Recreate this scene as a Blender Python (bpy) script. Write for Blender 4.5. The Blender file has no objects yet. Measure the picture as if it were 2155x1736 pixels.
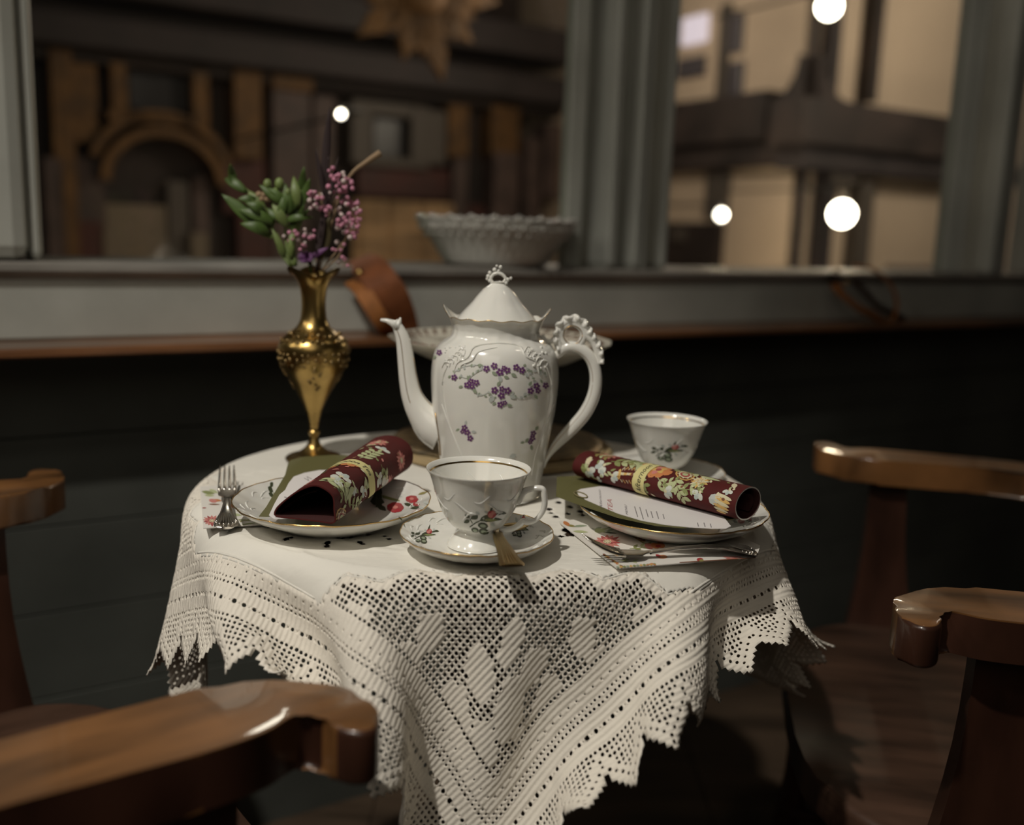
import bpy, bmesh, math, random
import numpy as np
from mathutils import Vector, Matrix
random.seed(7)
SC = bpy.context.scene
COL = SC.collection
PI = math.pi

# ------------------------------------------------------------------ camera, world, light, exposure
F = 2050.0; CX, CY = 1077.5, 868.0            # focal length and centre in pixels of the 2155 x 1736 frame
_g = np.array([-383., 11232., F]); _g /= np.linalg.norm(_g)
_up = -_g; _fw = np.array([0, 0, 1.]); _Y = _fw - _fw.dot(_up) * _up; _Y /= np.linalg.norm(_Y); _X = np.cross(_Y, _up)
CM = np.array([_X, _Y, _up])                  # camera axes (x right, y down, z forward) -> world
CAM = np.array([0, -0.97, 0.98])
cd = bpy.data.cameras.new('camera'); cam = bpy.data.objects.new('camera', cd); COL.objects.link(cam)
cd.sensor_fit = 'HORIZONTAL'; cd.sensor_width = 36.0; cd.lens = F / 2155 * 36.0; cd.clip_start = 0.02; cd.clip_end = 60
r_, d_, f_ = CM @ np.array([1, 0, 0]), CM @ np.array([0, 1, 0]), CM @ np.array([0, 0, 1])
cam.matrix_world = Matrix(((r_[0], -d_[0], -f_[0], CAM[0]), (r_[1], -d_[1], -f_[1], CAM[1]), (r_[2], -d_[2], -f_[2], CAM[2]), (0, 0, 0, 1)))
cd.dof.use_dof = True; cd.dof.focus_distance = 0.83; cd.dof.aperture_fstop = 2.5
SC.camera = cam
SC.view_settings.view_transform = 'Standard'; SC.view_settings.look = 'None'
SC.view_settings.exposure = 0.0; SC.view_settings.gamma = 1.0; SC.view_settings.use_curve_mapping = False
SC.cycles.use_denoising = True
SC.cycles.max_bounces = 7; SC.cycles.transparent_max_bounces = 16; SC.cycles.caustics_reflective = False; SC.cycles.caustics_refractive = False
SC.cycles.sample_clamp_indirect = 4.0
wd = bpy.data.worlds.new('night'); SC.world = wd; wd.use_nodes = True
wd.node_tree.nodes['Background'].inputs[0].default_value = (1.0, .86, .68, 1); wd.node_tree.nodes['Background'].inputs[1].default_value = 0.012
def lamp(name, kind, loc, power, color=(1, .86, .68), size=.05, target=None, sizey=None):
    l = bpy.data.lights.new(name, kind); l.energy = power; l.color = color
    if kind == 'SPOT': l.shadow_soft_size = size
    elif kind == 'AREA':
        l.size = size
        if sizey: l.shape = 'RECTANGLE'; l.size_y = sizey
    else: l.shadow_soft_size = size
    o = bpy.data.objects.new(name, l); COL.objects.link(o); o.location = loc
    if target is not None: o.rotation_euler = (Vector(target) - Vector(loc)).to_track_quat('-Z', 'Y').to_euler()
    return o
kl = lamp('ceiling_lamp', 'SPOT', (-.95, -1.38, 3.2), 195.0, (1, .94, .84), .045, (-.14, .02, .7)); kl.data.spot_size = math.radians(39); kl.data.spot_blend = 1.0
lamp('ceiling_lamp_far', 'POINT', (.55, .15, 2.15), 1.2, (1, .88, .70), .03)
lamp('fill_left', 'POINT', (-1.45, -.35, 1.75), 6.5, (1, .92, .78), .04)  # added light to brighten the left window post
lamp('fill_near', 'POINT', (-1.1, -1.0, 2.0), 8.0, (1, .93, .81), .05)  # added light to brighten the apron behind the table
lamp('street_lamp_high', 'POINT', (-.95, 2.75, 2.25), 9.0, (1, .92, .80), .10)
lamp('room_fill', 'AREA', (-.3, -1.9, 2.1), 4.5, (1, .90, .76), 1.2, (-.1, .2, .7))  # added soft fill from the camera side

def ray(x, y): return CM @ np.array([(x - CX) / F, (y - CY) / F, 1.])
def onz(x, y, z): d = ray(x, y); return CAM + (z - CAM[2]) / d[2] * d
def ony(x, y, yy): d = ray(x, y); return CAM + (yy - CAM[1]) / d[1] * d
def proj(p):
    c = CM.T @ (np.array(p, float) - CAM); return CX + F * c[0] / c[2], CY + F * c[1] / c[2]

# ------------------------------------------------------------------ materials
MATS = {}
def mat(name, col, rough=.5, metal=0., noise=None, bump=None, coat=0., spec=.5, emit=None, sss=0., col2=None, wave=None):
    if name in MATS: return MATS[name]
    m = bpy.data.materials.new(name); m.use_nodes = True; MATS[name] = m
    nt = m.node_tree; b = nt.nodes['Principled BSDF']
    b.inputs['Base Color'].default_value = (*col, 1); b.inputs['Roughness'].default_value = rough; b.inputs['Metallic'].default_value = metal
    b.inputs['Coat Weight'].default_value = coat; b.inputs['Coat Roughness'].default_value = .05; b.inputs['Specular IOR Level'].default_value = spec
    if sss: b.inputs['Subsurface Weight'].default_value = sss; b.inputs['Subsurface Radius'].default_value = (.004, .003, .002); b.inputs['Subsurface Scale'].default_value = .5
    if emit: b.inputs['Emission Color'].default_value = (*emit[0], 1); b.inputs['Emission Strength'].default_value = emit[1]
    tc = nt.nodes.new('ShaderNodeTexCoord')
    def mapped(sc):
        mp = nt.nodes.new('ShaderNodeMapping'); mp.inputs['Scale'].default_value = sc if isinstance(sc, tuple) else (sc, sc, sc)
        nt.links.new(tc.outputs['Object'], mp.inputs['Vector']); return mp.outputs[0]
    if noise or wave:
        sc, lo, hi = noise or wave
        n = nt.nodes.new('ShaderNodeTexNoise'); n.inputs['Detail'].default_value = 5; n.inputs['Scale'].default_value = 1.0
        nt.links.new(mapped(sc), n.inputs['Vector'])
        cr = nt.nodes.new('ShaderNodeValToRGB'); cr.color_ramp.elements[0].position = .32; cr.color_ramp.elements[1].position = .68
        c2 = col2 or tuple(c * hi for c in col); c1 = tuple(c * lo for c in col)
        cr.color_ramp.elements[0].color = (*c1, 1); cr.color_ramp.elements[1].color = (*c2, 1)
        nt.links.new(n.outputs['Fac'], cr.inputs[0]); nt.links.new(cr.outputs[0], b.inputs['Base Color'])
        mr = nt.nodes.new('ShaderNodeMapRange'); mr.inputs['To Min'].default_value = max(.02, rough * .85); mr.inputs['To Max'].default_value = min(1, rough * 1.15)
        nt.links.new(n.outputs['Fac'], mr.inputs[0]); nt.links.new(mr.outputs[0], b.inputs['Roughness'])
    if bump:
        n = nt.nodes.new('ShaderNodeTexNoise'); n.inputs['Scale'].default_value = 1.0; n.inputs['Detail'].default_value = 4
        nt.links.new(mapped(bump[0]), n.inputs['Vector'])
        bp = nt.nodes.new('ShaderNodeBump'); bp.inputs['Strength'].default_value = bump[1]; bp.inputs['Distance'].default_value = bump[2] if len(bump) > 2 else .002
        nt.links.new(n.outputs['Fac'], bp.inputs['Height']); nt.links.new(bp.outputs[0], b.inputs['Normal'])
    return m
def bump_wave(m, coords, sc, strength, dist, direction='X', noise=None):
    nt = m.node_tree; b = nt.nodes['Principled BSDF']; tc = nt.nodes.new('ShaderNodeTexCoord')
    mp = nt.nodes.new('ShaderNodeMapping'); mp.inputs['Scale'].default_value = (sc, sc, sc)
    nt.links.new(tc.outputs[coords], mp.inputs[0])
    w = nt.nodes.new('ShaderNodeTexWave'); w.bands_direction = direction; w.inputs['Scale'].default_value = 1; w.inputs['Distortion'].default_value = .6; w.inputs['Detail'].default_value = 1
    nt.links.new(mp.outputs[0], w.inputs['Vector'])
    bp = nt.nodes.new('ShaderNodeBump'); bp.inputs['Strength'].default_value = strength; bp.inputs['Distance'].default_value = dist
    nt.links.new(w.outputs['Fac'], bp.inputs['Height'])
    old = b.inputs['Normal'].links
    if old: nt.links.new(old[0].from_socket, bp.inputs['Normal'])
    nt.links.new(bp.outputs[0], b.inputs['Normal'])
    return m

PORC = mat('glazed_porcelain', (.80, .79, .74), .16, coat=.6, sss=.08, bump=(60, .02, .001))
GOLD = mat('gold_gilding', (.78, .52, .20), .22, 1.)
GOLDD = mat('worn_gold_line', (.48, .30, .11), .3, 1.)
BRASS = mat('aged_brass', (.46, .31, .11), .28, 1., noise=(30, .7, 1.15), bump=(90, .25, .001))
BRASSD = mat('dark_embossed_brass', (.26, .18, .08), .35, 1., noise=(60, .4, 1.5), bump=(220, .6, .001))
SILVER = mat('silver_plate', (.80, .76, .70), .24, 1., bump=(150, .1, .0005))
SPOON = mat('gold_plate', (.58, .42, .20), .28, 1.)
LINEN = mat('white_linen', (.80, .775, .71), .85, noise=(9, .96, 1.04), bump=((26, 60, 20), .5, .004), spec=.2)
CROCH = mat('cream_cotton_crochet', (.80, .75, .665), .9, bump=(420, .35, .001), spec=.15)
PAINT = mat('grey_green_paint', (.50, .51, .465), .42, noise=(6, .85, 1.12), bump=(35, .15, .002))
PAINTL = mat('grey_green_frame_paint', (.52, .53, .485), .4, noise=(5, .88, 1.12), bump=((60, 60, 12), .15, .002))
PANEL = mat('dark_green_panelling', (.072, .076, .066), .75, noise=(5, .8, 1.2), bump=(30, .15, .002))
SILLM = mat('worn_grey_sill_paint', (.27, .25, .225), .5, noise=((4, 4, 20), .55, 1.4), bump=(40, .2, .002))
LEDGE = mat('varnished_ledge_wood', (.20, .085, .035), .35, noise=((3, 3, 30), .5, 1.6), coat=.3)
CHAIRW = mat('worn_varnished_oak', (.175, .078, .026), .38, noise=((7, 40, 7), .45, 1.5), coat=.5, bump=(25, .12, .002))
CHAIRD = mat('dark_varnished_wood', (.050, .020, .012), .32, noise=((14, 14, 4), .5, 1.5), coat=.35)
SEATW = mat('seat_wood', (.062, .032, .020), .45, noise=((6, 30, 6), .5, 1.5))
FLOORM = mat('dark_floor_wood', (.075, .050, .032), .5, noise=((3, 25, 3), .6, 1.4))
LEATHER2 = mat('light_tan_leather', (.34, .125, .030), .65, noise=(25, .7, 1.25), bump=(120, .3, .001))
LEATHER = mat('tan_leather', (.20, .062, .018), .65, noise=(25, .7, 1.25), bump=(120, .3, .001))
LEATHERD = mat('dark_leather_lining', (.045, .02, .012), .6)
DARK = mat('black_iron', (.02, .02, .018), .5)
TABLEW = mat('table_wood', (.03, .017, .010), .5, noise=((4, 30, 4), .6, 1.5))
STRAW = mat('straw_mat', (.40, .30, .16), .8, noise=(20, .85, 1.15), bump=((90, 90, 90), .6, .002))
BURG = mat('burgundy_napkin_paper', (.080, .011, .010), .72, noise=(90, .9, 1.1), spec=.25, bump=(300, .15, .0005))
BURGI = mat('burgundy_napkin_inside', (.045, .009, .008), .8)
NAPW = mat('white_napkin_paper', (.74, .71, .66), .8, bump=(150, .1, .0005))
CARDW = mat('white_card', (.76, .73, .72), .7)
OLIVE = mat('olive_card', (.125, .118, .042), .6)
YEL = mat('yellow_paper_band', (.66, .60, .27), .65)
GREEN = mat('leaf_green', (.060, .105, .020), .5, noise=(40, .7, 1.3), sss=.1)
GREEN2 = mat('pale_leaf_green', (.14, .19, .055), .5, noise=(40, .8, 1.2))
PINK = mat('pink_blossom', (.50, .21, .30), .6, noise=(60, .8, 1.3))
PALEP = mat('pale_blossom', (.62, .50, .48), .6)
PURPLE = mat('purple_petals', (.12, .04, .13), .6, noise=(40, .6, 1.5))
DARKP = mat('dark_plume', (.022, .010, .010), .8)
DRY = mat('dry_stem', (.28, .19, .11), .8)
# print inks
INK = {k: mat('ink_' + k, c, .5) for k, c in dict(
    pink=(.60, .22, .19), rose=(.40, .035, .045), deeppink=(.36, .07, .07), cream=(.66, .60, .40), green=(.24, .27, .10), pale=(.46, .50, .27),
    dark=(.045, .055, .025), blue=(.46, .52, .49), white=(.62, .64, .58), orange=(.58, .22, .08), amber=(.66, .42, .13), brown=(.20, .07, .03),
    violet=(.13, .035, .15), lilac=(.42, .30, .42), sage=(.30, .35, .25), mist=(.50, .53, .50), black=(.02, .018, .015), grey=(.28, .26, .27), tea=(.52, .22, .22), olive=(.28, .24, .08)).items()}

# ------------------------------------------------------------------ object helpers
def tag(o, label=None, cat=None, group=None, kind=None):
    for k, v in (('label', label), ('category', cat), ('group', group), ('kind', kind)):
        if v: o[k] = v
    return o
def empty(name, loc, label, cat, group=None, rz=0.):
    o = bpy.data.objects.new(name, None); COL.objects.link(o); o.location = loc; o.rotation_euler = (0, 0, rz); o.empty_display_size = .02
    return tag(o, label, cat, group)
class MB:
    def __init__(s): s.v = []; s.f = []; s.m = []; s.uv = None
    def add(s, v, f, mi=0):
        n = len(s.v); s.v += [tuple(float(c) for c in p) for p in v]; s.f += [tuple(i + n for i in q) for q in f]; s.m += [mi] * len(f); return s
    def box(s, a, b, mi=0, frame=None, bev=0.):
        x0, y0, z0 = a; x1, y1, z1 = b
        x0, x1 = min(x0, x1), max(x0, x1); y0, y1 = min(y0, y1), max(y0, y1); z0, z1 = min(z0, z1), max(z0, z1)
        if bev > 0:
            bm = bmesh.new(); vs = [bm.verts.new(p) for p in [(x0,y0,z0),(x1,y0,z0),(x1,y1,z0),(x0,y1,z0),(x0,y0,z1),(x1,y0,z1),(x1,y1,z1),(x0,y1,z1)]]
            for q in [(0,3,2,1),(4,5,6,7),(0,1,5,4),(1,2,6,5),(2,3,7,6),(3,0,4,7)]: bm.faces.new([vs[i] for i in q])
            bmesh.ops.bevel(bm, geom=bm.edges[:], offset=bev, segments=2, affect='EDGES', profile=.5)
            bm.verts.index_update(); P = [v.co.copy() for v in bm.verts]; Q = [[v.index for v in f.verts] for f in bm.faces]; bm.free()
        else:
            P = [(x0,y0,z0),(x1,y0,z0),(x1,y1,z0),(x0,y1,z0),(x0,y0,z1),(x1,y0,z1),(x1,y1,z1),(x0,y1,z1)]
            Q = [(0,3,2,1),(4,5,6,7),(0,1,5,4),(1,2,6,5),(2,3,7,6),(3,0,4,7)]
        if frame: P = [frame(*p) for p in P]
        return s.add(P, Q, mi)
    def prism(s, poly, z0, z1, mi=0, bev=0., frame=None, seg=2):
        bm = bmesh.new(); lo = [bm.verts.new((p[0], p[1], z0)) for p in poly]; hi = [bm.verts.new((p[0], p[1], z1)) for p in poly]; n = len(poly)
        fb = bm.faces.new(lo[::-1]); ft = bm.faces.new(hi)
        for i in range(n): bm.faces.new((lo[i], lo[(i + 1) % n], hi[(i + 1) % n], hi[i]))
        if bev:
            es = [e for e in bm.edges if (e in ft.edges[:] or e in fb.edges[:])]
            bmesh.ops.bevel(bm, geom=es, offset=bev, segments=seg, affect='EDGES', profile=.5)
        bmesh.ops.triangulate(bm, faces=[f for f in bm.faces if len(f.verts) > 4])
        bmesh.ops.recalc_face_normals(bm, faces=bm.faces[:])
        bm.verts.index_update(); P = [v.co.copy() for v in bm.verts]; Q = [[v.index for v in f.verts] for f in bm.faces]; bm.free()
        if frame: P = [frame(*p) for p in P]
        return s.add(P, Q, mi)
    def tube(s, pts, rad, n=10, mi=0, flat=1., ref=(0, 0, 1), cap=True):
        pts = [Vector(p) for p in pts]; k = len(pts)
        if not hasattr(rad, '__len__'): rad = [rad] * k
        V = []; ref = Vector(ref)
        for i, p in enumerate(pts):
            t = (pts[min(i + 1, k - 1)] - pts[max(i - 1, 0)]).normalized()
            a = t.cross(ref)
            if a.length < 1e-4: a = t.cross(Vector((1, 0, 0)))
            a.normalize(); b = a.cross(t)
            for j in range(n):
                w = 2 * PI * j / n; V.append(p + a * (math.cos(w) * rad[i]) + b * (math.sin(w) * rad[i] * flat))
        Q = [(i * n + j, i * n + (j + 1) % n, (i + 1) * n + (j + 1) % n, (i + 1) * n + j) for i in range(k - 1) for j in range(n)]
        if cap: Q += [tuple(range(n))[::-1], tuple((k - 1) * n + j for j in range(n))]
        return s.add(V, Q, mi)
    def lathe(s, prof, c=(0, 0, 0), n=48, mi=0, mod=None, closed=False):
        V = []; k = len(prof)
        for i, (r, z) in enumerate(prof):
            for j in range(n):
                th = 2 * PI * j / n; rr, zz = (r, z) if mod is None else mod(th, r, z, i)
                V.append((c[0] + rr * math.cos(th), c[1] + rr * math.sin(th), c[2] + zz))
        kk = k if closed else k - 1
        Q = [(i * n + j, i * n + (j + 1) % n, ((i + 1) % k) * n + (j + 1) % n, ((i + 1) % k) * n + j) for i in range(kk) for j in range(n)]
        return s.add(V, Q, mi)
    def ball(s, p, r, mi=0, n=8, sq=(1, 1, 1)):
        V = []; m = max(4, n // 2 + 1)
        for i in range(m + 1):
            a = PI * i / m
            for j in range(n):
                b = 2 * PI * j / n; V.append((p[0] + r * sq[0] * math.sin(a) * math.cos(b), p[1] + r * sq[1] * math.sin(a) * math.sin(b), p[2] + r * sq[2] * math.cos(a)))
        return s.add(V, [(i * n + j, (i + 1) * n + j, (i + 1) * n + (j + 1) % n, i * n + (j + 1) % n) for i in range(m) for j in range(n)], mi)
    def build(s, name, mats, parent=None, smooth=True, label=None, cat=None, group=None, kind=None, sharp=None, local=True):
        me = bpy.data.meshes.new(name); V = s.v
        o = bpy.data.objects.new(name, me); COL.objects.link(o)
        if parent is None and (cat or kind == 'structure') and local and V:   # put the origin at the thing's base
            a = np.array(V); og = Vector(((a[:, 0].min() + a[:, 0].max()) / 2, (a[:, 1].min() + a[:, 1].max()) / 2, a[:, 2].min()))
            V = [(v[0] - og.x, v[1] - og.y, v[2] - og.z) for v in V]; o.location = og
        elif parent is not None and local:
            M = wmat(parent).inverted(); V = [tuple(M @ Vector(v)) for v in V]
        me.from_pydata(V, [], s.f)
        for m in (mats if isinstance(mats, (list, tuple)) else [mats]): me.materials.append(m)
        me.polygons.foreach_set('material_index', s.m)
        if smooth:
            me.polygons.foreach_set('use_smooth', [True] * len(s.f))
            if sharp is not None: me.set_sharp_from_angle(angle=math.radians(sharp))
        me.validate(); me.update()
        if parent is not None: o.parent = parent
        return tag(o, label, cat, group, kind)
def wmat(o):
    M = Matrix.LocRotScale(o.location, o.rotation_euler, o.scale)
    return wmat(o.parent) @ M if o.parent else M
def interp(prof, z):
    zs = [p[1] for p in prof]; rs = [p[0] for p in prof]; return float(np.interp(z, zs, rs))
def smooth_pts(P, n):           # Catmull-Rom through the points
    P = [np.array(p, float) for p in P]; out = []; k = len(P)
    for i in range(k - 1):
        a, b, c, d = P[max(i - 1, 0)], P[i], P[i + 1], P[min(i + 2, k - 1)]
        for j in range(n):
            t = j / n; out.append(.5 * (2 * b + (c - a) * t + (2 * a - 5 * b + 4 * c - d) * t * t + (3 * b - a - 3 * c + d) * t ** 3))
    out.append(P[-1]); return out
def copy_tree(o, parent=None):
    c = o.copy(); COL.objects.link(c); c.parent = parent
    for ch in list(o.children): copy_tree(ch, c)
    return c

# ------------------------------------------------------------------ printed decoration: thin shapes laid on a surface through a map (a,b) -> point, normal
class Print:
    def __init__(s, fmap, keys, off=.00022):
        s.f = fmap; s.keys = keys; s.mb = MB(); s.off = off; s.n = 0
    def poly(s, pts, key, lift=0):
        s.n += 1; o = s.off * (1 + lift * .5) + .0000012 * s.n
        c = np.mean(np.array(pts), 0); V = []
        try:
            for p in [c] + list(pts):
                q, nn = s.f(p[0], p[1])
                V.append(np.array(q) + np.array(nn) * o)
        except TypeError: return
        n = len(pts); s.mb.add(V, [(0, 1 + i, 1 + (i + 1) % n) for i in range(n)], s.keys.index(key))
    def ell(s, a, b, ra, rb, rot=0, key='pink', n=8, lift=0):
        ca, sa = math.cos(rot), math.sin(rot)
        s.poly([(a + ra * math.cos(t) * ca - rb * math.sin(t) * sa, b + ra * math.cos(t) * sa + rb * math.sin(t) * ca) for t in [2 * PI * i / n for i in range(n)]], key, lift)
    def leaf(s, a, b, L, W, rot, key, sy=1., lift=0):
        ca, sa = math.cos(rot), math.sin(rot)
        P = [(0, 0), (.25, .42), (.55, .5), (.82, .26), (1, 0), (.82, -.26), (.55, -.5), (.25, -.42)]
        s.poly([(a + (x * L) * ca - (y * W) * sa, b + ((x * L) * sa + (y * W) * ca) * sy) for x, y in P], key, lift)
    def line(s, pts, w, key, lift=0):
        for i in range(len(pts) - 1):
            (x0, y0), (x1, y1) = pts[i], pts[i + 1]; dx, dy = x1 - x0, y1 - y0; l = math.hypot(dx, dy) or 1; nx, ny = -dy / l * w / 2, dx / l * w / 2
            s.poly([(x0 + nx, y0 + ny), (x1 + nx, y1 + ny), (x1 - nx, y1 - ny), (x0 - nx, y0 - ny)], key, lift)
    def text(s, body, size, place, key, shear=0.):
        cu = bpy.data.curves.new('t', 'FONT'); cu.body = body; cu.size = size; cu.shear = shear; cu.resolution_u = 2; cu.space_character = 1.0
        o = bpy.data.objects.new('t', cu); COL.objects.link(o); bpy.context.view_layer.update()
        me = o.to_mesh(); bm = bmesh.new(); bm.from_mesh(me); bmesh.ops.triangulate(bm, faces=bm.faces[:])
        V = []
        for v in bm.verts:
            a, b = place(v.co.x, v.co.y); q, nn = s.f(a, b); V.append(np.array(q) + np.array(nn) * (s.off * 2.2))
        bm.verts.index_update(); s.mb.add(V, [[v.index for v in f.verts] for f in bm.faces], s.keys.index(key)); bm.free(); o.to_mesh_clear()
        bpy.data.objects.remove(o); bpy.data.curves.remove(cu)
    def build(s, name, parent, label=None):
        return s.mb.build(name, [INK[k] for k in s.keys], parent, smooth=False, label=label)
ALLK = list(INK)

# floral motifs, in the units of the map; k scales
def dahlia(P, a, b, r, c1='pink', c2='deeppink', sy=1.):
    for i in range(14):
        w = 2 * PI * i / 14 + .2; P.leaf(a + .25 * r * math.cos(w), b + .25 * r * math.sin(w) * sy, r * random.uniform(.68, .85), r * .3, w, c1 if i % 3 else c2, sy)
    for i in range(9):
        w = 2 * PI * i / 9; P.leaf(a, b, r * .55, r * .22, w, c2 if i % 2 else c1, sy, 1)
    P.ell(a, b, r * .3, r * .3 * sy, 0, 'cream', 8, 2)
    for i in range(7): w = i * .9; P.ell(a + r * .2 * math.cos(w), b + r * .2 * math.sin(w) * sy, r * .05, r * .05 * sy, 0, 'brown', 5, 3)
def peony(P, a, b, r, sy=1.):
    for i in range(7):
        w = 2 * PI * i / 7; P.ell(a + .5 * r * math.cos(w), b + .5 * r * math.sin(w) * sy, r * .45, r * .36 * sy, w, 'orange', 8)
    for i in range(5):
        w = 2 * PI * i / 5 + .5; P.ell(a + .28 * r * math.cos(w), b + .28 * r * math.sin(w) * sy, r * .33, r * .22 * sy, w, 'pink' if i % 2 else 'amber', 8, 1)
    P.ell(a, b, r * .22, r * .2 * sy, 0, 'deeppink', 7, 2)
def bellflower(P, a, b, r, rot=0, sy=1.):
    for i in range(3):
        w = rot + (i - 1) * .9
        P.ell(a + r * .55 * math.cos(w), b + r * .55 * math.sin(w) * sy, r * .42, r * .3 * sy, w, 'blue' if i % 2 else 'white', 9)
    P.leaf(a, b, -r * .8, r * .35, rot, 'pale', sy); P.ell(a + r * .1, b, r * .2, r * .2 * sy, 0, 'cream', 6, 1)
def leafspray(P, a, b, L, rot, n=4, c='green', sy=1.):
    ca, sa = math.cos(rot), math.sin(rot)
    P.line([(a, b), (a + L * ca * .5, b + L * sa * .5 * sy + .06 * L), (a + L * ca, b + L * sa * sy)], L * .03, c)
    for i in range(n):
        f = (i + .6) / n; x, y = a + L * ca * f, b + L * sa * f * sy
        for sgn in (1, -1): P.leaf(x, y, L * .38, L * .18, rot + sgn * .75, c if (i + sgn) % 2 else 'pale', sy)
def beehive(P, a, b, r, sy=1., rot=0.):
    ca, sa = math.cos(rot), math.sin(rot)
    for i in range(6):
        h = -1 + i * .36; w = math.sqrt(max(.05, 1 - (max(0, h) ** 2))) * .95
        P.ell(a - h * r * sa, b + h * r * ca * sy, r * w, r * .2 * sy, rot, 'amber' if i % 2 else 'cream', 8)
    P.ell(a + .75 * r * sa, b - .75 * r * ca * sy, r * .22, r * .16 * sy, rot, 'brown', 6, 2)
def paisley(P, a, b, r, sy=1.):
    for k, c in ((1., 'amber'), (.86, 'brown'), (.66, 'cream'), (.52, 'deeppink'), (.3, 'pale')):
        P.ell(a, b, r * k, r * .62 * k * sy, .5, c, 12, 1 - k)
    for i in range(10):
        w = i * 2 * PI / 10; P.ell(a + .76 * r * math.cos(w) * .9, b + .76 * r * .62 * math.sin(w) * sy + .2 * r * math.cos(w) * sy, r * .07, r * .07 * sy, 0, 'cream', 5, 3)
def rosebud(P, a, b, k, sy=.6, key=None):   # the rose sprig of the tea set, in pixels, growing to the upper right
    P.line([(a - 34 * k, b + 24 * k * sy), (a - 20 * k, b + 12 * k * sy), (a - 2 * k, b + 2 * k * sy)], 2.6 * k, 'dark')
    for dx, dy in ((-16, -14), (34, -16), (18, 18), (4, -16)): P.ell(a + dx * k, b + dy * k * sy, 6 * k, 3.2 * k, .5, 'mist', 6)
    P.leaf(a - 12 * k, b + 8 * k * sy, 34 * k, 15 * k, -.55, 'dark', sy); P.leaf(a - 8 * k, b + 6 * k * sy, 40 * k, 13 * k, -.12, 'dark', sy); P.leaf(a - 2 * k, b + 4 * k * sy, 34 * k, 8 * k, .05, 'green', sy, 1)
    P.ell(a + 16 * k, b - 11 * k * sy, 10 * k, 11 * k * sy, 0, 'rose', 9, 1); P.ell(a + 13 * k, b - 8 * k * sy, 6 * k, 7 * k * sy, 0, 'pink', 8, 2); P.ell(a + 19 * k, b - 15 * k * sy, 4.5 * k, 5 * k * sy, 0, 'pink', 7, 2)
    P.leaf(a + 12 * k, b - 18 * k * sy, 15 * k, 5 * k, -1.1, 'dark', sy, 1); P.leaf(a + 22 * k, b - 8 * k * sy, 22 * k, 6 * k, -.3, 'dark', sy); P.leaf(a + 34 * k, b - 14 * k * sy, 16 * k, 8 * k, .05, 'dark', sy); P.leaf(a + 20 * k, b + 2 * k * sy, 20 * k, 6 * k, .1, 'dark', sy)
    for dx, dy, r in ((-22, 32, 9), (-4, 20, 12), (-2, 36, 12)):
        P.ell(a + dx * k, b + dy * k * sy, r * k, r * .62 * k, .2, 'dark', 9); P.ell(a + dx * k, b + dy * k * sy, r * .58 * k, r * .32 * k, .2, 'sage', 8, 2)
    P.line([(a - 28 * k, b + 14 * k * sy), (a - 34 * k, b + 2 * k * sy)], 1.6 * k, 'dark')
    for dx, dy, w in ((-34, 0, -2.4), (-32, 2, -.5), (-34, 6, 2.7), (-24, 4, -1.)): P.leaf(a + dx * k, b + dy * k * sy, 15 * k, 10 * k, w, 'dark', sy)

# ------------------------------------------------------------------ the room: everything set out along the slanting window wall
E_ = np.array([.8492, .5280, 0.]); N_ = np.array([-.5280, .8492, 0.]); W0 = np.array([0, .62, 0.])
def WF(s, w, z): p = W0 + s * E_ + w * N_; return (p[0], p[1], z)
def wl(px, py, w):                      # (s, z) on the upright plane w metres behind the ledge front
    d = ray(px, py); p0 = W0 + w * N_; t = np.dot(p0 - CAM, N_) / np.dot(d, N_); p = CAM + t * d
    return float((p - W0) @ E_), float(p[2])
def struct(name, mb, m, parent=None, **k): return mb.build(name, m, parent, smooth=False, kind=None if parent else 'structure', **k)
S0, S1 = -1.9, 2.6
# lower wall: horizontal boards, each a piece of its own
lw = struct('wall_front', MB().box((S0, .118, 0), (S1, .30, .90), frame=WF), PANEL)
zb = 0.0; hts = [.10, .128, .075, .128, .127, .128, .118]
for i, h in enumerate(hts):
    dy = .003 * ((i * 7) % 3)
    z1 = min(zb + h, .80) - .0018
    MB().box((S0, .100 - dy * .2, zb), (S1, .118, z1), frame=WF, bev=.0012).build('board', PANEL, lw, smooth=False)
    zb += h
struct('trim_ledge', MB().prism([(0.004, .806), (.0, .809), (.0, .815), (.004, .819), (.118, .819), (.118, .806)], S0, S1, bev=0, frame=lambda a, b, c: WF(c, a, b)), LEDGE)
struct('trim_apron', MB().box((S0, .100, .819), (S1, .30, .902), frame=WF, bev=.003), PAINT)
struct('trim_sill', MB().prism([(.092, .907), (.087, .912), (.088, .920), (.10, .9235), (.33, .924), (.33, .902), (.098, .902)], S0, S1, frame=lambda a, b, c: WF(c, a, b)), SILLM)
# window frame: posts with their mouldings
wf = empty('window_frame', (0, 0, 0), None, None); wf['kind'] = 'structure'
def post(x0, x1, w0, w1, name, bev=.004, y=300, zt=1.75):
    a, _ = wl(x0, y, w1 if x0 > 500 else w0); b, _ = wl(x1, y, w0)
    a = min(a, b - .012)
    return MB().box((a, w0, .9235), (b, w1, zt), frame=WF, bev=bev).build(name, PAINTL, wf, smooth=False)
post(-260, 52, .10, .30, 'post', .02); post(48, 80, .118, .22, 'sash_stile', .012)
post(1180, 1222, .165, .20, 'sash_stile', .006); post(1222, 1232, .16, .20, 'bead', .002); post(1234, 1306, .12, .26, 'post', .012)
post(1306, 1322, .16, .24, 'bead', .002); post(1322, 1360, .115, .24, 'post', .010); post(1360, 1372, .122, .24, 'bead', .002); post(1372, 1418, .135, .24, 'sash_stile', .01)
post(2000, 2034, .15, .20, 'sash_stile', .006); post(2030, 2056, .13, .16, 'bead', .006); post(2052, 2078, .17, .22, 'bead', .002); post(2070, 2150, .11, .17, 'post', .01)
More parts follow.
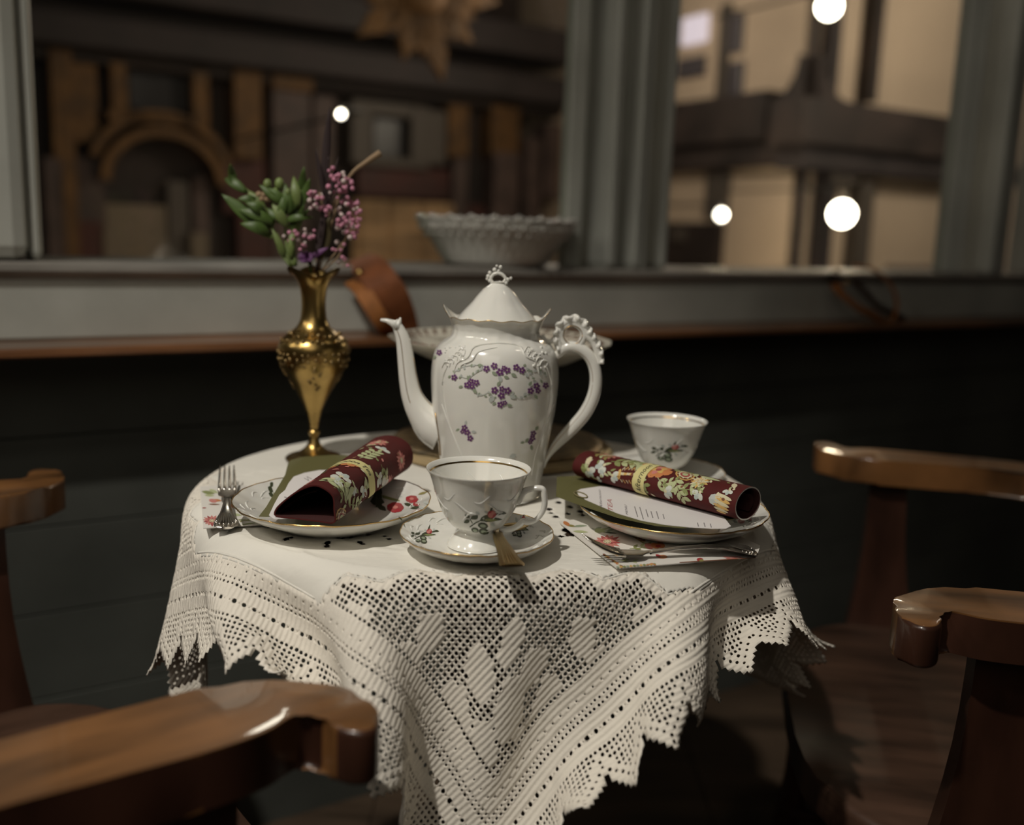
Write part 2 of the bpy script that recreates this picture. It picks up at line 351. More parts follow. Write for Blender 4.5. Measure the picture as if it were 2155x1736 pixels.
post(2150, 2700, .10, .30, 'wall_panel', .004)
sa, _ = wl(-260, 300, .1); sb, _ = wl(2150, 300, .11)
MB().box((sa, .10, 1.75), (sb, .30, 3.5), frame=WF, bev=.004).build('head_panel', PAINTL, wf, smooth=False)
# a strip of sash rail along the sill and the glass panes
l0, _ = wl(80, 300, .16); l1, _ = wl(1185, 300, .16); r0, _ = wl(1415, 300, .16); r1, _ = wl(2012, 300, .16)
GL = mat('window_glass', (.9, .92, .9), .03)
nt = GL.node_tree; nt.nodes.clear(); out = nt.nodes.new('ShaderNodeOutputMaterial'); mx = nt.nodes.new('ShaderNodeMixShader'); tr = nt.nodes.new('ShaderNodeBsdfTransparent'); gl = nt.nodes.new('ShaderNodeBsdfGlossy'); tr.inputs[0].default_value = (.93, .94, .92, 1); gl.inputs['Roughness'].default_value = .03
mx.inputs[0].default_value = .05; nt.links.new(tr.outputs[0], mx.inputs[1]); nt.links.new(gl.outputs[0], mx.inputs[2]); nt.links.new(mx.outputs[0], out.inputs[0])
for nm, a, b in (('window_1', l0, l1), ('window_2', r0, r1)):
    MB().box((a - .02, .172, .9235), (b + .02, .177, 1.75), frame=WF).build(nm, GL, None, smooth=False, kind='structure')
struct('floor', MB().box((-3.5, -3.2, -.04), (3.5, 6.9, 0)), FLOORM)
struct('ceiling', MB().box((-3.5, -3.2, 3.5), (3.5, .1, 3.55)), mat('dark_ceiling', (.05, .045, .04), .8))
fb = bpy.data.objects['floor']
for i in range(16):
    MB().box((-3.4 + i * .29, -1.6, 0.0), (-3.4 + i * .29 + .284, 2.6, .004), bev=.0015).build('floorboard', FLOORM, fb, smooth=False)

# ------------------------------------------------------------------ what stands beyond the glass
LW = 4.6
def FB(x0, y0, x1, y1, w0, w1, m, name, parent, bev=.01):        # a block whose face fills that patch of the view at that distance
    a, za = wl(x0, (y0 + y1) / 2, w0); b, zb_ = wl(x1, (y0 + y1) / 2, w0); z1 = wl((x0 + x1) / 2, y0, w0)[1]; z0 = wl((x0 + x1) / 2, y1, w0)[1]
    return MB().box((a, w0, z0), (b, w1, z1), frame=WF, bev=bev).build(name, m, parent, smooth=False)
DK = mat('dark_stained_facade', (.024, .015, .012), .7, noise=(2.5, .6, 1.5), bump=(12, .3, .01))
MAHO = mat('maroon_boards', (.060, .013, .008), .6, noise=(3, .6, 1.4))
GILT = mat('gilded_carving', (.135, .066, .018), .6, .2, noise=(9, .6, 1.3), bump=(25, .5, .02))
ROSEC = mat('rose_brown_column', (.085, .055, .048), .6, noise=(5, .6, 1.4), bump=(14, .3, .01))
PLB = mat('beam_brown_grey', (.034, .026, .026), .7, noise=(4, .7, 1.3))
BEIGE = mat('beige_door_panel', (.20, .16, .115), .7, noise=(2, .85, 1.15))
TAN = mat('tan_curtain_cloth', (.33, .21, .11), .8, noise=((2, 2, 14), .45, 1.35))
GREYW = mat('grey_window_surround', (.085, .070, .058), .6)
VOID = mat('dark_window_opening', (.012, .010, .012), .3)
fc = empty('carved_facade', WF(.6, LW, 0), 'dark carved building front with gilded arch and columns, seen through the wide window', 'building')
a0, a1 = -3.2, 3.0
MB().box((a0, LW + .30, 0), (a1, LW + .45, 3.6), frame=WF).build('wall', DK, fc, smooth=False)
def slopebeam(ya, yb, th, w0, name, m):
    s0_, z0_ = wl(60, ya, w0); s1_, z1_ = wl(1230, yb, w0)
    MB().box((s0_ - .4, w0, min(z0_, z1_) - th / 2), (s1_ + .3, LW + .32, max(z0_, z1_) + th / 2), frame=WF, bev=.02).build(name, m, fc, smooth=False)
slopebeam(50, 195, .16, LW - .05, 'cornice', PLB)
slopebeam(92, 240, .06, LW + .12, 'moulding', DK)
slopebeam(-60, 85, .10, LW - .10, 'cornice', PLB)
for x0, y0, x1, y1, m, nm, w in [
    (112, 95, 160, 560, GILT, 'pilaster', .10), (150, 105, 205, 300, GILT, 'carved_panel', .16), (95, 330, 140, 560, ROSEC, 'column', .10), (158, 330, 222, 480, ROSEC, 'panel', .2), (150, 465, 215, 560, MAHO, 'panel', .18),
    (232, 95, 268, 250, GILT, 'window_moulding', .12), (405, 105, 440, 262, GILT, 'window_moulding', .12), (232, 100, 440, 124, GILT, 'window_moulding', .12), (226, 238, 440, 262, GILT, 'window_moulding', .10), (268, 124, 405, 238, VOID, 'window_opening', .24),
    (492, 100, 552, 335, GILT, 'pilaster', .10), (572, 112, 660, 190, GILT, 'capital', .10), (575, 190, 655, 560, ROSEC, 'column', .14), (660, 200, 705, 420, ROSEC, 'column', .18),
    (470, 330, 560, 450, MAHO, 'panel', .2), (500, 440, 590, 565, MAHO, 'panel', .16), (405, 370, 440, 500, ROSEC, 'column', .2), (402, 490, 440, 560, BEIGE, 'plinth', .14),
    (740, 215, 905, 245, GREYW, 'window_surround', .14), (740, 330, 905, 352, GREYW, 'window_surround', .14), (740, 230, 785, 345, GREYW, 'window_surround', .13), (866, 230, 940, 345, GREYW, 'window_surround', .13), (785, 245, 866, 332, VOID, 'window_opening', .24),
    (752, 352, 952, 418, MAHO, 'panel', .2), (945, 220, 988, 330, GILT, 'capital', .10), (955, 310, 985, 470, ROSEC, 'column', .14), (1035, 165, 1095, 330, GILT, 'carved_panel', .12), (1040, 320, 1092, 500, ROSEC, 'column', .10),
    (1108, 290, 1140, 480, ROSEC, 'column', .12), (1150, 260, 1185, 420, ROSEC, 'column', .12), (985, 430, 1020, 480, MAHO, 'panel', .15)]:
    FB(x0, y0, x1, y1, LW + w, LW + .32, m, nm, fc)
# arch over the doorway, its opening and the pale door
ac, az = wl(348, 385, LW + .08)
rad = abs(wl(480, 380, LW + .08)[0] - wl(215, 380, LW + .08)[0]) / 2
arc = [(ac + rad * math.cos(t), az + rad * .88 * math.sin(t)) for t in np.linspace(0, PI, 20)] + [(ac + rad * .84 * math.cos(t), az + rad * .74 * math.sin(t)) for t in np.linspace(PI, 0, 20)]
MB().prism(arc, LW + .06, LW + .3, frame=lambda a, b, c: WF(a, c, b)).build('arch', GILT, fc, smooth=False)
arc2 = [(ac + rad * 1.2 * math.cos(t), az + rad * 1.16 * math.sin(t)) for t in np.linspace(.35, PI - .35, 20)] + [(ac + rad * 1.08 * math.cos(t), az + rad * 1.02 * math.sin(t)) for t in np.linspace(PI - .35, .35, 20)]
MB().prism(arc2, LW + .10, LW + .3, frame=lambda a, b, c: WF(a, c, b)).build('arch_moulding', GILT, fc, smooth=False)
FB(218, 430, 355, 640, LW + .24, LW + .32, BEIGE, 'door_panel', fc)
FB(355, 380, 400, 640, LW + .22, LW + .32, GREYW, 'door_panel', fc)
# tan cloth hanging in the shop opening
nW = 24; m_ = MB(); w0 = LW - .2; sA = wl(742, 480, w0)[0]; sB = wl(955, 480, w0)[0]; zT = wl(850, 424, w0)[1]; zB = wl(850, 580, w0)[1] - .3
V = []; 
for j in (0, 1):
    for i in range(nW + 1): V.append(WF(sA + (sB - sA) * i / nW, w0 + .03 * math.sin(i * 1.7) + .02 * math.sin(i * .9), (zT, zB)[j]))
m_.add(V, [(i, i + 1, nW + 2 + i, nW + 1 + i) for i in range(nW)])
oc = m_.build('hanging_cloth', TAN, None, label='tan cloth hanging in the shop opening below the small grey window outside', cat='cloth')
sm = oc.modifiers.new('t', 'SOLIDIFY'); sm.thickness = .01
# gilded sunburst sign
sw = 3.0; cs, cz = wl(888, -22, sw); sun = empty('gilded_sunburst', WF(cs, sw, cz - .3), 'gilded carved sunburst ornament hanging outside at the top of the wide window', 'ornament')
rr = abs(wl(1000, -22, sw)[0] - cs)
ms = MB().lathe([(.001, -.05), (rr * .25, -.06), (rr * .42, -.03), (rr * .42, .02), (.001, .03)], n=20)
ms.v = [WF(cs + v[0], sw + v[2], cz + v[1]) for v in ms.v]; ms.build('boss', GILT, sun)
for i in range(20):
    a = 2 * PI * (i + .15 * math.sin(i * 2.3)) / 20; L = rr * (1.45, .95, 1.2, 1.05)[i % 4]; wd_ = rr * .19
    P = [(rr * .3, -wd_ * .5), (L * .7, -wd_), (L, 0), (L * .7, wd_), (rr * .3, wd_ * .5)]
    MB().prism([(x * math.cos(a) - y * math.sin(a), x * math.sin(a) + y * math.cos(a)) for x, y in P], -.02, .02, frame=lambda x, y, z: WF(cs + x, sw + z, cz + y)).build('ray', GILT, sun, smooth=False)
MB().box((cs - .012, sw - .012, cz + rr * .4), (cs + .012, sw + .012, 3.4), frame=WF).build('hanger', DARK, sun, smooth=False)
# corner building with timber frame
def onplane(px, py, p0, n): d = ray(px, py); t = np.dot(np.array(p0) - CAM, n) / np.dot(d, n); return CAM + t * d
PC = ony(1690, 345, 4.4); PLAST = mat('cream_plaster', (.60, .47, .35), .8, noise=(1.2, .88, 1.08)); TIM = mat('dark_timber', (.030, .020, .017), .7, noise=(5, .6, 1.5))  # cream is the plaster's own colour
PANEW = mat('window_pane_dark', (.10, .09, .10), .15)
def RF(u, w, z): p = PC[:2] + u * E_[:2] + w * N_[:2]; return (p[0], p[1], z)          # right face, u to the right
def LFm(u, w, z): p = PC[:2] + u * N_[:2] - w * (-E_[:2]); return (p[0], p[1], z)       # left face runs away along N, depth along +E
tb = empty('timber_framed_building', (PC[0], PC[1], 0), 'cream plastered corner building with dark timber frame, seen through the narrow window', 'building')
MB().box((0, .06, 0), (3.2, 3.0, 4.2), frame=RF).build('wall', PLAST, tb, smooth=False)
MB().box((0.06, 0, 0), (2.9, .05, 4.2), frame=lambda u, w, z: (lambda p: (p[0], p[1], z))(PC[:2] + u * N_[:2] + (w + .001) * E_[:2])).build('wall', PLAST, tb, smooth=False)
def rz(px, py, w=0.0):   # (u,z) on right face
    p = onplane(px, py, [PC[0] + w * N_[0], PC[1] + w * N_[1], 0], N_); return float((p - PC) @ E_), float(p[2])
def lz(px, py, w=0.0):   # (u,z) on left face (normal -E)
    p = onplane(px, py, [PC[0] - w * E_[0], PC[1] - w * E_[1], 0], E_); return float((p - PC) @ N_), float(p[2])
def LF2(u, w, z): p = PC[:2] + u * N_[:2] + w * E_[:2]; return (p[0], p[1], z)
def rbox(x0, y0, x1, y1, w, m, nm, xr=None):
    u0, _ = rz(x0, (y0 + y1) / 2, w); u1, _ = rz(x1, (y0 + y1) / 2, w); z1 = rz(x0, y0, w)[1]; z0 = rz(x0, y1, w)[1]
    MB().box((u0, w, z0), (u1, .1, z1), frame=RF, bev=.006).build(nm, m, tb, smooth=False)
def lbox(x0, y0, x1, y1, w, m, nm):
    u0, _ = lz(x1, (y0 + y1) / 2, w); u1, _ = lz(x0, (y0 + y1) / 2, w); z1 = lz(x1, y0, w)[1]; z0 = lz(x1, y1, w)[1]
    MB().box((u0, w, z0), (u1, .04, z1), frame=LF2, bev=.006).build(nm, m, tb, smooth=False)
rbox(1690, 200, 2150, 300, -.14, TIM, 'beam'); rbox(1690, 300, 2150, 352, -.09, PLB, 'beam')
lbox(1380, 200, 1688, 300, -.14, TIM, 'beam'); lbox(1380, 300, 1688, 350, -.09, TIM, 'beam')
zt = rz(1690, 200, -.1)[1]; zlo = rz(1690, 350, -.1)[1]
MB().box((-.02, -.03, 0), (.02, .018, zlo), frame=RF, bev=.01).build('corner_post', TIM, tb, smooth=False)
MB().box((-.018, -.03, zt), (.018, .018, 4.2), frame=RF, bev=.01).build('corner_post', TIM, tb, smooth=False)
for fr_, sgn in ((RF, 1), (LF2, 1)):
    P = [(0.0, zt + .22)] + [(.20 * (1 - math.cos(t)) + .0, zt + .20 * (1 - math.sin(t))) for t in np.linspace(0.05, PI / 2, 8)] + [(.21, zt - .02), (0, zt - .02)]
    MB().prism(P, -.10, .05, frame=lambda a, b, c: fr_(a, c, b)).build('brace', TIM, tb, smooth=False)
for x0, x1 in ((1758, 1772), ): rbox(x0, -30, x1, 200, -.03, PLB, 'stud')
rbox(1842, -40, 1858, 215, -.04, TIM, 'window_bar')
rbox(1730, 355, 1752, 640, -.03, PLB, 'stud'); rbox(1806, 380, 1832, 640, -.04, GREYW, 'stud'); rbox(1752, 352, 1806, 385, -.05, GREYW, 'transom'); rbox(1890, 560, 1975, 575, -.03, PANEW, 'plinth')
lbox(1440, 118, 1495, 160, -.03, PANEW, 'window_pane'); lbox(1450, 30, 1500, 88, -.03, mat('lilac_reflection_glow', (.5, .45, .5), .5, emit=((.62, .54, .62), 1.0)), 'reflection_glow'); lbox(1525, 10, 1545, 230, -.03, GREYW, 'stud'); lbox(1548, 30, 1575, 110, -.03, PANEW, 'window_pane'); lbox(1548, 130, 1575, 200, -.03, PANEW, 'window_pane')  # glowing pane put in for a blurred lilac reflection
lbox(1498, 360, 1545, 460, -.03, GREYW, 'stud'); lbox(1398, 470, 1530, 640, -.04, DK, 'door'); lbox(1440, 480, 1470, 510, -.06, GREYW, 'door_light')
# lanterns: glowing globes on brackets
BULB = mat('lit_lamp_globe', (1, .9, .75), .4, emit=((1.0, .90, .74), 22.0)); BULBW = mat('lit_white_lamp_globe', (1, .95, .85), .4, emit=((1.0, .95, .84), 9.0))
def lantern(px, py, y, r, label, m, power, reach=1.):
    p = ony(px, py, y); t = empty('lantern', p, label, 'lamp')
    MB().ball(p, r, n=16).build('globe', m, t)
    MB().tube([p + np.array([0, 0, r * .9]), p + np.array([0, 0, r * 1.8]), p + np.array([.06, .14, r * 2.2]), p + np.array([.06 - .42 * reach, .14 + .68 * reach, r * 2.2])], .007, 6).build('bracket', DARK, t)
    lamp('lantern_light', 'POINT', (p[0], p[1] - r * 1.4, p[2]), power, (1, .80, .56), r)
lantern(1745, 14, 3.75, .052, 'upper glowing lantern outside, above the dark beam in the narrow window', BULB, 10)
lantern(1772, 450, 3.75, .058, 'large glowing lantern outside, below the dark beam in the narrow window', BULB, 9)
lantern(1518, 452, 4.2, .028, 'small white lantern outside, left of the corner post in the narrow window', BULBW, 5)
lantern(718, 240, 2.9, .013, 'small white lantern outside the wide window, above the flowers', BULBW, .8, 2.2)
lamp('street_fill_left', 'AREA', WF(.3, 1.6, 2.7), 1.6, (1, .72, .48), .8, WF(.5, LW, 1.2))  # added fill for the carved front, source unseen
lamp('street_fill_low', 'AREA', WF(.9, 2.2, .5), 5., (1, .74, .50), .5, WF(.9, LW, .9))  # added low fill that lifts the door and hanging cloth
lamp('street_fill_right', 'POINT', tuple(np.array(RF(.6, -1.5, 2.3))), 62, (1, .86, .70), .3)  # added fill for the right plaster face, source unseen
lamp('street_fill_corner', 'POINT', tuple(np.array(LF2(.4, -1.1, 2.2))), 26, (1, .85, .70), .3)  # added fill for the left plaster face, source unseen

# ------------------------------------------------------------------ table and tablecloth
TC = (-.03, .025); TT = .7225
rt = empty('round_table', (TC[0], TC[1], 0), 'small round pedestal table under the crochet-edged cloth', 'table')
MB().lathe([(.001, .695), (.275, .695), (.283, .700), (.286, .708), (.283, .715), (.274, .7190), (.001, .7190)], (TC[0], TC[1], 0), 64).build('tabletop', TABLEW, rt, sharp=40)
MB().lathe([(.001, .10), (.045, .10), (.05, .14), (.032, .20), (.028, .30), (.042, .42), (.03, .55), (.04, .64), (.10, .694), (.001, .694)], (TC[0], TC[1], 0), 28).build('pedestal', TABLEW, rt, sharp=50)
for k in range(3):
    a = k * 2 * PI / 3 + .5; c_, s_ = math.cos(a), math.sin(a)
    MB().tube([(TC[0] + r * c_, TC[1] + r * s_, z) for r, z in smooth_pts([(.03, .17), (.10, .155), (.18, .08), (.24, .025), (.27, .016)], 4)], .018, 8).build('foot', TABLEW, rt)
CLOTH_STEPS = [
-203,23,0,0,-2,-2,-3,-2,-4,-4,3,4,4,5,1,3,-2,-2,-5,-6,-7,-5,5,10,6,7,2,2,-1,-3,-4,-1,4,5,1,1,-5,-5,-8,-6,-10,-8,5,9,7,8,6,5,1,1,-1,2,-2,-1,-6,-6,-11,-9,-8,-8,-5,-6,4,6,8,7,10,8,5,4,3,1,0,3,1,2,-2,1,-4,-3,2,-226,23,0,0,
-1,-2,-2,-2,-4,-2,-1,2,4,4,2,3,0,-1,-3,-5,-6,-5,2,5,6,7,4,2,0,-2,-3,-1,2,4,2,-1,-3,-4,-8,-6,-9,-4,3,6,7,8,5,4,2,0,1,-1,-1,-3,-6,-7,-9,-9,-8,-6,-5,-2,5,5,8,8,8,5,6,3,2,0,-1,1,1,4,1,0,-2,-2,-3,-249,23,0,0,-1,0,-2,-2,-3,-3,
-2,-1,4,3,3,4,1,0,-2,-4,-4,-6,-2,4,5,7,4,4,0,-1,-2,-2,2,3,1,0,-3,-4,-6,-7,-7,-5,3,6,7,6,5,4,2,0,1,-1,-3,-3,-6,-8,-9,-8,-7,-7,-2,0,5,7,7,8,6,6,4,3,0,-1,-3,-1,3,4,4,1,0,-3,-1,-270,22,0,1,0,-1,-1,-1,-3,-2,-4,-1,0,4,3,4,3,0,
0,-3,-4,-5,-3,0,5,6,5,3,2,0,-2,-1,0,3,1,0,-2,-5,-5,-6,-7,-5,3,7,5,6,4,3,3,0,0,0,-4,-4,-7,-8,-8,-8,-7,-5,-1,2,6,7,8,6,6,5,3,2,0,-3,-4,-3,3,5,5,3,1,-1,0,-290,21,0,1,1,0,-1,-1,-2,-2,-3,-3,-1,2,3,3,4,3,-1,-1,-2,-5,-5,-1,3,5,
6,4,1,2,-2,-2,1,2,1,0,-2,-5,-3,-7,-5,-5,3,5,5,6,3,3,2,1,0,-2,-4,-4,-8,-7,-8,-8,-6,-4,1,5,5,7,7,7,5,3,3,1,-1,-4,-4,-5,2,6,6,4,2,1,0,-308,20,0,1,0,2,-1,1,-3,-1,-2,-4,-2,0,2,3,5,2,1,1,-3,-2,-5,-3,1,4,5,5,2,1,0,-2,1,1,1,0,
-3,-2,-5,-4,-5,-5,2,5,5,4,2,3,3,1,-2,-1,-5,-5,-6,-9,-7,-7,-5,-3,4,4,7,6,7,5,5,3,1,0,-2,-3,-6,-4,0,6,6,5,4,2,0,-324,18,1,0,2,1,0,0,0,-1,-3,-1,-4,-2,1,2,4,4,2,0,1,-3,-4,-2,-2,2,5,5,2,2,0,0,-1,1,1,-1,-1,-4,-2,-3,-5,-3,0,4,
4,2,2,3,3,1,-2,-3,-3,-6,-7,-7,-8,-6,-3,-1,4,5,7,6,6,5,3,3,0,-2,-2,-4,-4,-5,-1,5,7,6,4,2,2,-337,16,1,1,1,1,2,0,0,0,-2,-1,-3,-3,-1,1,3,3,4,1,1,-1,-2,-4,-2,1,4,4,2,3,0,0,0,0,1,-2,-1,-1,-3,-2,-3,-2,-1,2,3,0,2,3,2,0,-1,-2,-5,
-5,-6,-7,-7,-6,-3,3,4,6,5,7,4,5,2,2,-2,-1,-4,-4,-3,-5,-1,5,7,6,3,4,1,-350,15,1,1,0,2,1,1,1,0,0,-2,-2,-2,-2,-2,3,3,3,2,2,0,-2,-2,-2,0,2,3,4,1,1,0,0,0,0,-1,-1,-2,0,-3,0,-2,-1,0,2,0,0,2,2,0,-1,-3,-3,-6,-5,-6,-7,-5,-1,4,4,5,
6,5,5,3,1,0,-1,-4,-2,-5,-3,-4,1,4,7,4,6,2,2,-367,17,0,0,-1,1,1,1,2,1,0,0,-2,-2,-3,0,-1,2,4,2,2,1,0,-2,-2,0,2,2,3,0,2,0,-1,1,-1,-1,-1,0,-1,-1,0,-1,-1,-1,1,0,-1,1,2,-2,0,-3,-2,-5,-6,-5,-5,-4,-1,4,5,4,6,4,4,2,1,-2,-2,-4,-3,
-4,-3,-2,2,4,7,4,4,3,1,-386,19,0,-1,-2,-1,2,0,3,1,1,-1,0,-1,-2,-2,-1,1,2,4,1,2,0,-1,0,-1,1,3,1,0,1,0,0,0,-1,-1,0,0,-1,0,0,-1,0,0,-1,0,-1,0,0,0,-2,-1,-3,-4,-5,-4,-6,-2,0,3,5,3,6,3,4,0,0,-3,-2,-4,-3,-4,-3,0,4,5,4,5,4,3,1,
-408,21,0,-1,-3,-1,0,0,1,2,2,1,-1,0,-1,-3,0,0,1,2,3,1,1,0,0,0,1,2,0,0,0,1,-2,1,-1,-1,1,-1,0,0,0,0,0,-1,1,-1,0,0,-1,-1,-2,0,-4,-3,-4,-5,-3,-4,1,3,3,5,4,3,1,1,-2,-3,-2,-5,-2,-4,-1,2,4,5,4,5,3,3,0,-431,22,0,0,-3,-1,-2,-1,1,
2,1,1,2,-1,-1,0,-2,0,0,2,3,1,1,0,1,0,1,1,0,0,-1,0,-1,1,-1,0,0,0,0,-1,1,0,0,0,0,0,0,0,0,-1,-1,-2,-2,-3,-5,-3,-5,-2,-1,2,3,5,3,2,1,-1,-2,-3,-2,-5,-2,-3,1,4,3,6,4,3,4,3,-1,-455,23,0,-1,0,-3,-1,-2,-1,1,2,1,2,0,0,-1,-1,0,0,2,
1,2,1,1,0,1,0,1,-2,1,-1,0,0,0,0,0,0,-1,1,0,-1,1,0,0,0,0,0,0,1,-1,0,0,-3,-1,-5,-4,-4,-5,-1,1,2,4,3,2,0,-2,-2,-2,-4,-3,-3,1,1,5,3,5,4,4,3,2,1,-477,23,-1,1,-1,-1,-2,-1,-2,0,1,0,3,0,1,-1,0,0,0,1,2,1,1,1,0,1,0,-1,0,0,0,0,0,0,
0,281,-280,-1,0,1,-1,1,-2,-1,-5,-4,-6,-4,0,1,3,2,2,-1,-1,-3,-2,-4,-1,-2,2,2,4,4,5,3,4,3,2,1,-495,21,-1,2,-1,1,-1,-2,-1,-1,0,-1,3,0,1,1,-1,0,1,1,0,2,2,0,0,1,-1,0,0,-1,1,1,433,-433,-1,1,0,0,-2,-3,-6,-5,-5,0,1,2,2,-2,0,-3,
-3,-1,-2,0,2,4,3,3,5,4,3,3,2,2,-509,18,0,1,2,0,0,-1,0,-2,-1,0,1,0,2,0,0,1,0,1,1,1,2,0,0,0,0,0,0,588,-586,-1,1,-2,-2,-6,-6,-5,-1,1,1,-1,0,-3,-1,-2,-1,2,2,3,3,4,4,4,3,3,2,1,-516,14,0,2,2,1,1,1,-1,-1,0,-2,1,0,1,1,0,1,0,1,1,
2,1,0,0,0,0,692,-691,1,-1,-2,-5,-8,-5,-1,-1,1,-1,-2,0,-2,1,1,3,2,4,2,5,3,4,2,4,1,-516,8,2,1,4,2,1,2,-1,1,-1,0,-1,0,1,0,1,1,0,2,1,1,1,0,0,0,741,-739,0,0,-2,-6,-7,-7,-2,0,0,-1,-1,1,0,1,3,3,2,2,4,4,4,3,8,16,-509,2,2,4,2,3,
2,3,0,2,-1,0,-1,1,0,0,1,0,2,1,2,1,0,0,846,-844,0,-2,-6,-8,-6,-3,-1,1,-1,2,0,2,1,3,2,2,3,4,3,3,4,0,-506,0,3,1,2,3,2,4,1,2,1,-1,1,0,0,0,0,2,2,1,2,0,0,897,-895,0,-1,-8,-9,-6,-2,0,1,1,1,2,1,2,1,2,2,4,3,3,3,4,-511,2,2,0,0,1,
3,2,4,1,3,0,0,0,1,0,1,1,3,2,-1,1,949,-947,0,-2,-8,-9,-6,-2,2,1,2,1,1,2,0,2,2,3,2,2,6,0,-524,5,1,0,-2,1,0,2,3,3,2,2,0,1,0,1,1,3,2,1,0,999,-996,-1,-3,-9,-9,-5,0,3,0,2,1,1,1,0,3,1,3,3,4,4,-546,9,0,0,-3,0,-1,1,1,3,2,3,0,2,1,
1,3,2,2,0,1050,-1047,-1,-6,-8,-9,-2,1,1,2,0,1,1,0,2,3,1,3,4,2,-571,11,0,0,-2,-2,0,-1,0,2,2,2,1,3,2,2,3,3,0,1101,-1098,-2,-7,-9,-7,-1,2,1,1,0,1,1,1,2,2,2,5,3,-600,13,-1,0,-1,-2,0,-2,-1,1,1,2,3,2,3,4,3,1,-1,1101,-1098,0,
-3,-8,-10,-3,1,0,1,1,1,0,1,2,2,2,4,2,-631,14,-1,0,-1,-1,-1,-2,0,-2,1,2,3,3,5,4,1,1,1152,-1150,-1,-5,-10,-6,-2,1,1,0,1,1,1,1,2,2,4,2,-660,14,-1,-1,1,-1,-2,0,-2,-1,0,1,4,5,5,3,0,1204,-1200,-4,-7,-9,-4,0,0,1,1,1,0,1,2,3,1,
3,-687,13,-1,0,0,0,-1,-1,-1,-2,1,1,4,6,5,1,1,1202,-1201,0,-5,-9,-6,-1,0,0,1,0,1,0,2,2,3,2,-712,10,2,-1,0,1,-1,-1,0,-2,0,2,5,6,5,0,1254,-1253,-3,-7,-7,-3,0,1,-1,0,0,0,2,2,2,1,-741,10,2,-1,0,0,0,-1,0,-1,1,2,5,6,3,0,1254,
-1254,0,-6,-7,-4,0,0,-1,0,-1,-1,1,2,2,3,-773,12,-1,0,0,0,0,0,-1,0,2,2,5,6,1,0,1253,-1253,0,-3,-8,-3,-2,1,-1,-1,-1,-2,0,1,2,0,-804,12,0,-1,0,1,-1,0,0,0,2,2,7,4,0,1305,-1305,-3,-4,-7,0,-1,0,0,-2,-1,-2,1,-1,3,-834,14,-2,-1,
0,1,-1,1,0,0,1,4,6,4,0,1303,-1305,-1,-4,-6,-2,-1,1,-1,0,-2,-1,-1,-2,-3,-857,13,-2,1,-1,0,1,-1,1,1,1,4,6,3,0,1303,-1305,-1,-3,-7,-3,0,0,1,0,-1,-1,-1,-4,0,-876,13,-1,-1,0,-1,1,0,0,0,4,4,6,3,1353,-1357,-3,-6,-5,-2,2,2,1,-1,
-1,-1,-9,-17,-888,13,-2,-1,1,-2,1,-2,1,1,4,6,6,2,1353,-1357,-2,-7,-7,-2,2,2,3,0,-1,-1,-4,1,-894,13,-3,0,-1,-1,-1,-2,1,2,5,8,5,2,1353,-1357,-2,-6,-9,-4,2,5,2,0,1,-2,-2,-3,-893,9,1,-2,-1,-1,-2,-3,2,4,4,11,4,3,1351,-1356,
-2,-6,-9,-6,2,5,3,1,1,-2,-2,0,-893,6,2,-2,-1,-1,-3,-2,2,3,7,10,6,1,1354,-1359,-1,-5,-11,-6,1,4,5,3,-1,-1,-3,-3,-900,5,1,-1,-2,-1,-3,-2,3,4,6,11,6,2,1352,-1358,0,-7,-10,-6,-2,5,6,3,1,-2,-4,-8,-913,6,-1,-1,-2,-2,-2,-1,2,4,
6,12,6,2,1352,-1358,0,-7,-10,-6,-3,3,7,4,2,0,-3,-3,-927,6,-2,-1,-2,-1,-3,0,1,4,7,11,7,2,1352,-1358,0,-7,-9,-7,-3,1,5,6,4,2,-2,0,-943,6,-1,-3,-1,-1,-3,-2,3,3,7,11,8,2,1352,-1358,-1,-6,-7,-7,-6,1,3,7,4,3,2,2,-960,7,-2,-2,
-2,-3,-2,0,1,4,6,11,8,3,1352,-1358,-1,-6,-6,-5,-7,-2,2,5,5,4,4,0,-976,8,-4,-2,-3,-1,-2,-1,3,3,7,8,9,4,1352,-1358,-1,-6,-4,-5,-5,-5,-1,4,5,4,4,0,-990,5,-2,-3,-2,-1,-1,0,3,3,6,7,9,4,2,1300,-1308,1,-2,-3,-5,-3,-4,-6,-4,2,4,
5,5,4,-1009,3,-2,-2,-2,0,0,0,3,5,3,6,9,5,0,1303,-1308,0,-2,-3,-3,-2,-4,-5,-5,-1,1,7,4,3,-1032,1,-1,-2,-2,1,0,3,3,3,4,4,7,6,2,1302,-1308,0,-3,-2,-1,-2,-3,-4,-5,-4,0,4,7,4,-1063,3,-3,-3,0,0,2,2,5,3,3,3,3,8,2,1,1250,-1255,
-1,-1,-2,-2,-1,0,-3,-3,-4,-4,-3,1,3,5,-1111,16,-13,-5,-1,1,3,4,3,4,2,0,3,7,4,0,1251,-1255,-1,-1,-3,-2,1,-2,0,-3,-2,-4,-5,-2,-1,1,-1123,0,-1,-1,0,3,3,4,4,2,1,-1,1,5,7,1,1252,-1256,-2,-2,-2,0,-1,-1,0,-2,0,-4,-4,-3,-6,-5,
-1151,-3,2,0,2,4,3,3,3,2,0,-2,-2,4,8,4,0,1200,-1204,-1,-1,-3,-2,-1,1,-1,-1,0,-1,-1,-3,-4,-6,-3,-1187,1,0,2,3,3,3,3,1,2,-2,-4,-3,1,9,8,1,1200,-1204,-1,-2,-4,-1,1,0,-1,-2,0,-1,1,-2,-2,-8,-6,-1219,6,0,1,4,3,2,1,2,-1,-3,-5,
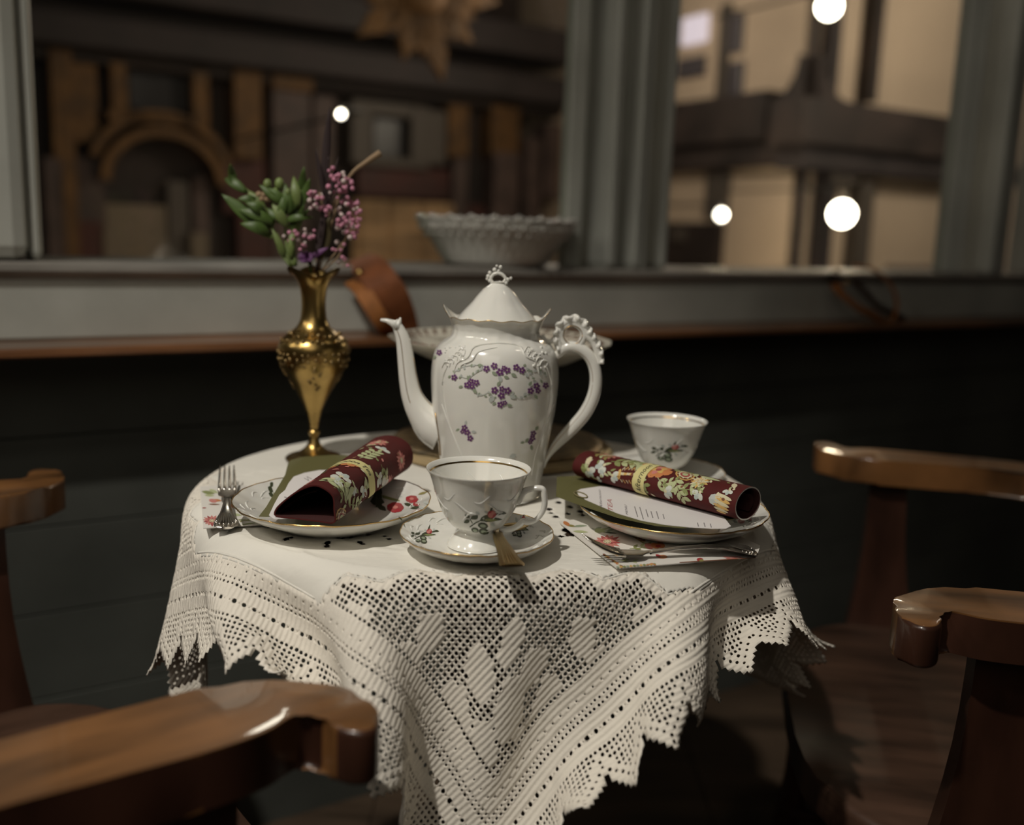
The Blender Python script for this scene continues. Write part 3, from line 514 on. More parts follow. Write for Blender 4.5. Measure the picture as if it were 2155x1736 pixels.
-5,0,7,11,4,2,1147,-1151,-1,-2,-3,-3,0,1,1,-2,-2,-2,0,0,1,-2,-8,-14,-1245,14,-3,1,4,1,2,1,-1,-1,-5,-6,-5,-3,7,10,10,2,0,1098,-1102,1,-1,-3,-4,-2,1,1,2,-1,-3,-3,-3,0,2,1,-3,0,-1258,20,-4,1,2,1,1,0,-2,-4,-4,-7,-6,-2,4,9,
11,7,2,1098,-1102,-1,-1,-4,-3,0,-1,3,1,0,-2,-4,-4,-2,0,3,-2,0,-1256,23,-4,1,1,1,0,-2,-3,-5,-5,-6,-5,-2,2,6,11,11,3,2,1047,-1051,0,-2,-2,-3,-2,0,1,0,2,1,-1,-3,-5,-5,-1,1,-3,-5,-1243,23,-1,-1,2,-1,-2,-2,-5,-5,-5,-5,-3,-2,
2,4,7,11,7,5,-1,996,-998,-1,0,-3,-3,-2,-1,1,0,1,1,1,-1,-1,-4,-5,-3,-2,-7,-17,-1225,24,-1,-1,0,-1,-3,-5,-4,-5,-6,-2,-2,0,2,2,4,7,9,8,2,0,947,-950,1,-2,-1,-2,-3,-1,0,0,0,1,1,1,0,-1,-3,-3,-5,-2,-6,-3,-1203,24,-1,-1,-2,-3,
-3,-5,-5,-5,-4,-1,-1,2,3,2,2,3,5,10,6,2,1,894,-898,1,-1,-1,-2,-3,-1,-1,-1,1,1,1,0,0,1,-1,-1,-4,-3,-3,-4,0,-1178,22,0,-3,-2,-4,-4,-5,-5,-4,-2,-1,1,4,3,3,2,-1,1,7,8,6,2,0,845,-847,-1,0,0,-3,-1,-2,-1,-1,0,0,1,0,2,-1,0,0,-2,
-3,-2,-3,-2,2,-1154,20,-1,-3,-4,-4,-5,-4,-4,-3,-1,1,4,3,4,3,1,-2,0,0,7,8,6,2,0,0,739,-740,-1,-1,1,-2,0,-2,-2,0,-2,-1,-1,1,1,0,2,0,-2,0,-3,-2,-2,-2,-2,0,-1131,15,0,-4,-4,-4,-4,-5,-2,-2,1,3,5,3,4,3,0,-1,-3,-2,2,7,7,6,2,1,
-1,692,-693,0,0,-1,0,-1,-1,-2,0,-1,-1,-2,-1,0,1,2,1,0,-1,-3,-2,-4,-1,-1,-3,0,-1115,11,-1,-4,-4,-4,-3,-4,-1,1,2,5,4,4,3,2,0,-2,-2,-5,0,4,5,7,6,2,1,1,-1,587,-588,1,-1,1,-2,1,-2,-1,-1,0,-2,0,0,-2,-2,0,0,2,2,1,-2,-2,-5,-4,
-2,0,-2,-1,-1105,6,-1,-4,-3,-4,-3,-1,1,3,3,5,4,3,3,1,0,-3,-3,-4,-2,0,5,5,5,6,3,2,0,-1,0,1,433,-433,-1,0,0,1,-1,1,-2,0,-1,-1,-1,-1,-1,0,0,-1,-2,-1,-1,2,3,1,-1,-3,-5,-4,-4,-1,-2,-5,-1103,1,-1,-3,-3,-3,0,0,4,3,3,6,2,4,2,0,
-2,-3,-3,-5,-2,0,3,3,5,4,5,3,3,0,1,-1,0,0,0,281,-280,-2,2,-1,0,0,0,1,0,-1,0,-2,-1,-1,0,-1,-1,-1,1,-1,0,-2,-2,1,3,2,0,-2,-5,-6,-5,-1,-1,-2,-1109,-3,-1,-2,-2,-1,1,4,2,5,3,5,2,3,0,0,-3,-3,-5,-4,-2,0,2,3,4,4,3,3,3,3,1,1,1,
-1,0,0,0,0,-1,1,0,0,0,0,-1,1,0,0,-1,1,0,1,-1,1,0,-1,0,-1,-1,-2,0,0,-2,0,-1,0,1,-1,-1,-1,-1,1,4,0,0,-4,-7,-5,-3,-1,-1,-1122,-6,-1,0,-1,2,2,4,4,3,4,3,2,2,0,-3,-3,-4,-5,-5,-1,0,4,3,4,3,2,3,0,4,2,1,2,1,0,0,0,0,0,0,0,0,0,0,
-1,1,0,0,0,0,1,-1,0,1,1,-2,-1,-1,-1,-2,1,-1,-1,0,-1,0,0,0,0,-1,-1,0,3,1,1,-3,-4,-7,-4,-1,-2,-1140,-8,1,0,3,2,3,4,3,3,4,2,2,0,-2,-3,-4,-5,-5,-4,-2,2,4,4,5,3,2,1,1,1,1,2,2,1,1,2,-1,1,0,0,0,0,0,0,0,0,0,1,0,-1,1,-2,2,0,0,0,
-3,-1,-2,-1,0,0,0,0,0,-1,-1,1,0,1,-2,-1,2,2,1,0,-4,-5,-4,-2,1,-1160,-7,2,1,4,3,2,4,4,2,3,1,1,-2,-2,-4,-5,-5,-5,-4,-1,2,6,5,4,5,2,0,0,0,1,1,1,1,2,1,1,0,2,0,0,1,-1,1,0,0,0,0,-1,0,-1,0,0,2,1,-1,-2,-3,-2,-3,1,0,1,1,-1,1,-2,
1,0,0,1,-2,1,2,1,0,-1,-4,-3,-2,3,-1181,-2,0,3,3,3,3,4,1,4,0,2,-2,-2,-4,-4,-5,-6,-4,-4,0,5,5,5,6,5,2,0,-1,-1,1,-1,1,1,1,0,3,1,1,3,0,1,0,0,0,-1,1,-1,-1,-1,-2,0,0,2,3,0,-1,-4,-5,-2,-1,0,1,2,1,0,1,-2,1,1,-1,1,-1,2,1,0,0,-1,
-3,-2,2,-1198,3,1,2,2,3,3,2,2,3,-1,0,-2,-3,-5,-4,-6,-6,-4,-2,2,5,6,6,6,4,2,1,-2,-1,0,0,-1,0,-1,1,2,3,3,2,3,0,1,-1,0,0,-1,0,-2,-3,-1,-2,0,3,3,2,1,-4,-4,-6,-3,0,0,3,2,1,1,0,0,0,1,0,0,1,1,1,-1,0,-2,-1,2,-1212,11,0,0,1,2,1,
4,1,1,-1,-1,-4,-3,-5,-5,-6,-5,-4,-1,5,5,7,5,7,3,3,-1,-1,-1,0,0,-1,-2,-2,0,1,4,3,5,3,1,1,-1,0,0,0,-1,-2,-3,-2,-4,-1,1,5,4,2,-1,-5,-5,-7,-2,-1,2,3,3,2,1,1,-1,1,0,0,2,0,0,0,0,-1,-1,0,-1223,21,-3,-1,-2,1,0,3,2,-1,0,-4,-3,-5,
-4,-6,-6,-5,-2,1,6,6,6,7,5,4,2,-1,-3,1,0,-1,1,-3,-3,-2,0,2,6,4,5,3,0,-1,0,0,1,-1,-1,-2,-3,-5,-4,-1,4,5,5,2,-4,-5,-8,-5,-3,1,2,5,2,3,1,0,1,0,1,0,1,1,-1,-1,0,-2,1,-1231,28,-3,-2,-4,-2,1,1,1,0,-3,-4,-3,-5,-5,-6,-6,-4,0,3,7,
6,7,6,4,5,0,-1,-2,-1,1,1,0,-2,-3,-4,-2,0,6,5,5,6,0,-1,-1,0,1,1,-1,0,-4,-3,-6,-5,1,5,7,4,-1,-4,-7,-7,-6,-2,1,5,3,4,3,1,1,0,1,1,0,0,-1,0,-1,-1,-2,-1236,31,-1,-3,-3,-4,-1,1,-1,-1,-3,-4,-4,-5,-6,-7,-4,-3,2,4,8,6,8,5,4,3,1,
-2,-2,0,-1,2,0,0,-2,-5,-3,-2,2,5,7,6,3,0,-2,-1,0,1,2,-1,-1,-3,-5,-7,-3,2,7,7,2,-3,-6,-7,-7,-6,-1,4,4,4,4,2,3,0,1,1,0,0,-1,-1,0,-1,-2,-1240,32,0,-1,-4,-2,-3,-2,-1,-3,-3,-5,-4,-6,-6,-6,-5,0,4,6,7,6,8,5,4,2,0,-3,0,-2,1,0,1,
1,-2,-2,-3,-4,-3,4,6,6,6,2,-1,-3,0,0,1,2,0,-1,-5,-4,-8,-3,5,8,6,1,-6,-7,-7,-8,-3,-1,4,6,4,5,2,2,1,1,0,-1,0,0,-2,0,-1,-1241,32,-1,1,-1,-3,-3,-3,-3,-3,-6,-4,-6,-6,-6,-6,-3,2,6,5,8,8,6,5,3,2,-2,-2,-1,0,-1,1,0,2,-1,0,0,-7,
-3,0,2,2,9,7,1,-2,-2,-1,-1,2,1,2,-3,-3,-8,-6,-3,10,9,3,-3,-6,-8,-8,-6,-4,2,5,6,5,4,4,1,1,0,0,-2,0,0,0,0,-1235,26,3,4,-1,0,-4,-4,-4,-5,-6,-7,-5,-8,-6,-4,-1,4,6,6,6,13,4,4,2,0,-1,-2,-1,0,-1,0,0,2,0,4,0,-3,-6,-1,0,-15,15,
12,5,1,-2,-1,-9,1,5,4,-5,1,-3,-3,-22,11,12,7,1,-5,-8,-10,-8,-5,-2,4,7,6,6,5,2,2,-1,-1,0,-1,0,1,-1,-1228,20,6,7,0,3,-5,-3,-7,-6,-9,-5,-10,-7,-5,-5,1,8,7,5,0,30,-5,5,-2,-1,-1,-1,-1,-1,0,0,0,1,-2,16,-10,6,-8,1,16,-76,40,21,
7,9,-6,9,-34,3,14,14,-30,21,-4,34,-93,29,20,13,2,0,-10,-15,-7,-8,-5,1,9,8,8,7,3,2,-2,-1,-2,1,1,2,0,1021,-1,3,3,3,5,2,3,2,3,-3,-1,-5,-3,-7,-7,-7,-9,-3,-5,-3,0,1,2,6,6,6,10,8,8,4,3,-8,-7,-8,-9,-9,-9,-4,-3,0,1,-1,0,2,3,8,7,
7,10,3,-2,-11,-7,-6,-7,-2,-2,5,2,8,5,-5,-6,-2,-2,2,4,6,5,5,2,-4,-2,-1,0,1,-1,2,-1,10,1024,-3,2,2,5,3,3,4,2,3,-1,0,-3,-5,-4,-6,-8,-7,-5,-6,-3,-2,0,3,3,6,6,9,8,7,5,2,-4,-8,-8,-8,-8,-8,-5,-2,-1,-1,0,1,2,5,5,7,7,8,1,-4,-7,
-8,-5,-5,-1,-1,3,5,4,1,-3,-4,-1,-1,3,4,5,5,3,-1,-3,-3,1,0,2,0,2,1,0,1028,-5,0,4,3,4,4,3,3,3,1,1,-3,-2,-5,-5,-7,-7,-7,-5,-5,-2,-2,2,3,5,6,8,7,8,6,2,-3,-7,-8,-8,-7,-8,-5,-3,-1,-1,1,0,3,4,6,6,7,6,1,-6,-6,-7,-5,-4,0,0,3,5,2,
0,-4,-2,-1,1,3,5,5,4,2,-4,-3,-4,2,1,2,2,2,1,1,1036,-9,2,2,4,3,5,4,3,2,4,0,0,-2,-4,-4,-7,-6,-7,-7,-5,-3,-3,1,2,4,6,7,7,7,7,4,-3,-7,-7,-8,-7,-7,-5,-3,-2,0,-1,2,3,4,5,5,8,5,-1,-6,-6,-7,-3,-3,-1,2,3,4,1,-2,-2,-3,2,1,4,5,5,3,
0,-5,-5,-2,0,3,2,3,1,3,-1,1046,-11,1,2,3,5,3,4,4,4,2,3,0,-1,-2,-4,-6,-5,-8,-7,-5,-5,-3,-1,2,3,5,6,7,7,7,4,-1,-7,-7,-6,-8,-6,-5,-3,-2,-2,2,0,4,4,3,7,5,5,-2,-6,-7,-4,-3,-3,1,1,4,3,-1,-2,-2,0,1,3,4,5,5,1,-3,-4,-5,-2,0,2,3,
3,2,2,2,1059,-13,0,3,2,4,3,5,4,3,4,3,2,0,-2,-2,-6,-4,-7,-7,-7,-4,-5,-2,1,2,4,6,7,6,6,5,0,-6,-7,-6,-6,-7,-3,-4,-2,-1,0,2,2,4,3,6,5,3,-3,-5,-5,-5,-2,-2,1,2,3,2,-2,-2,0,0,2,4,5,5,2,-1,-3,-5,-3,-3,1,1,3,2,3,3,1,1075,-15,0,2,
2,4,3,4,4,4,4,3,3,2,-1,-1,-5,-4,-6,-6,-8,-5,-4,-4,-1,2,3,6,5,6,6,5,0,-5,-6,-6,-5,-6,-3,-3,-2,-2,1,1,3,2,2,4,7,0,-2,-5,-5,-3,-2,0,0,3,2,0,-2,0,-1,2,3,5,4,4,0,-2,-5,-2,-4,-1,0,1,2,2,3,3,2,1094,-18,1,2,2,2,4,3,4,5,4,3,4,2,
1,0,-3,-5,-4,-7,-6,-6,-5,-4,-2,0,3,5,5,4,6,5,-1,-3,-7,-5,-4,-3,-4,-2,-1,-2,-1,2,2,0,2,4,3,2,-3,-4,-3,-2,-2,-1,2,2,1,-1,0,-1,1,2,5,4,3,3,-2,-4,-3,-2,-2,-2,0,2,1,1,4,2,1,1111,-18,1,0,2,2,2,4,3,5,4,4,4,3,2,0,0,-4,-5,-5,-6,
-7,-4,-5,-3,-1,3,4,5,4,4,2,0,-4,-5,-4,-3,-2,-3,-1,-1,-2,0,1,0,1,0,3,2,0,-2,-1,-3,-2,-1,0,1,1,1,-1,0,0,3,2,5,3,3,0,-3,-4,-2,-1,-2,-1,1,0,1,2,2,3,1,1126,-17,1,-1,1,0,3,2,4,4,4,5,3,4,3,2,-1,-1,-5,-4,-6,-6,-5,-4,-4,-2,3,3,5,
2,3,0,-1,-4,-4,-2,-3,0,-2,-1,-1,-1,0,0,0,0,0,1,1,0,-1,-1,-1,-2,-1,0,1,0,1,0,0,1,3,3,4,3,1,-2,-3,-3,-2,0,-1,-1,1,0,1,1,3,1,1,1137,-14,0,-1,-2,1,0,3,2,5,3,5,4,3,5,1,2,-1,-3,-5,-4,-6,-5,-5,-2,-2,1,3,3,1,1,-1,-2,-4,-2,-2,-1,
0,-1,-1,0,0,-1,0,-1,0,0,1,-1,1,-1,-1,-1,-1,0,-1,0,1,0,1,0,3,2,4,3,1,-1,-2,-3,-1,-1,-1,0,-1,1,0,0,3,1,2,1,1144,-11,-1,0,-3,-1,-1,2,2,3,4,3,6,3,4,3,2,1,-3,-3,-5,-5,-4,-5,-3,0,0,1,2,-1,-1,-1,-4,-1,-2,-1,0,-1,0,0,0,0,0,-1,1,
-1,0,0,0,-1,0,-1,-1,0,-2,0,1,-1,1,1,1,3,2,3,2,0,-1,-3,-1,-1,0,-1,0,0,-1,1,1,1,2,2,1,1145,-8,1,-3,-2,-2,-2,0,1,2,4,3,5,4,4,3,3,1,-1,-3,-4,-5,-3,-5,-1,-2,-1,1,-1,-2,-3,-2,-2,0,-2,1,0,0,0,0,0,0,0,0,0,0,0,0,0,0,-1,-1,-1,-1,
-1,-1,1,-1,1,1,2,2,3,1,2,-2,0,-2,-1,-1,1,-1,0,0,-1,1,2,0,3,1,1,1139,-3,0,-3,-3,-2,-3,-1,0,0,3,4,3,5,4,4,2,2,0,-3,-3,-4,-3,-4,-2,-1,-3,-2,-3,-3,-1,-1,-1,1,-1,1,0,0,0,0,0,0,1,-1,0,0,1,-1,0,0,0,0,-1,-1,-2,0,-1,0,0,1,2,2,2,
1,0,0,-1,-1,0,0,0,-1,0,0,-1,2,0,3,1,2,2,1127,1,1,-4,-2,-4,-3,-2,-1,-1,2,2,4,4,4,3,4,2,0,-1,-3,-4,-2,-4,-3,-4,-4,-4,-1,-2,0,0,1,-1,1,-228,228,1,-1,0,0,0,0,-1,-2,0,-1,-1,1,2,1,1,2,0,0,-1,0,0,0,0,-1,0,0,0,0,3,1,2,3,1,1107,
7,-1,-3,-3,-4,-3,-3,-2,-1,0,1,2,5,3,5,2,3,1,-1,-2,-4,-4,-4,-6,-5,-3,-2,-1,2,-1,0,-351,352,1,-1,0,0,-1,0,-1,-2,1,0,1,2,1,0,0,-1,1,0,0,0,-1,0,0,1,0,2,2,3,3,3,1084,10,0,-3,-2,-5,-3,-3,-3,-1,-2,0,2,2,5,3,3,4,1,0,-3,-6,-5,-7,
-5,-4,-1,1,-1,-474,476,0,0,0,-1,0,-2,0,1,1,1,0,1,0,0,0,0,-1,1,-1,0,1,1,2,2,3,3,3,1056,13,0,-1,-4,-3,-4,-3,-3,-3,-1,-2,1,2,3,4,3,4,2,-2,-5,-8,-7,-6,-3,0,1,-560,561,1,-1,0,-2,1,-2,2,0,1,1,0,0,0,0,-1,1,-1,1,0,2,1,3,3,5,5,
1027,15,0,-1,-2,-4,-2,-4,-3,-3,-3,-2,0,1,3,3,4,3,1,-5,-7,-9,-6,-2,0,0,-599,601,1,-1,0,-1,-1,1,0,1,0,1,0,0,0,0,0,-1,1,1,1,1,3,3,13,28,998,16,0,-1,-1,-2,-3,-3,-3,-4,-3,-2,-2,1,2,3,4,2,-2,-9,-8,-6,-2,-1,-682,685,1,-1,-1,0,
0,1,0,1,0,0,0,0,0,0,1,-1,1,2,1,4,5,3,970,16,0,0,-1,-1,-2,-3,-3,-3,-4,-3,-1,-1,1,4,3,-1,-7,-8,-7,-3,1,-725,727,1,-1,-1,0,1,1,-1,2,-1,0,0,0,0,1,-1,0,2,1,3,5,7,941,17,-1,0,-1,0,-1,-2,-3,-3,-4,-3,-2,-2,2,2,1,-4,-10,-7,-2,-1,
-765,769,-1,0,0,0,0,1,0,1,-1,0,0,0,0,0,1,0,1,2,3,0,916,16,-1,0,1,-1,0,-2,-1,-4,-3,-3,-3,-1,0,1,-3,-7,-9,-4,1,-807,809,0,0,0,0,1,0,1,-1,0,0,1,-2,1,0,1,0,2,2,3,896,14,-1,1,1,0,-1,1,-3,-1,-3,-4,-2,-2,-1,-1,-8,-9,-4,-1,-847,
850,0,0,0,1,0,1,-1,1,-1,0,0,-1,1,0,1,1,2,0,881,12,-1,1,1,1,0,0,-1,-1,-2,-3,-2,-3,-3,-5,-10,-7,0,-891,893,0,-1,2,0,1,-1,1,-1,0,0,-1,1,0,0,2,0,3,873,10,-2,2,1,1,0,2,-1,0,-2,-1,-4,-3,-6,-9,-9,-2,-1,-888,891,0,-1,1,1,1,0,-1,
1,-1,-1,1,-1,1,0,1,0,0,873,7,-1,1,0,3,1,0,2,0,0,-2,-4,-5,-10,-10,-4,-1,-932,934,-1,0,1,2,0,-1,1,-1,0,-1,1,-1,1,0,0,1,883,3,0,0,1,2,2,2,1,3,-1,-3,-4,-7,-12,-9,-1,-974,975,0,1,1,1,-1,1,-1,0,-1,1,-1,0,0,0,-1,900,-1,0,1,1,2,
1,3,2,3,0,-3,-6,-9,-12,-5,-1,-970,972,0,-1,3,0,1,0,-1,0,-1,0,0,0,0,-1,1,919,-5,3,-1,2,0,2,2,3,3,0,-3,-7,-11,-8,-3,-1016,1016,0,2,1,1,-1,0,0,-1,0,0,-1,1,-2,-1,930,-6,3,0,0,0,2,0,4,2,0,-4,-6,-11,-6,-1,-1014,1014,0,0,3,0,1,
-1,-1,0,0,0,-1,-1,0,0,931,-6,3,0,-1,1,0,0,3,1,0,-3,-8,-10,-2,-1,-1012,1012,0,-1,3,1,0,0,-1,0,0,-1,0,-1,-2,-2,925,-6,2,1,-1,0,0,0,2,0,0,-4,-7,-8,-1,-1058,1056,1,0,3,0,0,-1,0,-1,-1,0,0,-3,3,911,-6,2,0,1,-1,-1,1,0,0,0,-4,
-8,-5,-1,-1057,1055,0,1,3,0,0,-1,-1,-1,0,-1,-1,-3,-2,888,-5,1,1,0,-1,0,0,0,-1,-1,-3,-9,-4,0,-1055,1053,0,0,4,1,0,-2,-1,-2,0,-1,-1,-5,5,859,-4,1,0,1,-1,-1,1,-1,0,-2,-6,-6,-4,-1100,1097,2,2,3,1,-2,-3,-3,0,-1,-4,-14,-45,
829,-4,1,1,-1,1,-1,1,0,-1,-4,-5,-7,-3,-1100,1098,0,3,5,3,-4,-4,-4,-1,-1,-1,-3,6,796,-3,0,1,-1,2,0,0,0,-1,-4,-7,-7,-1,-1100,1096,1,3,7,3,-2,-6,-4,-4,-2,0,-1,2,763,-3,0,1,0,1,1,2,-2,-1,-4,-9,-6,-1,-1100,1096,1,3,8,4,-1,-5,
-7,-4,-4,0,-2,2,730,-3,1,0,1,1,1,2,-1,-3,-4,-9,-6,0,-1102,1098,-1,4,9,4,1,-6,-6,-6,-4,-3,-2,1,698,-2,0,0,2,1,1,2,-2,-2,-5,-9,-6,0,-1101,1096,0,5,7,7,0,-4,-6,-6,-6,-4,-6,-17,667,-2,1,0,1,2,1,1,-1,-4,-4,-9,-5,-1,-1101,
1096,0,5,8,6,2,-3,-6,-5,-6,-5,-3,-1,636,-1,0,1,1,1,2,0,-1,-3,-5,-9,-5,-1,-1101,1096,1,4,8,5,3,-1,-4,-6,-4,-4,-5,-1,607,-1,0,1,1,2,1,1,-2,-3,-6,-6,-7,-1,-1101,1097,-1,6,6,5,4,0,-3,-4,-4,-4,-3,0,578,-1,0,1,2,1,1,2,-3,-4,
-4,-7,-6,-1,-1102,1096,1,5,5,5,3,2,-2,-3,-2,-3,-4,-3,548,-1,1,1,1,2,1,1,-4,-3,-4,-7,-5,-2,-1102,1096,2,4,4,4,4,1,1,-2,-2,-2,-5,-1,518,0,2,0,2,1,0,-1,-2,-4,-4,-6,-4,-3,0,-1058,1052,0,3,3,3,3,4,2,1,-1,-1,-2,-4,-3,486,5,-1,
0,1,1,-1,-2,-3,-4,-3,-4,-5,-3,0,-1059,1053,2,1,3,1,4,3,2,2,0,0,-3,-5,-6,462,5,2,0,0,-1,-2,-3,-4,-4,-2,-2,-5,-2,-1,-1059,1053,2,3,0,2,2,3,2,3,1,0,-3,-5,-4,430,16,-4,-2,-2,-3,-4,-4,-3,-3,-1,-2,-3,-3,-1,0,-1017,1012,0,2,3,
0,0,1,3,3,2,1,2,-2,-10,-24,385,45,-25,-10,-4,-5,-3,-5,-2,-1,-2,-1,-1,-3,-2,0,-1018,1014,0,2,4,0,-2,-1,3,2,3,1,3,2,-3,3,422,16,-4,-7,-5,-4,-3,-3,0,-2,0,-1,-1,-3,-2,0,-1017,1012,2,5,4,-2,-4,-2,1,2,3,2,3,3,1,2,440,4,-2,-4,
-4,-3,-1,-1,-1,0,0,-1,-1,-2,-2,-1,1,-977,971,1,4,6,4,-2,-7,-3,-2,2,2,2,4,4,2,1,447,-8,2,-3,-1,-2,0,1,-1,1,-1,-1,-1,-1,-3,0,-1,-976,971,2,7,9,2,-4,-8,-5,-3,0,1,2,4,4,3,3,435,-14,3,-1,-1,1,0,1,1,-1,-1,-2,0,-1,-1,-3,0,0,
-935,931,0,5,9,8,1,-5,-8,-6,-5,-3,1,1,3,5,3,4,409,-14,1,-1,2,1,0,2,-1,-1,-2,-1,-1,0,-1,-2,-1,-1,1,-892,887,0,3,8,11,4,1,-5,-8,-6,-7,-4,-1,-1,3,3,2,1,380,-14,1,1,1,1,2,-1,-1,-2,-3,0,-1,1,-1,-1,-2,-1,1,-893,887,3,6,9,9,2,
0,-5,-5,-8,-5,-7,-3,-1,1,1,2,-1,347,-9,-1,0,1,2,-1,-1,-3,-3,-1,-1,2,-1,0,-1,-2,-1,1,-2,-850,848,0,4,10,9,3,1,-1,-3,-4,-5,-8,-6,-4,-3,-1,0,1,-1,323,-6,-2,1,0,0,-2,-3,-3,-2,-1,1,1,1,-2,0,-2,0,-1,0,0,-810,806,1,3,8,10,6,0,
-2,-1,-1,-2,-5,-7,-5,-6,-4,-2,0,0,1,305,-2,-3,-1,-1,-3,-3,-3,-1,-2,1,1,2,-1,-1,-1,0,-2,0,0,0,-1,-767,765,-1,3,7,10,7,3,-1,-3,-3,0,-2,-4,-4,-6,-5,-5,-3,-1,-2,0,298,-1,-5,-2,-2,-4,-3,-1,-2,2,0,2,0,0,-1,-1,-1,-1,0,-1,1,0,0,
-727,723,1,2,6,8,9,3,1,0,-3,-4,-2,-2,-2,-4,-4,-6,-4,-4,-1,-2,1,302,-8,-2,-2,-3,-3,-1,-1,0,2,2,0,0,-1,-1,0,-1,-1,-1,0,0,0,1,0,-685,682,-1,3,5,9,7,3,2,2,-1,-1,-3,-5,-3,-4,-2,-5,-3,-5,-3,-2,-1,3,301,-14,0,-3,-2,-1,-1,1,2,1,
1,1,-2,-1,-1,1,-1,-1,-1,-1,0,1,0,1,0,-1,-600,600,-3,1,2,6,7,6,3,1,3,1,2,-1,-3,-5,-4,-6,-4,-4,-4,-3,-2,-2,-1,1,293,-19,0,-1,-1,0,1,1,2,2,-1,-1,-1,-1,1,-1,1,-2,-1,-1,-1,0,1,1,1,0,-1,-559,559,-1,-1,3,5,7,6,2,-1,2,1,4,2,1,
-2,-4,-7,-6,-6,-6,-4,-2,-2,-1,-1,-1,277,-22,1,-1,1,0,3,1,1,0,-1,-2,0,1,-1,2,-1,-1,-2,-1,-2,0,1,0,2,0,1,0,0,-477,475,1,-1,1,1,6,7,5,2,-2,0,0,2,4,4,3,-2,-4,-6,-7,-8,-6,-6,-3,-1,0,-1,0,256,-22,-1,1,2,1,2,1,0,-2,-1,0,-1,2,1,
1,-1,-2,-2,-1,-2,0,-1,1,0,2,1,1,0,-1,1,0,-353,352,0,-1,1,0,1,3,4,7,4,2,0,-3,-2,1,2,3,6,3,1,-3,-6,-9,-7,-8,-7,-2,-2,0,-3,-7,233,-22,0,1,2,2,0,1,-3,0,-1,0,2,1,2,-1,0,-3,-1,-3,-1,-1,0,0,0,1,1,1,1,1,0,0,0,0,0,-229,228,0,-1,
0,1,0,1,1,4,4,6,4,2,0,-2,-3,-2,-1,2,3,5,5,4,-2,-5,-8,-10,-7,-7,-4,-3,1,-1,2,209,-20,0,1,1,1,-1,-1,-1,0,0,1,3,1,1,0,-3,-2,-3,-1,0,-2,-1,1,-1,1,0,1,1,2,0,1,-1,1,0,0,-1,0,1,-1,1,-1,0,0,0,0,0,0,0,0,0,1,0,2,4,4,5,5,2,0,0,-2,
-4,-3,-1,-1,4,5,4,6,1,-4,-7,-9,-8,-8,-5,-3,-1,1,1,187,-18,0,0,0,-1,-1,-1,1,0,1,2,3,2,-1,-2,-3,-2,-2,-2,1,-2,0,-1,1,-1,1,0,0,1,2,0,1,0,1,-1,1,-1,1,-1,1,-1,0,0,0,0,0,0,1,0,1,0,0,3,5,4,6,4,1,0,0,-3,-2,-4,-4,-1,1,5,4,6,3,0,
-6,-8,-10,-7,-6,-3,-2,0,0,168,-17,0,-2,0,-2,-1,1,1,1,3,2,2,1,-2,-4,-2,-3,0,-2,0,0,-1,-1,1,0,0,0,0,0,1,0,1,0,2,0,0,0,0,1,0,-1,1,-1,0,1,0,1,1,-1,0,0,0,3,5,6,6,3,2,1,-1,-1,-4,-3,-4,-3,-2,3,4,5,5,2,-3,-7,-9,-8,-6,-5,-1,-1,0,
150,-17,-1,-2,-2,0,1,0,3,1,4,2,0,-1,-3,-3,-3,-1,-1,-1,1,-1,-1,-1,1,1,0,0,-1,0,0,0,0,1,1,0,1,1,0,0,2,-1,1,0,0,1,1,-1,0,-1,-1,-1,1,2,5,7,6,5,4,0,0,-1,-3,-3,-4,-4,-4,0,1,6,4,5,-1,-6,-7,-7,-7,-5,-2,-1,0,132,-19,-1,-1,-1,0,1,
3,2,2,3,1,-1,-2,-5,-2,-2,-1,0,1,-1,-1,-2,1,0,2,0,0,-1,-1,0,-1,1,-1,1,1,0,2,0,3,1,2,0,0,1,-2,1,-1,-2,-1,-2,-1,0,2,6,5,8,6,5,2,1,-2,0,-4,-3,-5,-5,-2,-1,2,4,6,1,-3,-6,-8,-5,-4,-4,-1,1,110,-20,0,-2,1,0,3,1,4,2,1,0,-3,-3,-4,
-1,-2,0,1,0,0,-3,0,0,0,2,2,-1,-2,0,-1,0,-1,0,-1,1,0,2,2,3,4,3,1,0,-1,-2,-1,-2,-2,-3,-2,-2,0,2,5,5,8,8,5,5,1,0,-1,-2,-3,-3,-6,-4,-3,-1,2,5,3,-2,-3,-7,-5,-5,-3,-1,1,84,-18,-1,-1,0,1,2,3,3,1,0,-2,-4,-2,-3,-2,0,1,1,0,-1,-3,
-1,1,1,2,2,-2,-1,-1,0,0,-2,0,-2,0,1,0,4,2,7,4,4,-1,-1,-2,-2,-3,-3,-5,-2,-2,-2,2,3,6,7,9,7,5,3,2,-1,-1,-2,-3,-5,-4,-5,-2,-2,3,3,0,-3,-5,-5,-4,-2,-3,2,56,-16,1,-1,-2,1,1,3,3,0,-2,-3,-3,-3,-1,0,-1,3,0,0,-3,-3,1,0,2,2,0,0,
-2,0,-1,0,0,-2,-2,-1,0,1,2,3,7,5,6,1,0,-1,-3,-4,-3,-5,-4,-3,-3,-1,3,5,8,8,8,7,4,3,0,0,-1,-2,-4,-5,-4,-5,-2,-1,2,0,-3,-3,-5,-4,-2,-2,1,21,-9,-1,-2,-2,-1,0,3,1,-1,-3,-2,-2,-3,-1,1,2,1,0,-2,-3,-2,1,0,3,2,0,-1,-2,0,-1,1,-1,
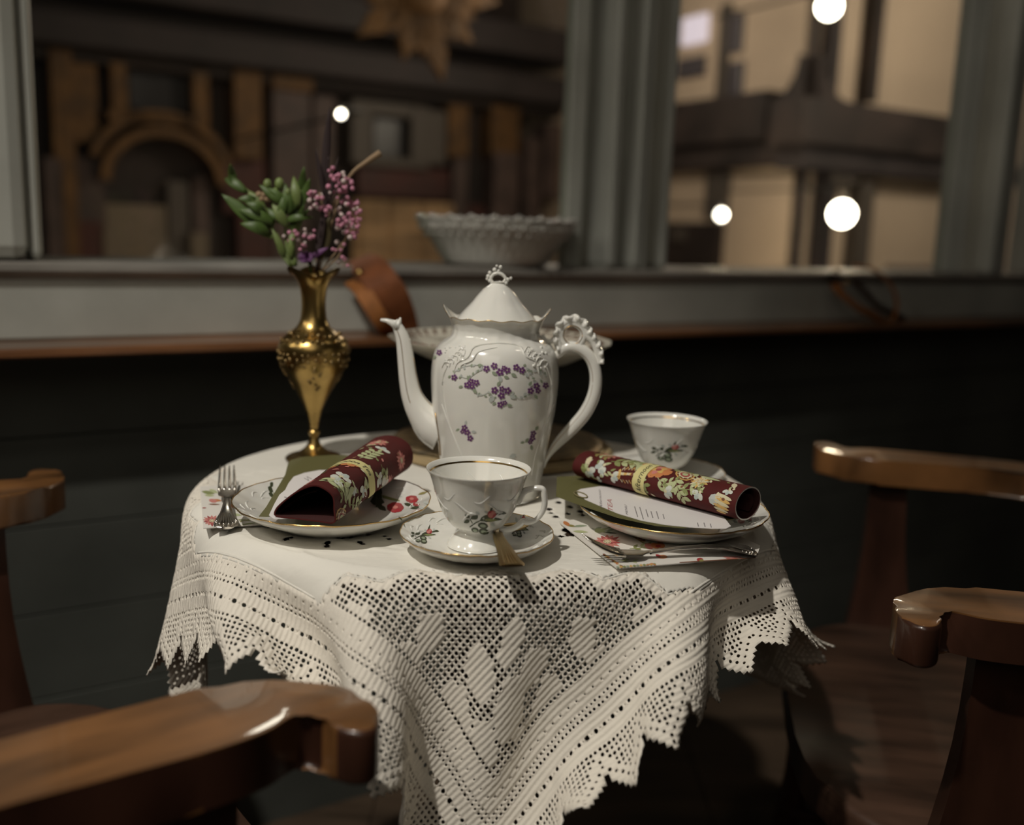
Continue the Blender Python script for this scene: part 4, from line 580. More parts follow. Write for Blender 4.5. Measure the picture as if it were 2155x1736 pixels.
-1,-2,-2,-1,0,2,3,5,6,7,4,2,-1,-2,-3,-5,-4,-5,-3,-5,-3,1,3,7,9,9,8,5,4,2,0,0,-2,-2,-5,-4,-5,-4,-2,0,-2,-3,-3,-4,-4,-1,-2,0,-11,-7,0,0,-3,-3,0,1,0,-2,-2,-3,-2,-1,-1,2,3,0,0,-4,-3,-1,1,1,3,1,1,-2,-2,-1,0,1,-1,0,-1,-3,-1,
-2,1,2,5,5,7,7,3,1,-2,-2,-4,-4,-3,-6,-5,-4,-3,2,5,8,10,9,8,4,3,0,0,0,-1,-4,-4,-6,-4,-3,-4,-2,-3,-4,-4,-2,-1,-1,0,-48,-3,-1,-1,-1,-3,-2,-1,-1,-1,-4,-2,-2,0,1,1,4,-1,-2,-4,-2,-1,1,2,3,1,-1,-1,-2,-1,0,0,1,-1,0,-2,-1,-3,-1,
1,3,5,7,7,5,3,0,-2,-3,-2,-4,-5,-5,-6,-4,-2,3,6,11,9,10,6,2,3,-1,1,-1,-2,-4,-4,-6,-6,-3,-5,-4,-4,-3,0,-1,1,-1,-80,-4,1,0,-1,-1,-4,-1,-3,-3,-3,-1,-2,0,2,3,2,-1,-4,-4,-2,1,1,2,2,1,-1,-2,-1,-1,0,-1,1,0,0,0,1,-4,-3,-1,1,4,6,
7,7,4,2,0,-3,-2,-2,-4,-5,-6,-5,-6,2,3,10,9,10,8,4,3,1,0,0,-2,-1,-5,-6,-7,-6,-6,-4,-4,-1,0,1,3,-1,-111,-5,1,2,0,0,-4,-2,-4,-5,-3,-1,-1,1,4,3,1,-4,-5,-2,-1,-2,4,2,2,-1,-1,-1,-2,0,-1,0,0,-1,1,-3,15,-9,-6,-2,-4,7,2,6,9,6,5,
1,-7,-1,0,-1,-4,-6,-5,-8,2,-2,6,9,12,8,7,5,0,0,0,0,-1,-4,-6,-8,-8,-8,-5,-3,1,3,2,3,0,-140,-6,0,4,1,2,-3,-4,-5,-7,-2,-3,1,2,5,5,1,-10,-5,-1,4,-10,10,-1,4,-3,-1,-1,-1,-1,0,-2,2,-5,6,-25,65,-36,-3,-6,-18,30,-16,8,10,9,10,
13,-37,12,2,4,-10,-1,-1,-21,25,-26,5,10,13,11,4,16,-7,2,-2,3,-1,-1,-7,-10,-11,-11,-4,-2,5,4,3,3,-4,1415,24,-1,2,-1,1,-1,1,-1,0,0,0,0,1,-2,0,-3,0,-3,0,-3,1,0,1,0,0,-1,-1,-3,0,-1,1,0,1,-1,-2,-3,-5,-3,-2,-1,0,2,0,-1,-1,-1,
0,0,1,1,1,-3,-2,-3,-3,-3,-2,0,-1,2,1,-1,-2,-1,-3,0,0,0,2,2,1,1,3,4,6,7,10,4,7,6,1439,23,1,0,0,0,1,0,-1,0,0,0,1,-1,0,-1,-2,0,-3,0,-3,1,-1,1,0,-1,0,-1,-1,-2,-1,1,0,1,-1,-3,-2,-5,-2,-2,-2,1,1,-1,0,0,-2,0,0,1,1,-1,-2,-2,-3,
-3,-2,-2,0,0,0,1,-1,-1,-2,-2,0,1,0,1,2,0,0,1,3,7,6,8,7,6,2,1463,23,0,1,0,0,1,0,-1,0,1,-1,0,0,0,0,-2,0,-3,-1,-1,-1,-1,1,0,0,-1,-1,-1,-1,-2,1,1,-1,0,-3,-2,-4,-3,-2,-1,0,0,1,-1,-1,0,-1,0,1,0,-1,-1,-3,-3,-3,-1,-2,-1,1,1,-1,
-1,-1,-2,0,-1,1,1,0,2,-1,-1,0,3,4,8,6,8,7,3,1487,23,0,1,0,0,0,1,-1,1,-1,0,1,-1,0,0,-1,-1,-1,-2,-1,-2,0,0,0,0,-1,-1,0,-2,-1,-1,2,-1,0,-3,-2,-3,-4,-1,-2,0,0,1,-1,-1,-1,0,0,1,0,-1,-3,-2,-2,-4,-1,-1,0,0,0,0,-2,-1,-1,0,-1,1,
2,-1,2,-2,-1,0,1,3,7,7,6,7,4,1511,23,0,1,-1,2,-1,1,-1,1,-1,1,-1,0,0,1,-2,0,-1,-2,-2,-1,-1,0,0,0,0,-1,-2,-1,0,-1,0,0,0,-2,-3,-4,-2,-2,-2,1,-1,1,-1,-1,-1,0,0,1,-1,-1,-2,-3,-3,-2,-1,-1,-1,1,0,-1,-1,-1,-2,1,0,0,2,0,-1,0,-2,
0,1,2,5,6,6,7,4,1536,23,0,0,1,0,0,1,-1,1,-1,1,-1,1,-1,0,0,0,-2,-1,-2,-1,-1,-1,0,0,0,-1,-1,-1,-2,0,0,1,-2,-1,-3,-3,-3,-2,-1,0,-1,1,-2,0,0,-1,0,0,0,-2,-2,-2,-4,-1,-2,-1,1,0,0,-2,-1,-1,0,0,0,1,0,1,-1,-1,-1,0,0,1,4,5,6,6,3,
1560,23,0,1,-1,1,0,1,-1,1,0,0,-1,0,1,-1,0,0,-1,-1,-1,-3,0,-2,0,0,0,-1,0,-2,-1,-1,0,0,-1,-1,-3,-3,-2,-2,-2,-1,1,-1,0,-1,-1,0,1,-1,-1,-1,-3,-3,-2,-2,-1,0,-1,1,-1,-1,-1,-1,-1,1,0,1,1,-2,1,-2,0,0,0,0,4,3,5,6,2,1585,23,0,0,1,
0,0,0,1,0,0,0,-1,1,-1,1,-1,0,0,-2,0,-3,-1,-1,-1,0,0,0,-1,-2,-1,-1,0,0,-1,-2,-2,-2,-2,-3,-1,-2,0,0,0,-1,0,-1,0,0,-1,-3,-1,-4,-1,-3,0,0,0,-1,0,-2,-1,0,0,0,0,1,0,-1,0,-1,0,-1,0,2,1,3,5,4,3,1609,23,0,1,-1,1,1,-1,1,0,0,0,0,
-1,1,-1,1,-1,0,-1,-1,-1,-2,-2,0,-1,0,-1,0,-2,0,-2,1,-1,-2,-1,-3,-1,-2,-1,-2,-2,-1,-1,0,0,0,0,-1,-1,-1,-2,-3,-2,-2,-1,-1,0,-1,0,-1,-1,-1,0,0,0,0,0,1,-2,0,0,-1,1,-1,1,2,2,4,4,1,1634,23,0,0,1,0,1,-1,1,0,0,0,0,0,0,-1,1,-1,1,
-1,-2,0,-2,-2,-1,-1,0,-1,-1,0,-1,-1,0,-1,-2,-3,0,-3,0,-2,-1,-2,-1,-2,1,-1,-1,0,0,-2,-1,-2,-2,-3,-1,-1,-1,0,-1,0,-2,0,-1,-1,1,0,0,0,0,-1,-1,0,0,0,0,1,2,2,3,4,1,1659,22,2,-1,1,0,0,1,0,0,0,1,-1,0,0,0,-1,1,-1,1,-2,-1,-1,-2,
-2,0,-1,-1,-1,0,0,-1,-2,-1,-2,-2,-2,0,-1,-2,-1,-1,-1,-1,-1,-1,-1,0,-1,-2,-1,-2,-1,-3,-1,-1,-1,0,-1,-1,-1,-1,0,-1,1,0,0,-1,0,-1,0,0,-1,1,0,1,2,3,2,3,0,1683,23,0,1,-1,1,1,0,0,0,1,-1,1,-1,1,-1,-1,1,-1,1,-1,-2,0,-2,-2,-1,-1,
0,-1,-1,0,-2,-2,-2,-2,-2,-1,-1,0,-1,-1,0,-1,-1,0,-1,-2,0,-2,-2,-1,-2,-1,-3,-1,-1,-1,-1,0,-1,-1,-2,0,1,-1,1,-1,0,-1,0,-1,0,0,1,0,2,1,3,2,3,1,1707,23,1,-1,1,0,1,-1,2,-1,1,0,0,-1,1,-1,0,0,0,-1,0,-1,-1,-1,-2,-1,-1,-1,-1,-1,
-3,-2,-2,-3,-2,0,-1,0,-1,0,1,-1,1,-2,0,-1,1,-2,-1,-2,-2,-2,-3,-2,-2,-1,-2,0,0,-2,-1,0,-1,0,1,-1,-1,0,0,-1,0,-1,1,1,1,1,2,2,3,2,1,1731,23,1,0,0,0,0,1,0,1,0,0,0,1,-1,-1,1,-1,0,-1,0,-1,0,-2,-1,-1,-1,-3,-2,-4,-2,-3,-2,-1,-1,
1,-1,0,1,-1,1,0,0,-1,0,-3,2,1,-2,-1,0,-3,-2,-5,-2,-4,-1,-1,0,-1,0,-2,0,0,0,-1,0,0,-1,-1,0,1,0,1,1,1,3,2,3,2,1,1753,24,0,1,-1,0,1,0,0,1,0,0,1,-1,1,-1,0,0,-1,-1,0,0,-1,-1,-2,-1,-4,-4,-4,-3,-1,-2,1,-3,0,1,2,-4,1,0,-1,-2,-2,
-5,-4,-4,-3,0,0,-1,-1,0,0,-1,0,-1,0,-1,0,0,1,0,1,2,1,2,3,2,3,0,1774,25,0,0,0,0,0,0,1,-1,1,1,-1,1,0,0,0,-2,1,-2,1,-1,-1,0,-5,-4,-5,-4,-3,0,0,-4,2,0,-1,0,-1,-3,-3,-6,-6,-2,-1,-1,0,0,-1,0,-1,0,-1,0,0,0,0,2,0,2,1,3,3,2,3,1,
1793,26,0,0,0,-1,1,0,-1,1,0,1,-1,2,-1,0,0,-1,0,-1,0,0,-2,-4,-7,-5,-3,-3,0,-1,-1,0,-2,-4,-6,-6,-4,-1,-1,0,0,-1,0,-1,-1,1,0,0,1,1,0,2,2,3,2,3,3,1,1811,27,0,0,-1,1,-1,1,-1,0,0,1,0,0,0,1,-1,0,-1,0,0,-2,-6,-6,-7,-3,0,-2,-1,
-2,-2,-7,-6,-5,-3,0,0,0,-1,0,-1,1,0,0,1,1,1,1,2,3,2,4,4,4,1828,28,0,-1,1,-1,0,0,0,0,0,0,0,0,1,-1,1,-1,0,0,-3,-5,-9,-5,-3,-1,-1,0,-3,-2,-5,-8,-7,-1,-1,0,0,-1,1,-1,1,1,0,1,1,1,2,3,2,5,3,4,1843,29,0,-1,1,-1,0,0,0,-1,1,-1,0,
1,0,-1,1,0,0,-3,-6,-9,-6,-2,-2,-2,-2,-6,-8,-8,-1,-1,0,1,-1,1,0,0,1,1,1,1,2,2,2,4,5,6,1860,29,0,0,-1,1,0,0,-1,1,-1,0,0,0,0,0,0,1,-3,-6,-9,-7,-3,-1,-1,-3,-7,-9,-6,-2,-1,2,-1,1,-1,2,0,1,1,0,2,2,2,2,6,1,1878,28,1,0,0,0,0,1,
-1,0,1,-2,1,-1,0,1,0,-1,-7,-10,-6,-4,-1,-1,-4,-6,-11,-5,-2,1,0,1,0,0,1,0,2,0,1,2,0,4,3,4,1895,29,-1,1,0,0,1,0,-1,1,0,0,-1,0,0,0,0,-6,-10,-8,-3,-2,-2,-3,-8,-10,-5,-1,0,2,-1,2,-1,2,-1,2,0,1,2,2,3,3,1913,28,1,0,0,0,0,1,0,1,
-1,0,0,0,0,0,-5,-9,-10,-4,-2,-2,-4,-10,-9,-4,0,1,0,1,0,1,1,-1,2,0,2,1,4,3,1929,29,0,0,0,0,1,0,0,0,1,-1,1,-1,1,-3,-9,-10,-6,-3,-3,-6,-10,-8,-2,0,1,1,0,1,-1,2,0,1,0,3,3,2,1944,29,1,-1,0,1,0,0,0,0,1,0,0,0,-1,-6,-12,-8,-2,
-2,-2,-2,-8,-10,-7,0,1,0,1,0,0,1,1,0,2,1,3,3,1958,29,1,0,0,0,0,0,1,-1,0,1,1,0,-4,-11,-10,-5,-3,-1,-4,-10,-10,-3,0,1,0,1,1,-1,2,0,1,2,3,2,1970,30,0,1,-1,1,-1,1,-1,1,-1,2,0,-1,-8,-12,-8,-4,-1,-8,-11,-7,-1,0,1,1,0,1,0,1,1,
2,3,2,1981,30,1,0,0,0,0,0,0,-1,1,1,0,-3,-12,-11,-4,-2,-2,-4,-9,-10,-4,1,0,1,0,0,2,0,1,1,3,2,1991,32,-1,0,0,0,0,1,-1,0,0,2,-2,-6,-14,-7,-5,-2,-7,-11,-6,-2,2,0,1,-1,1,1,1,1,3,3,2004,31,-1,2,-1,0,0,1,-1,1,0,1,-4,-10,-12,-3,
-7,1,-3,-11,-10,-1,0,1,0,0,0,1,0,2,4,1,2016,31,0,0,0,0,0,1,-1,1,0,0,-6,-12,-9,-4,-1,-2,-1,-9,-10,-4,-1,2,0,0,0,0,0,2,3,4,2028,30,1,0,0,0,1,-1,0,1,0,-1,-8,-13,-7,-4,-1,-6,-11,-6,-1,1,1,0,0,-1,1,2,2,2,2038,30,1,0,0,0,0,0,
1,-1,1,-2,-11,-12,-4,-5,1,-5,-9,-9,-2,1,1,1,0,1,-1,2,4,6,2045,29,2,0,1,-1,0,1,-1,1,-1,-3,-12,-11,-3,-2,-2,-2,-9,-10,-3,0,2,3,0,0,1,1,5,1,2048,30,1,0,1,-1,1,0,-1,1,0,-6,-12,-10,-4,-3,-8,-11,-6,0,3,3,3,1,1,1,9,23,2049,30,
1,1,-1,1,0,0,1,-1,0,-7,-13,-8,-2,-7,-4,-13,-8,0,3,4,4,4,1,-1,1,-5,2047,31,0,1,-1,2,-1,1,1,-1,-1,-8,-13,-7,-2,-6,-6,-11,-10,-1,2,4,6,6,2,2,-1,-3,2043,32,-1,1,1,0,0,0,1,0,-1,-9,-15,-5,-1,-8,-4,-12,-10,-2,0,5,5,7,6,3,2,-1,
2039,33,-1,0,1,1,-1,1,0,0,-1,-9,-14,-7,0,-7,-5,-13,-9,-3,1,2,6,6,8,6,3,2,2037,32,1,0,0,1,-1,1,0,1,-2,-9,-14,-6,-2,-6,-5,-13,-10,-2,0,3,3,6,8,7,6,8,2035,32,1,0,1,-1,1,-1,1,1,-1,-9,-16,-5,-2,-5,-7,-12,-10,-2,0,1,3,4,7,8,6,
3,2033,32,1,0,1,-1,1,-1,1,1,-1,-8,-16,-6,-2,-6,-6,-13,-8,-3,0,1,1,3,5,7,6,4,2030,33,0,0,1,-1,0,1,0,0,0,-7,-15,-8,-3,-5,-6,-13,-8,-2,-1,1,0,2,3,5,5,2,2028,32,1,0,1,-1,0,0,1,1,-1,-6,-15,-8,-6,-2,-8,-12,-8,-1,-1,0,0,1,2,3,
5,3,2024,33,0,0,0,1,-1,0,0,2,-1,-5,-14,-11,-4,-4,-8,-11,-5,-3,-2,0,0,1,0,3,8,17,2021,32,1,0,0,1,-1,0,0,2,-2,-3,-13,-12,-3,-2,-2,-2,-9,-10,-4,-3,-1,-2,0,0,1,1,5,5,2017,32,1,0,0,0,0,1,-1,1,-1,-3,-11,-11,-6,-3,-1,-3,-10,-7,
-4,-1,-4,-1,-1,1,-1,2,4,4,2014,32,0,1,0,0,0,1,-1,-1,0,-2,-8,-12,-7,-4,-1,-5,-11,-3,-2,-3,-3,-2,-1,0,-1,2,4,5,2011,29,4,-1,1,1,-1,1,-1,-2,0,-2,-4,-12,-9,-2,-2,-2,-1,-8,-8,-3,0,-1,-4,-2,-2,-1,-1,2,3,12,1986,46,-11,-2,1,-1,
1,-1,-1,-2,-1,0,-3,-8,-12,-4,-2,-1,-5,-8,-8,-1,2,-1,-2,-2,-3,-2,-1,-1,1,0,2002,30,2,1,0,1,-2,0,-2,-2,0,0,0,-6,-11,-8,-3,-3,-6,-10,-6,1,3,1,-1,-3,-2,-2,-4,0,-1,0,1996,32,1,0,-1,0,-1,-2,0,-2,0,1,1,-3,-11,-9,-4,-2,-2,-3,-9,
-10,-3,1,4,3,1,-3,-1,-4,-2,-4,0,-1,1993,32,0,0,-2,0,-1,-2,0,-1,1,1,1,0,-7,-12,-7,-1,-7,-4,-12,-6,-3,4,3,4,1,1,-1,-4,-3,-4,-4,1,1990,30,0,0,-2,0,-2,0,0,0,0,3,1,0,-3,-11,-9,-5,-1,-4,-3,-10,-10,-4,0,3,2,5,2,3,0,-2,-4,-4,-6,
-10,1983,27,1,0,-2,0,-1,0,0,1,2,0,2,1,-1,-7,-10,-9,-3,-1,-1,-3,-8,-11,-6,-2,2,0,4,2,5,3,2,-1,-2,-3,-4,0,1972,24,2,0,-1,-1,1,-1,1,2,1,1,1,1,0,-3,-9,-10,-5,-5,-2,-5,-12,-7,-4,1,1,0,2,3,4,3,4,2,0,-3,-3,0,1954,24,0,0,0,0,1,
-1,2,2,0,2,-1,1,1,-1,-4,-10,-9,-5,-1,-4,-3,-10,-10,-4,0,0,1,0,2,2,2,5,3,4,2,-2,1,2,1933,23,0,1,0,0,0,2,0,2,1,0,1,-1,1,1,-2,-5,-11,-8,-3,-2,-1,-5,-7,-10,-7,0,1,0,0,1,0,2,2,4,3,4,3,1,2,4,1909,23,1,-1,1,0,1,1,1,1,1,0,1,-1,
0,1,0,-2,-7,-9,-7,-4,0,-3,-3,-6,-11,-6,-1,-1,1,1,-1,1,1,0,3,2,3,4,3,2,4,1,1885,24,-1,1,-1,2,1,0,1,1,1,0,0,1,-1,0,0,0,-3,-6,-9,-7,-3,0,-3,-2,-6,-10,-7,-2,0,0,1,-1,0,2,0,1,1,3,2,3,3,4,1,1,1862,23,0,1,0,1,0,2,1,0,0,1,0,1,
-1,-1,0,0,0,-3,-6,-9,-6,-2,0,-5,-1,-6,-9,-6,-3,-1,1,-1,1,-1,1,0,2,1,1,2,2,3,3,3,0,-3,1839,22,2,-1,1,1,1,1,1,0,1,0,0,0,-1,0,-1,0,0,0,-3,-5,-9,-5,-3,-1,-1,1,-3,-3,-6,-6,-8,-2,-1,0,0,0,-1,1,0,0,2,1,2,3,3,1,3,3,1,-4,1815,22,
1,1,0,2,1,0,1,0,0,1,-1,1,-2,1,-2,1,-1,0,0,-3,-4,-7,-7,-3,0,-1,-2,-1,-3,-6,-7,-6,-2,-1,0,0,-1,0,-1,1,0,1,0,2,3,4,3,3,2,3,1,0,1790,23,0,1,1,1,1,1,0,0,0,0,0,-1,0,0,-1,1,-2,1,-2,1,-2,-4,-7,-5,-4,-1,-1,-1,0,-1,-2,-2,-7,-6,-5,
-2,-1,0,-1,0,0,-1,-1,1,0,1,0,2,3,4,5,4,3,2,4,3,1764,24,0,1,0,2,1,-1,1,0,-1,0,0,0,-1,0,1,-1,-1,0,-1,0,-1,-1,-3,-5,-5,-4,-3,-1,1,-3,1,0,-1,0,0,-2,-4,-5,-6,-5,-1,-1,-1,1,-1,-1,0,-1,0,1,-1,0,1,1,4,4,5,6,3,3,7,17,1740,24,1,1,
0,1,1,-1,0,0,0,-1,0,0,0,0,0,0,-1,0,-2,0,0,-1,-2,-1,-4,-4,-4,-3,-2,-1,0,0,-2,1,4,-6,0,0,1,-2,-2,-2,-6,-5,-3,-2,-2,1,-1,-1,0,0,-1,0,0,-1,0,1,-1,2,3,4,6,5,5,2,3,4,1715,26,0,0,1,0,0,0,-1,1,-2,1,0,-1,1,-1,1,0,-1,-1,-1,0,-2,1,
-2,-1,-1,-3,-2,-3,-4,-2,-2,-1,0,-1,0,0,0,1,0,2,-1,-1,-1,-5,4,0,-1,0,-1,-1,-3,-2,-3,-5,-3,-2,-1,-1,0,-1,-1,0,0,0,0,-1,-1,1,-1,1,0,3,4,5,7,3,3,3,-1,1693,27,0,-1,1,-1,1,-2,1,-1,1,-1,0,0,0,1,0,-1,0,-1,-2,0,0,-1,-2,0,-2,0,-2,
-1,-3,-3,-2,-2,-1,-1,-2,1,-1,1,0,0,0,-1,-2,0,-1,1,-2,0,-2,-1,-1,-3,-3,-5,-2,-1,-1,-1,-1,0,-1,1,-1,0,0,0,-1,0,-1,1,0,2,4,4,7,4,3,3,0,1671,28,0,-2,0,0,-1,0,0,0,-1,1,0,0,0,1,-1,0,-1,-1,0,-1,-1,0,-2,-1,-1,-2,0,0,-2,-2,-1,-1,
-3,-2,0,-2,-1,0,-1,0,-1,0,-2,-1,-1,-1,0,0,0,0,-2,-2,-4,-5,-3,-1,-1,0,-1,-1,1,-1,0,0,1,-1,0,-1,0,-1,1,2,2,5,6,4,4,3,0,1652,27,0,-1,-1,0,-1,1,-1,0,1,-1,1,0,0,1,-1,-1,0,-2,0,0,-1,0,-2,-2,-1,0,-2,0,-1,0,-2,-1,-1,-2,-1,-2,-2,
0,-3,0,-2,-1,-1,-1,-1,0,1,0,1,0,0,-4,-3,-5,-5,-2,-1,0,-1,0,0,0,0,0,0,1,-1,0,-1,0,0,1,3,3,6,4,5,2,3,1631,28,-2,-1,-1,0,0,0,0,0,0,1,0,0,0,0,-1,0,-1,-1,0,0,-1,-1,-1,-2,-2,0,-1,0,-1,-1,0,-1,-1,-1,-1,-3,-1,-3,-3,-2,-1,-1,-1,
0,0,1,0,1,1,0,0,-2,-4,-5,-4,-5,-2,0,-1,1,-1,0,1,-1,1,1,0,-1,0,0,-1,1,2,3,5,4,4,4,1,1612,26,-1,-1,0,-1,1,-1,1,0,0,1,-1,1,0,0,-1,-1,0,-1,0,-1,0,-1,-2,-1,-2,-1,0,-1,0,-1,0,-1,0,-1,0,-3,-2,-4,-4,-4,-1,0,0,1,0,1,1,0,1,1,0,-1,
-3,-5,-4,-6,-3,-2,-1,0,1,0,0,-1,2,0,0,1,0,-1,0,0,2,3,3,4,5,3,1,1592,24,0,-1,1,-1,0,0,1,0,0,0,1,0,0,-1,0,-1,-1,-1,1,0,-2,0,-3,-1,-1,-1,0,-1,0,-1,0,-1,0,0,-1,-1,-2,-4,-6,-6,-1,-1,2,0,2,1,0,2,0,1,1,-1,-2,-3,-6,-5,-4,-4,-1,
0,-1,2,-1,0,1,0,1,0,1,0,0,0,1,3,3,3,5,2,0,1576,20,1,1,1,0,0,1,-1,1,0,1,-1,1,0,-1,-1,-1,0,-1,1,-1,0,-2,-3,0,-2,0,0,-1,0,-1,-1,1,-1,0,0,-1,-1,-4,-5,-6,-6,-2,1,2,2,1,2,1,2,0,1,0,-1,-3,-4,-6,-5,-5,-1,-2,0,1,-1,1,0,0,1,1,1,0,
0,1,1,3,3,3,4,3,-1,1565,13,4,3,2,1,0,1,-1,1,0,1,-1,1,-1,0,-1,-2,1,0,-1,0,-1,-2,-1,-3,0,0,0,-1,0,-1,0,-1,1,-1,-1,1,-2,-1,-4,-6,-7,-5,-2,0,3,3,2,2,2,1,1,0,0,-2,-3,-6,-5,-5,-4,-2,0,1,-1,0,1,-1,1,1,1,1,1,1,1,4,3,4,4,3,-1,
1559,7,4,5,4,2,1,1,-1,1,1,-1,1,0,-1,-1,-1,-1,1,0,-1,0,-2,-2,-1,-2,0,0,0,-1,0,-1,0,-1,0,0,0,-1,0,-1,-2,-3,-8,-7,-6,-2,2,3,3,2,3,2,1,1,1,-2,-2,-4,-6,-6,-4,-3,-1,0,1,-1,0,0,0,1,2,0,2,2,2,4,5,5,3,5,-3,1565,-3,6,7,7,3,2,1,1,
0,1,0,-1,1,-2,-1,0,-1,1,0,-1,-1,-1,-3,-1,-1,0,0,0,-1,0,0,-2,0,0,1,-2,1,-2,0,0,-1,-6,-7,-9,-5,-1,2,2,3,3,4,1,2,2,-1,-1,-3,-5,-7,-6,-3,-1,-1,0,1,0,-2,1,0,2,0,4,2,3,6,6,5,6,3,1,1576,-11,6,9,7,5,4,2,2,1,0,0,-1,0,-1,-2,0,1,
-1,1,-1,-1,-3,-1,-1,-1,-1,2,-1,-1,0,0,-1,-1,1,-1,-2,1,0,-1,1,-2,-1,-6,-8,-8,-4,0,-1,2,4,4,0,5,2,1,-1,-1,-5,-5,-7,-4,-3,0,-1,1,0,0,-1,-1,1,3,2,5,5,6,8,6,5,3,1,1596,-21,8,8,10,6,5,5,3,1,0,0,-1,0,-3,0,-1,2,0,-1,-1,-1,-2,-1,
-2,0,0,1,-1,0,0,-1,0,0,-1,2,-11,7,1,0,1,-8,4,0,-8,-6,-6,-4,-9,1,6,9,-11,7,7,4,-6,5,-3,-5,-6,-6,-4,-2,1,0,1,0,-2,-1,1,1,5,5,9,8,7,7,4,3,2,1622,-35,15,6,11,7,10,6,3,2,1,-1,-1,-1,-3,-1,1,2,0,0,-5,4,-6,0,-1,1,0,0,-1,1,-1,0,
-1,4,-4,16,-48,29,3,4,7,-41,26,6,-6,-3,-7,-2,-33,2,14,31,-56,20,15,14,-31,24,3,-7,-7,-6,-6,-5,3,-1,4,0,-3,-3,1,-1,8,7,12,11,6,9,0,4,6,]                                     # the draped sheet beyond the table edge, second differences along each row, in units of 0.3 mm
NG = 81; CS = .79
_u = np.linspace(-CS / 2, CS / 2, NG); _U, _V = np.meshgrid(_u, _u, indexing='ij'); _out = np.hypot(_U, _V) >= .262
CG = np.zeros((NG, NG, 3)); AX = math.radians(-84)
EU = np.array([math.cos(AX - PI / 4), math.sin(AX - PI / 4)]); EV = np.array([math.cos(AX + PI / 4), math.sin(AX + PI / 4)])
CG[..., :2] = np.array(TC) + _U[..., None] * EU + _V[..., None] * EV; CG[..., 2] = .722
_k = 0
for c in range(3):
    for i in range(NG):
        m_ = np.nonzero(_out[i])[0]; n_ = len(m_); row = CLOTH_STEPS[_k:_k + n_]; _k += n_; d = list(row[:2])
        for x in row[2:]: d.append(d[-1] + x)
        CG[i, m_, c] = np.cumsum(d) * .0003
def cr_w(f): return np.stack([-.5 * f + f * f - .5 * f ** 3, 1 - 2.5 * f * f + 1.5 * f ** 3, .5 * f + 2 * f * f - 1.5 * f ** 3, -.5 * f * f + .5 * f ** 3], -1)
def cloth(u, v):                        # cloth coordinates in metres -> 3-D, smooth interpolation of the draped sheet
    u = np.asarray(u, float); v = np.asarray(v, float)
    a = np.clip((u / CS + .5) * (NG - 1), 0, NG - 1.0001); b = np.clip((v / CS + .5) * (NG - 1), 0, NG - 1.0001)
    i = a.astype(int); j = b.astype(int); wa = cr_w(a - i); wb = cr_w(b - j); out = 0
    for p in range(4):
        ii = np.clip(i + p - 1, 0, NG - 1)
        for q in range(4):
            jj = np.clip(j + q - 1, 0, NG - 1); out = out + CG[ii, jj] * (wa[..., p] * wb[..., q])[..., None]
    fu = np.clip(out[..., 2], None, .7226); out = out.copy(); rr_ = np.hypot(out[..., 0] - TC[0], out[..., 1] - TC[1])
    out[..., 2] = np.where(rr_ < .28, .7205, np.where(rr_ < .31, fu, fu))
    return out
def cloth_uv(x, y): d = np.array([x - TC[0], y - TC[1]]); return float(d @ EU), float(d @ EV)
NC = 180; PI_ = CS / NC; HL = 69
LH = HL * PI_; CUTL = LH + .083
tc_ = empty('tablecloth', (TC[0], TC[1], .45), 'white linen tablecloth with a deep cream crochet border, draped over the small round table', 'tablecloth')
rng = np.random.RandomState(5)
def tri(b, per): f = (b / per) % 1.0; return abs(2 * f - 1) * 2 - 1
def ins(uc, vc):                        # True inside the corner inserts of crochet
    a = abs(uc) + abs(vc); b = abs(uc) - abs(vc)
    return a > CUTL - .004 + .0095 * tri(b + .0285, .082)
# linen: fine grid with the cut-work eyelets left open
holes = [(601.5,1130,5,4),(613,1127,4,3),(569,1104,5,3),(689,1138,6,4),(688,1145,5,4),(757,1137,5,3.5),(763,1141.5,5,3.5),(819,1130,4,2.5),(682,1126,5,2),(709,1126,5,2),(722,1127,5,2),(738,1126,5,2),(774,1121,5,2),(809,1124,4,2),
 (1156,1073,6,3),(1176,1060,5,3),(1201,1069,5,3),(1222,1078,6,3.5),(1193,1119,9,5),(1199,1128,9,4),(1181,1132,7,2),(1196,1083,5,2.5),(1227,1086,5,2.5),(1246,1085,6,2.5),(1170,1089,5,3),(1160,1081,4,2),
 (1137,982,5,2.5),(1152,978,4,2),(1205,957,6,2),(1222,962,5,2),(1236,951,5,2),(1246,1060,5,3),(1235,1068,4,2)]
hs = []
for x, y, a, b in holes:
    a *= 1.35; b *= 1.25
    if x < 900: y += 7
    p = onz(x, y, .7205); q = onz(x, y + b * .8, .7205); pr = onz(x + a * .8, y, .7205)
    hs.append((*cloth_uv(p[0], p[1]), max(.0016, abs(pr[0] - p[0])), max(.0028, abs(p[1] - q[1]))))
step = .0017; M_ = int(round((LH + .003) / step)); g = np.arange(-M_, M_ + 1) * step
GU, GV = np.meshgrid(g, g, indexing='ij')
GU = GU.copy(); GV = GV.copy()
kill = np.zeros_like(GU, bool)
def local(hu, hv):                      # table-plane offsets of the grid from a hole centre
    du = GU - hu; dv = GV - hv; return du * EU[0] + dv * EV[0], du * EU[1] + dv * EV[1]
for hu, hv, a, b in hs:
    x, y = local(hu, hv); q = np.sqrt((x / a) ** 2 + (y / b) ** 2); 
    inn = q < 1.0; kill |= inn
    ring = (q >= 1.0) & (q < 1.0 + step * .75 / min(a, b)); s = np.where(ring, 1 / np.maximum(q, 1e-6), 1)
    nx, ny = x * s, y * s; ch = ring
    GU = np.where(ch, hu + nx * EU[0] + ny * EU[1], GU); GV = np.where(ch, hv + nx * EV[0] + ny * EV[1], GV)
PP = cloth(GU, GV)
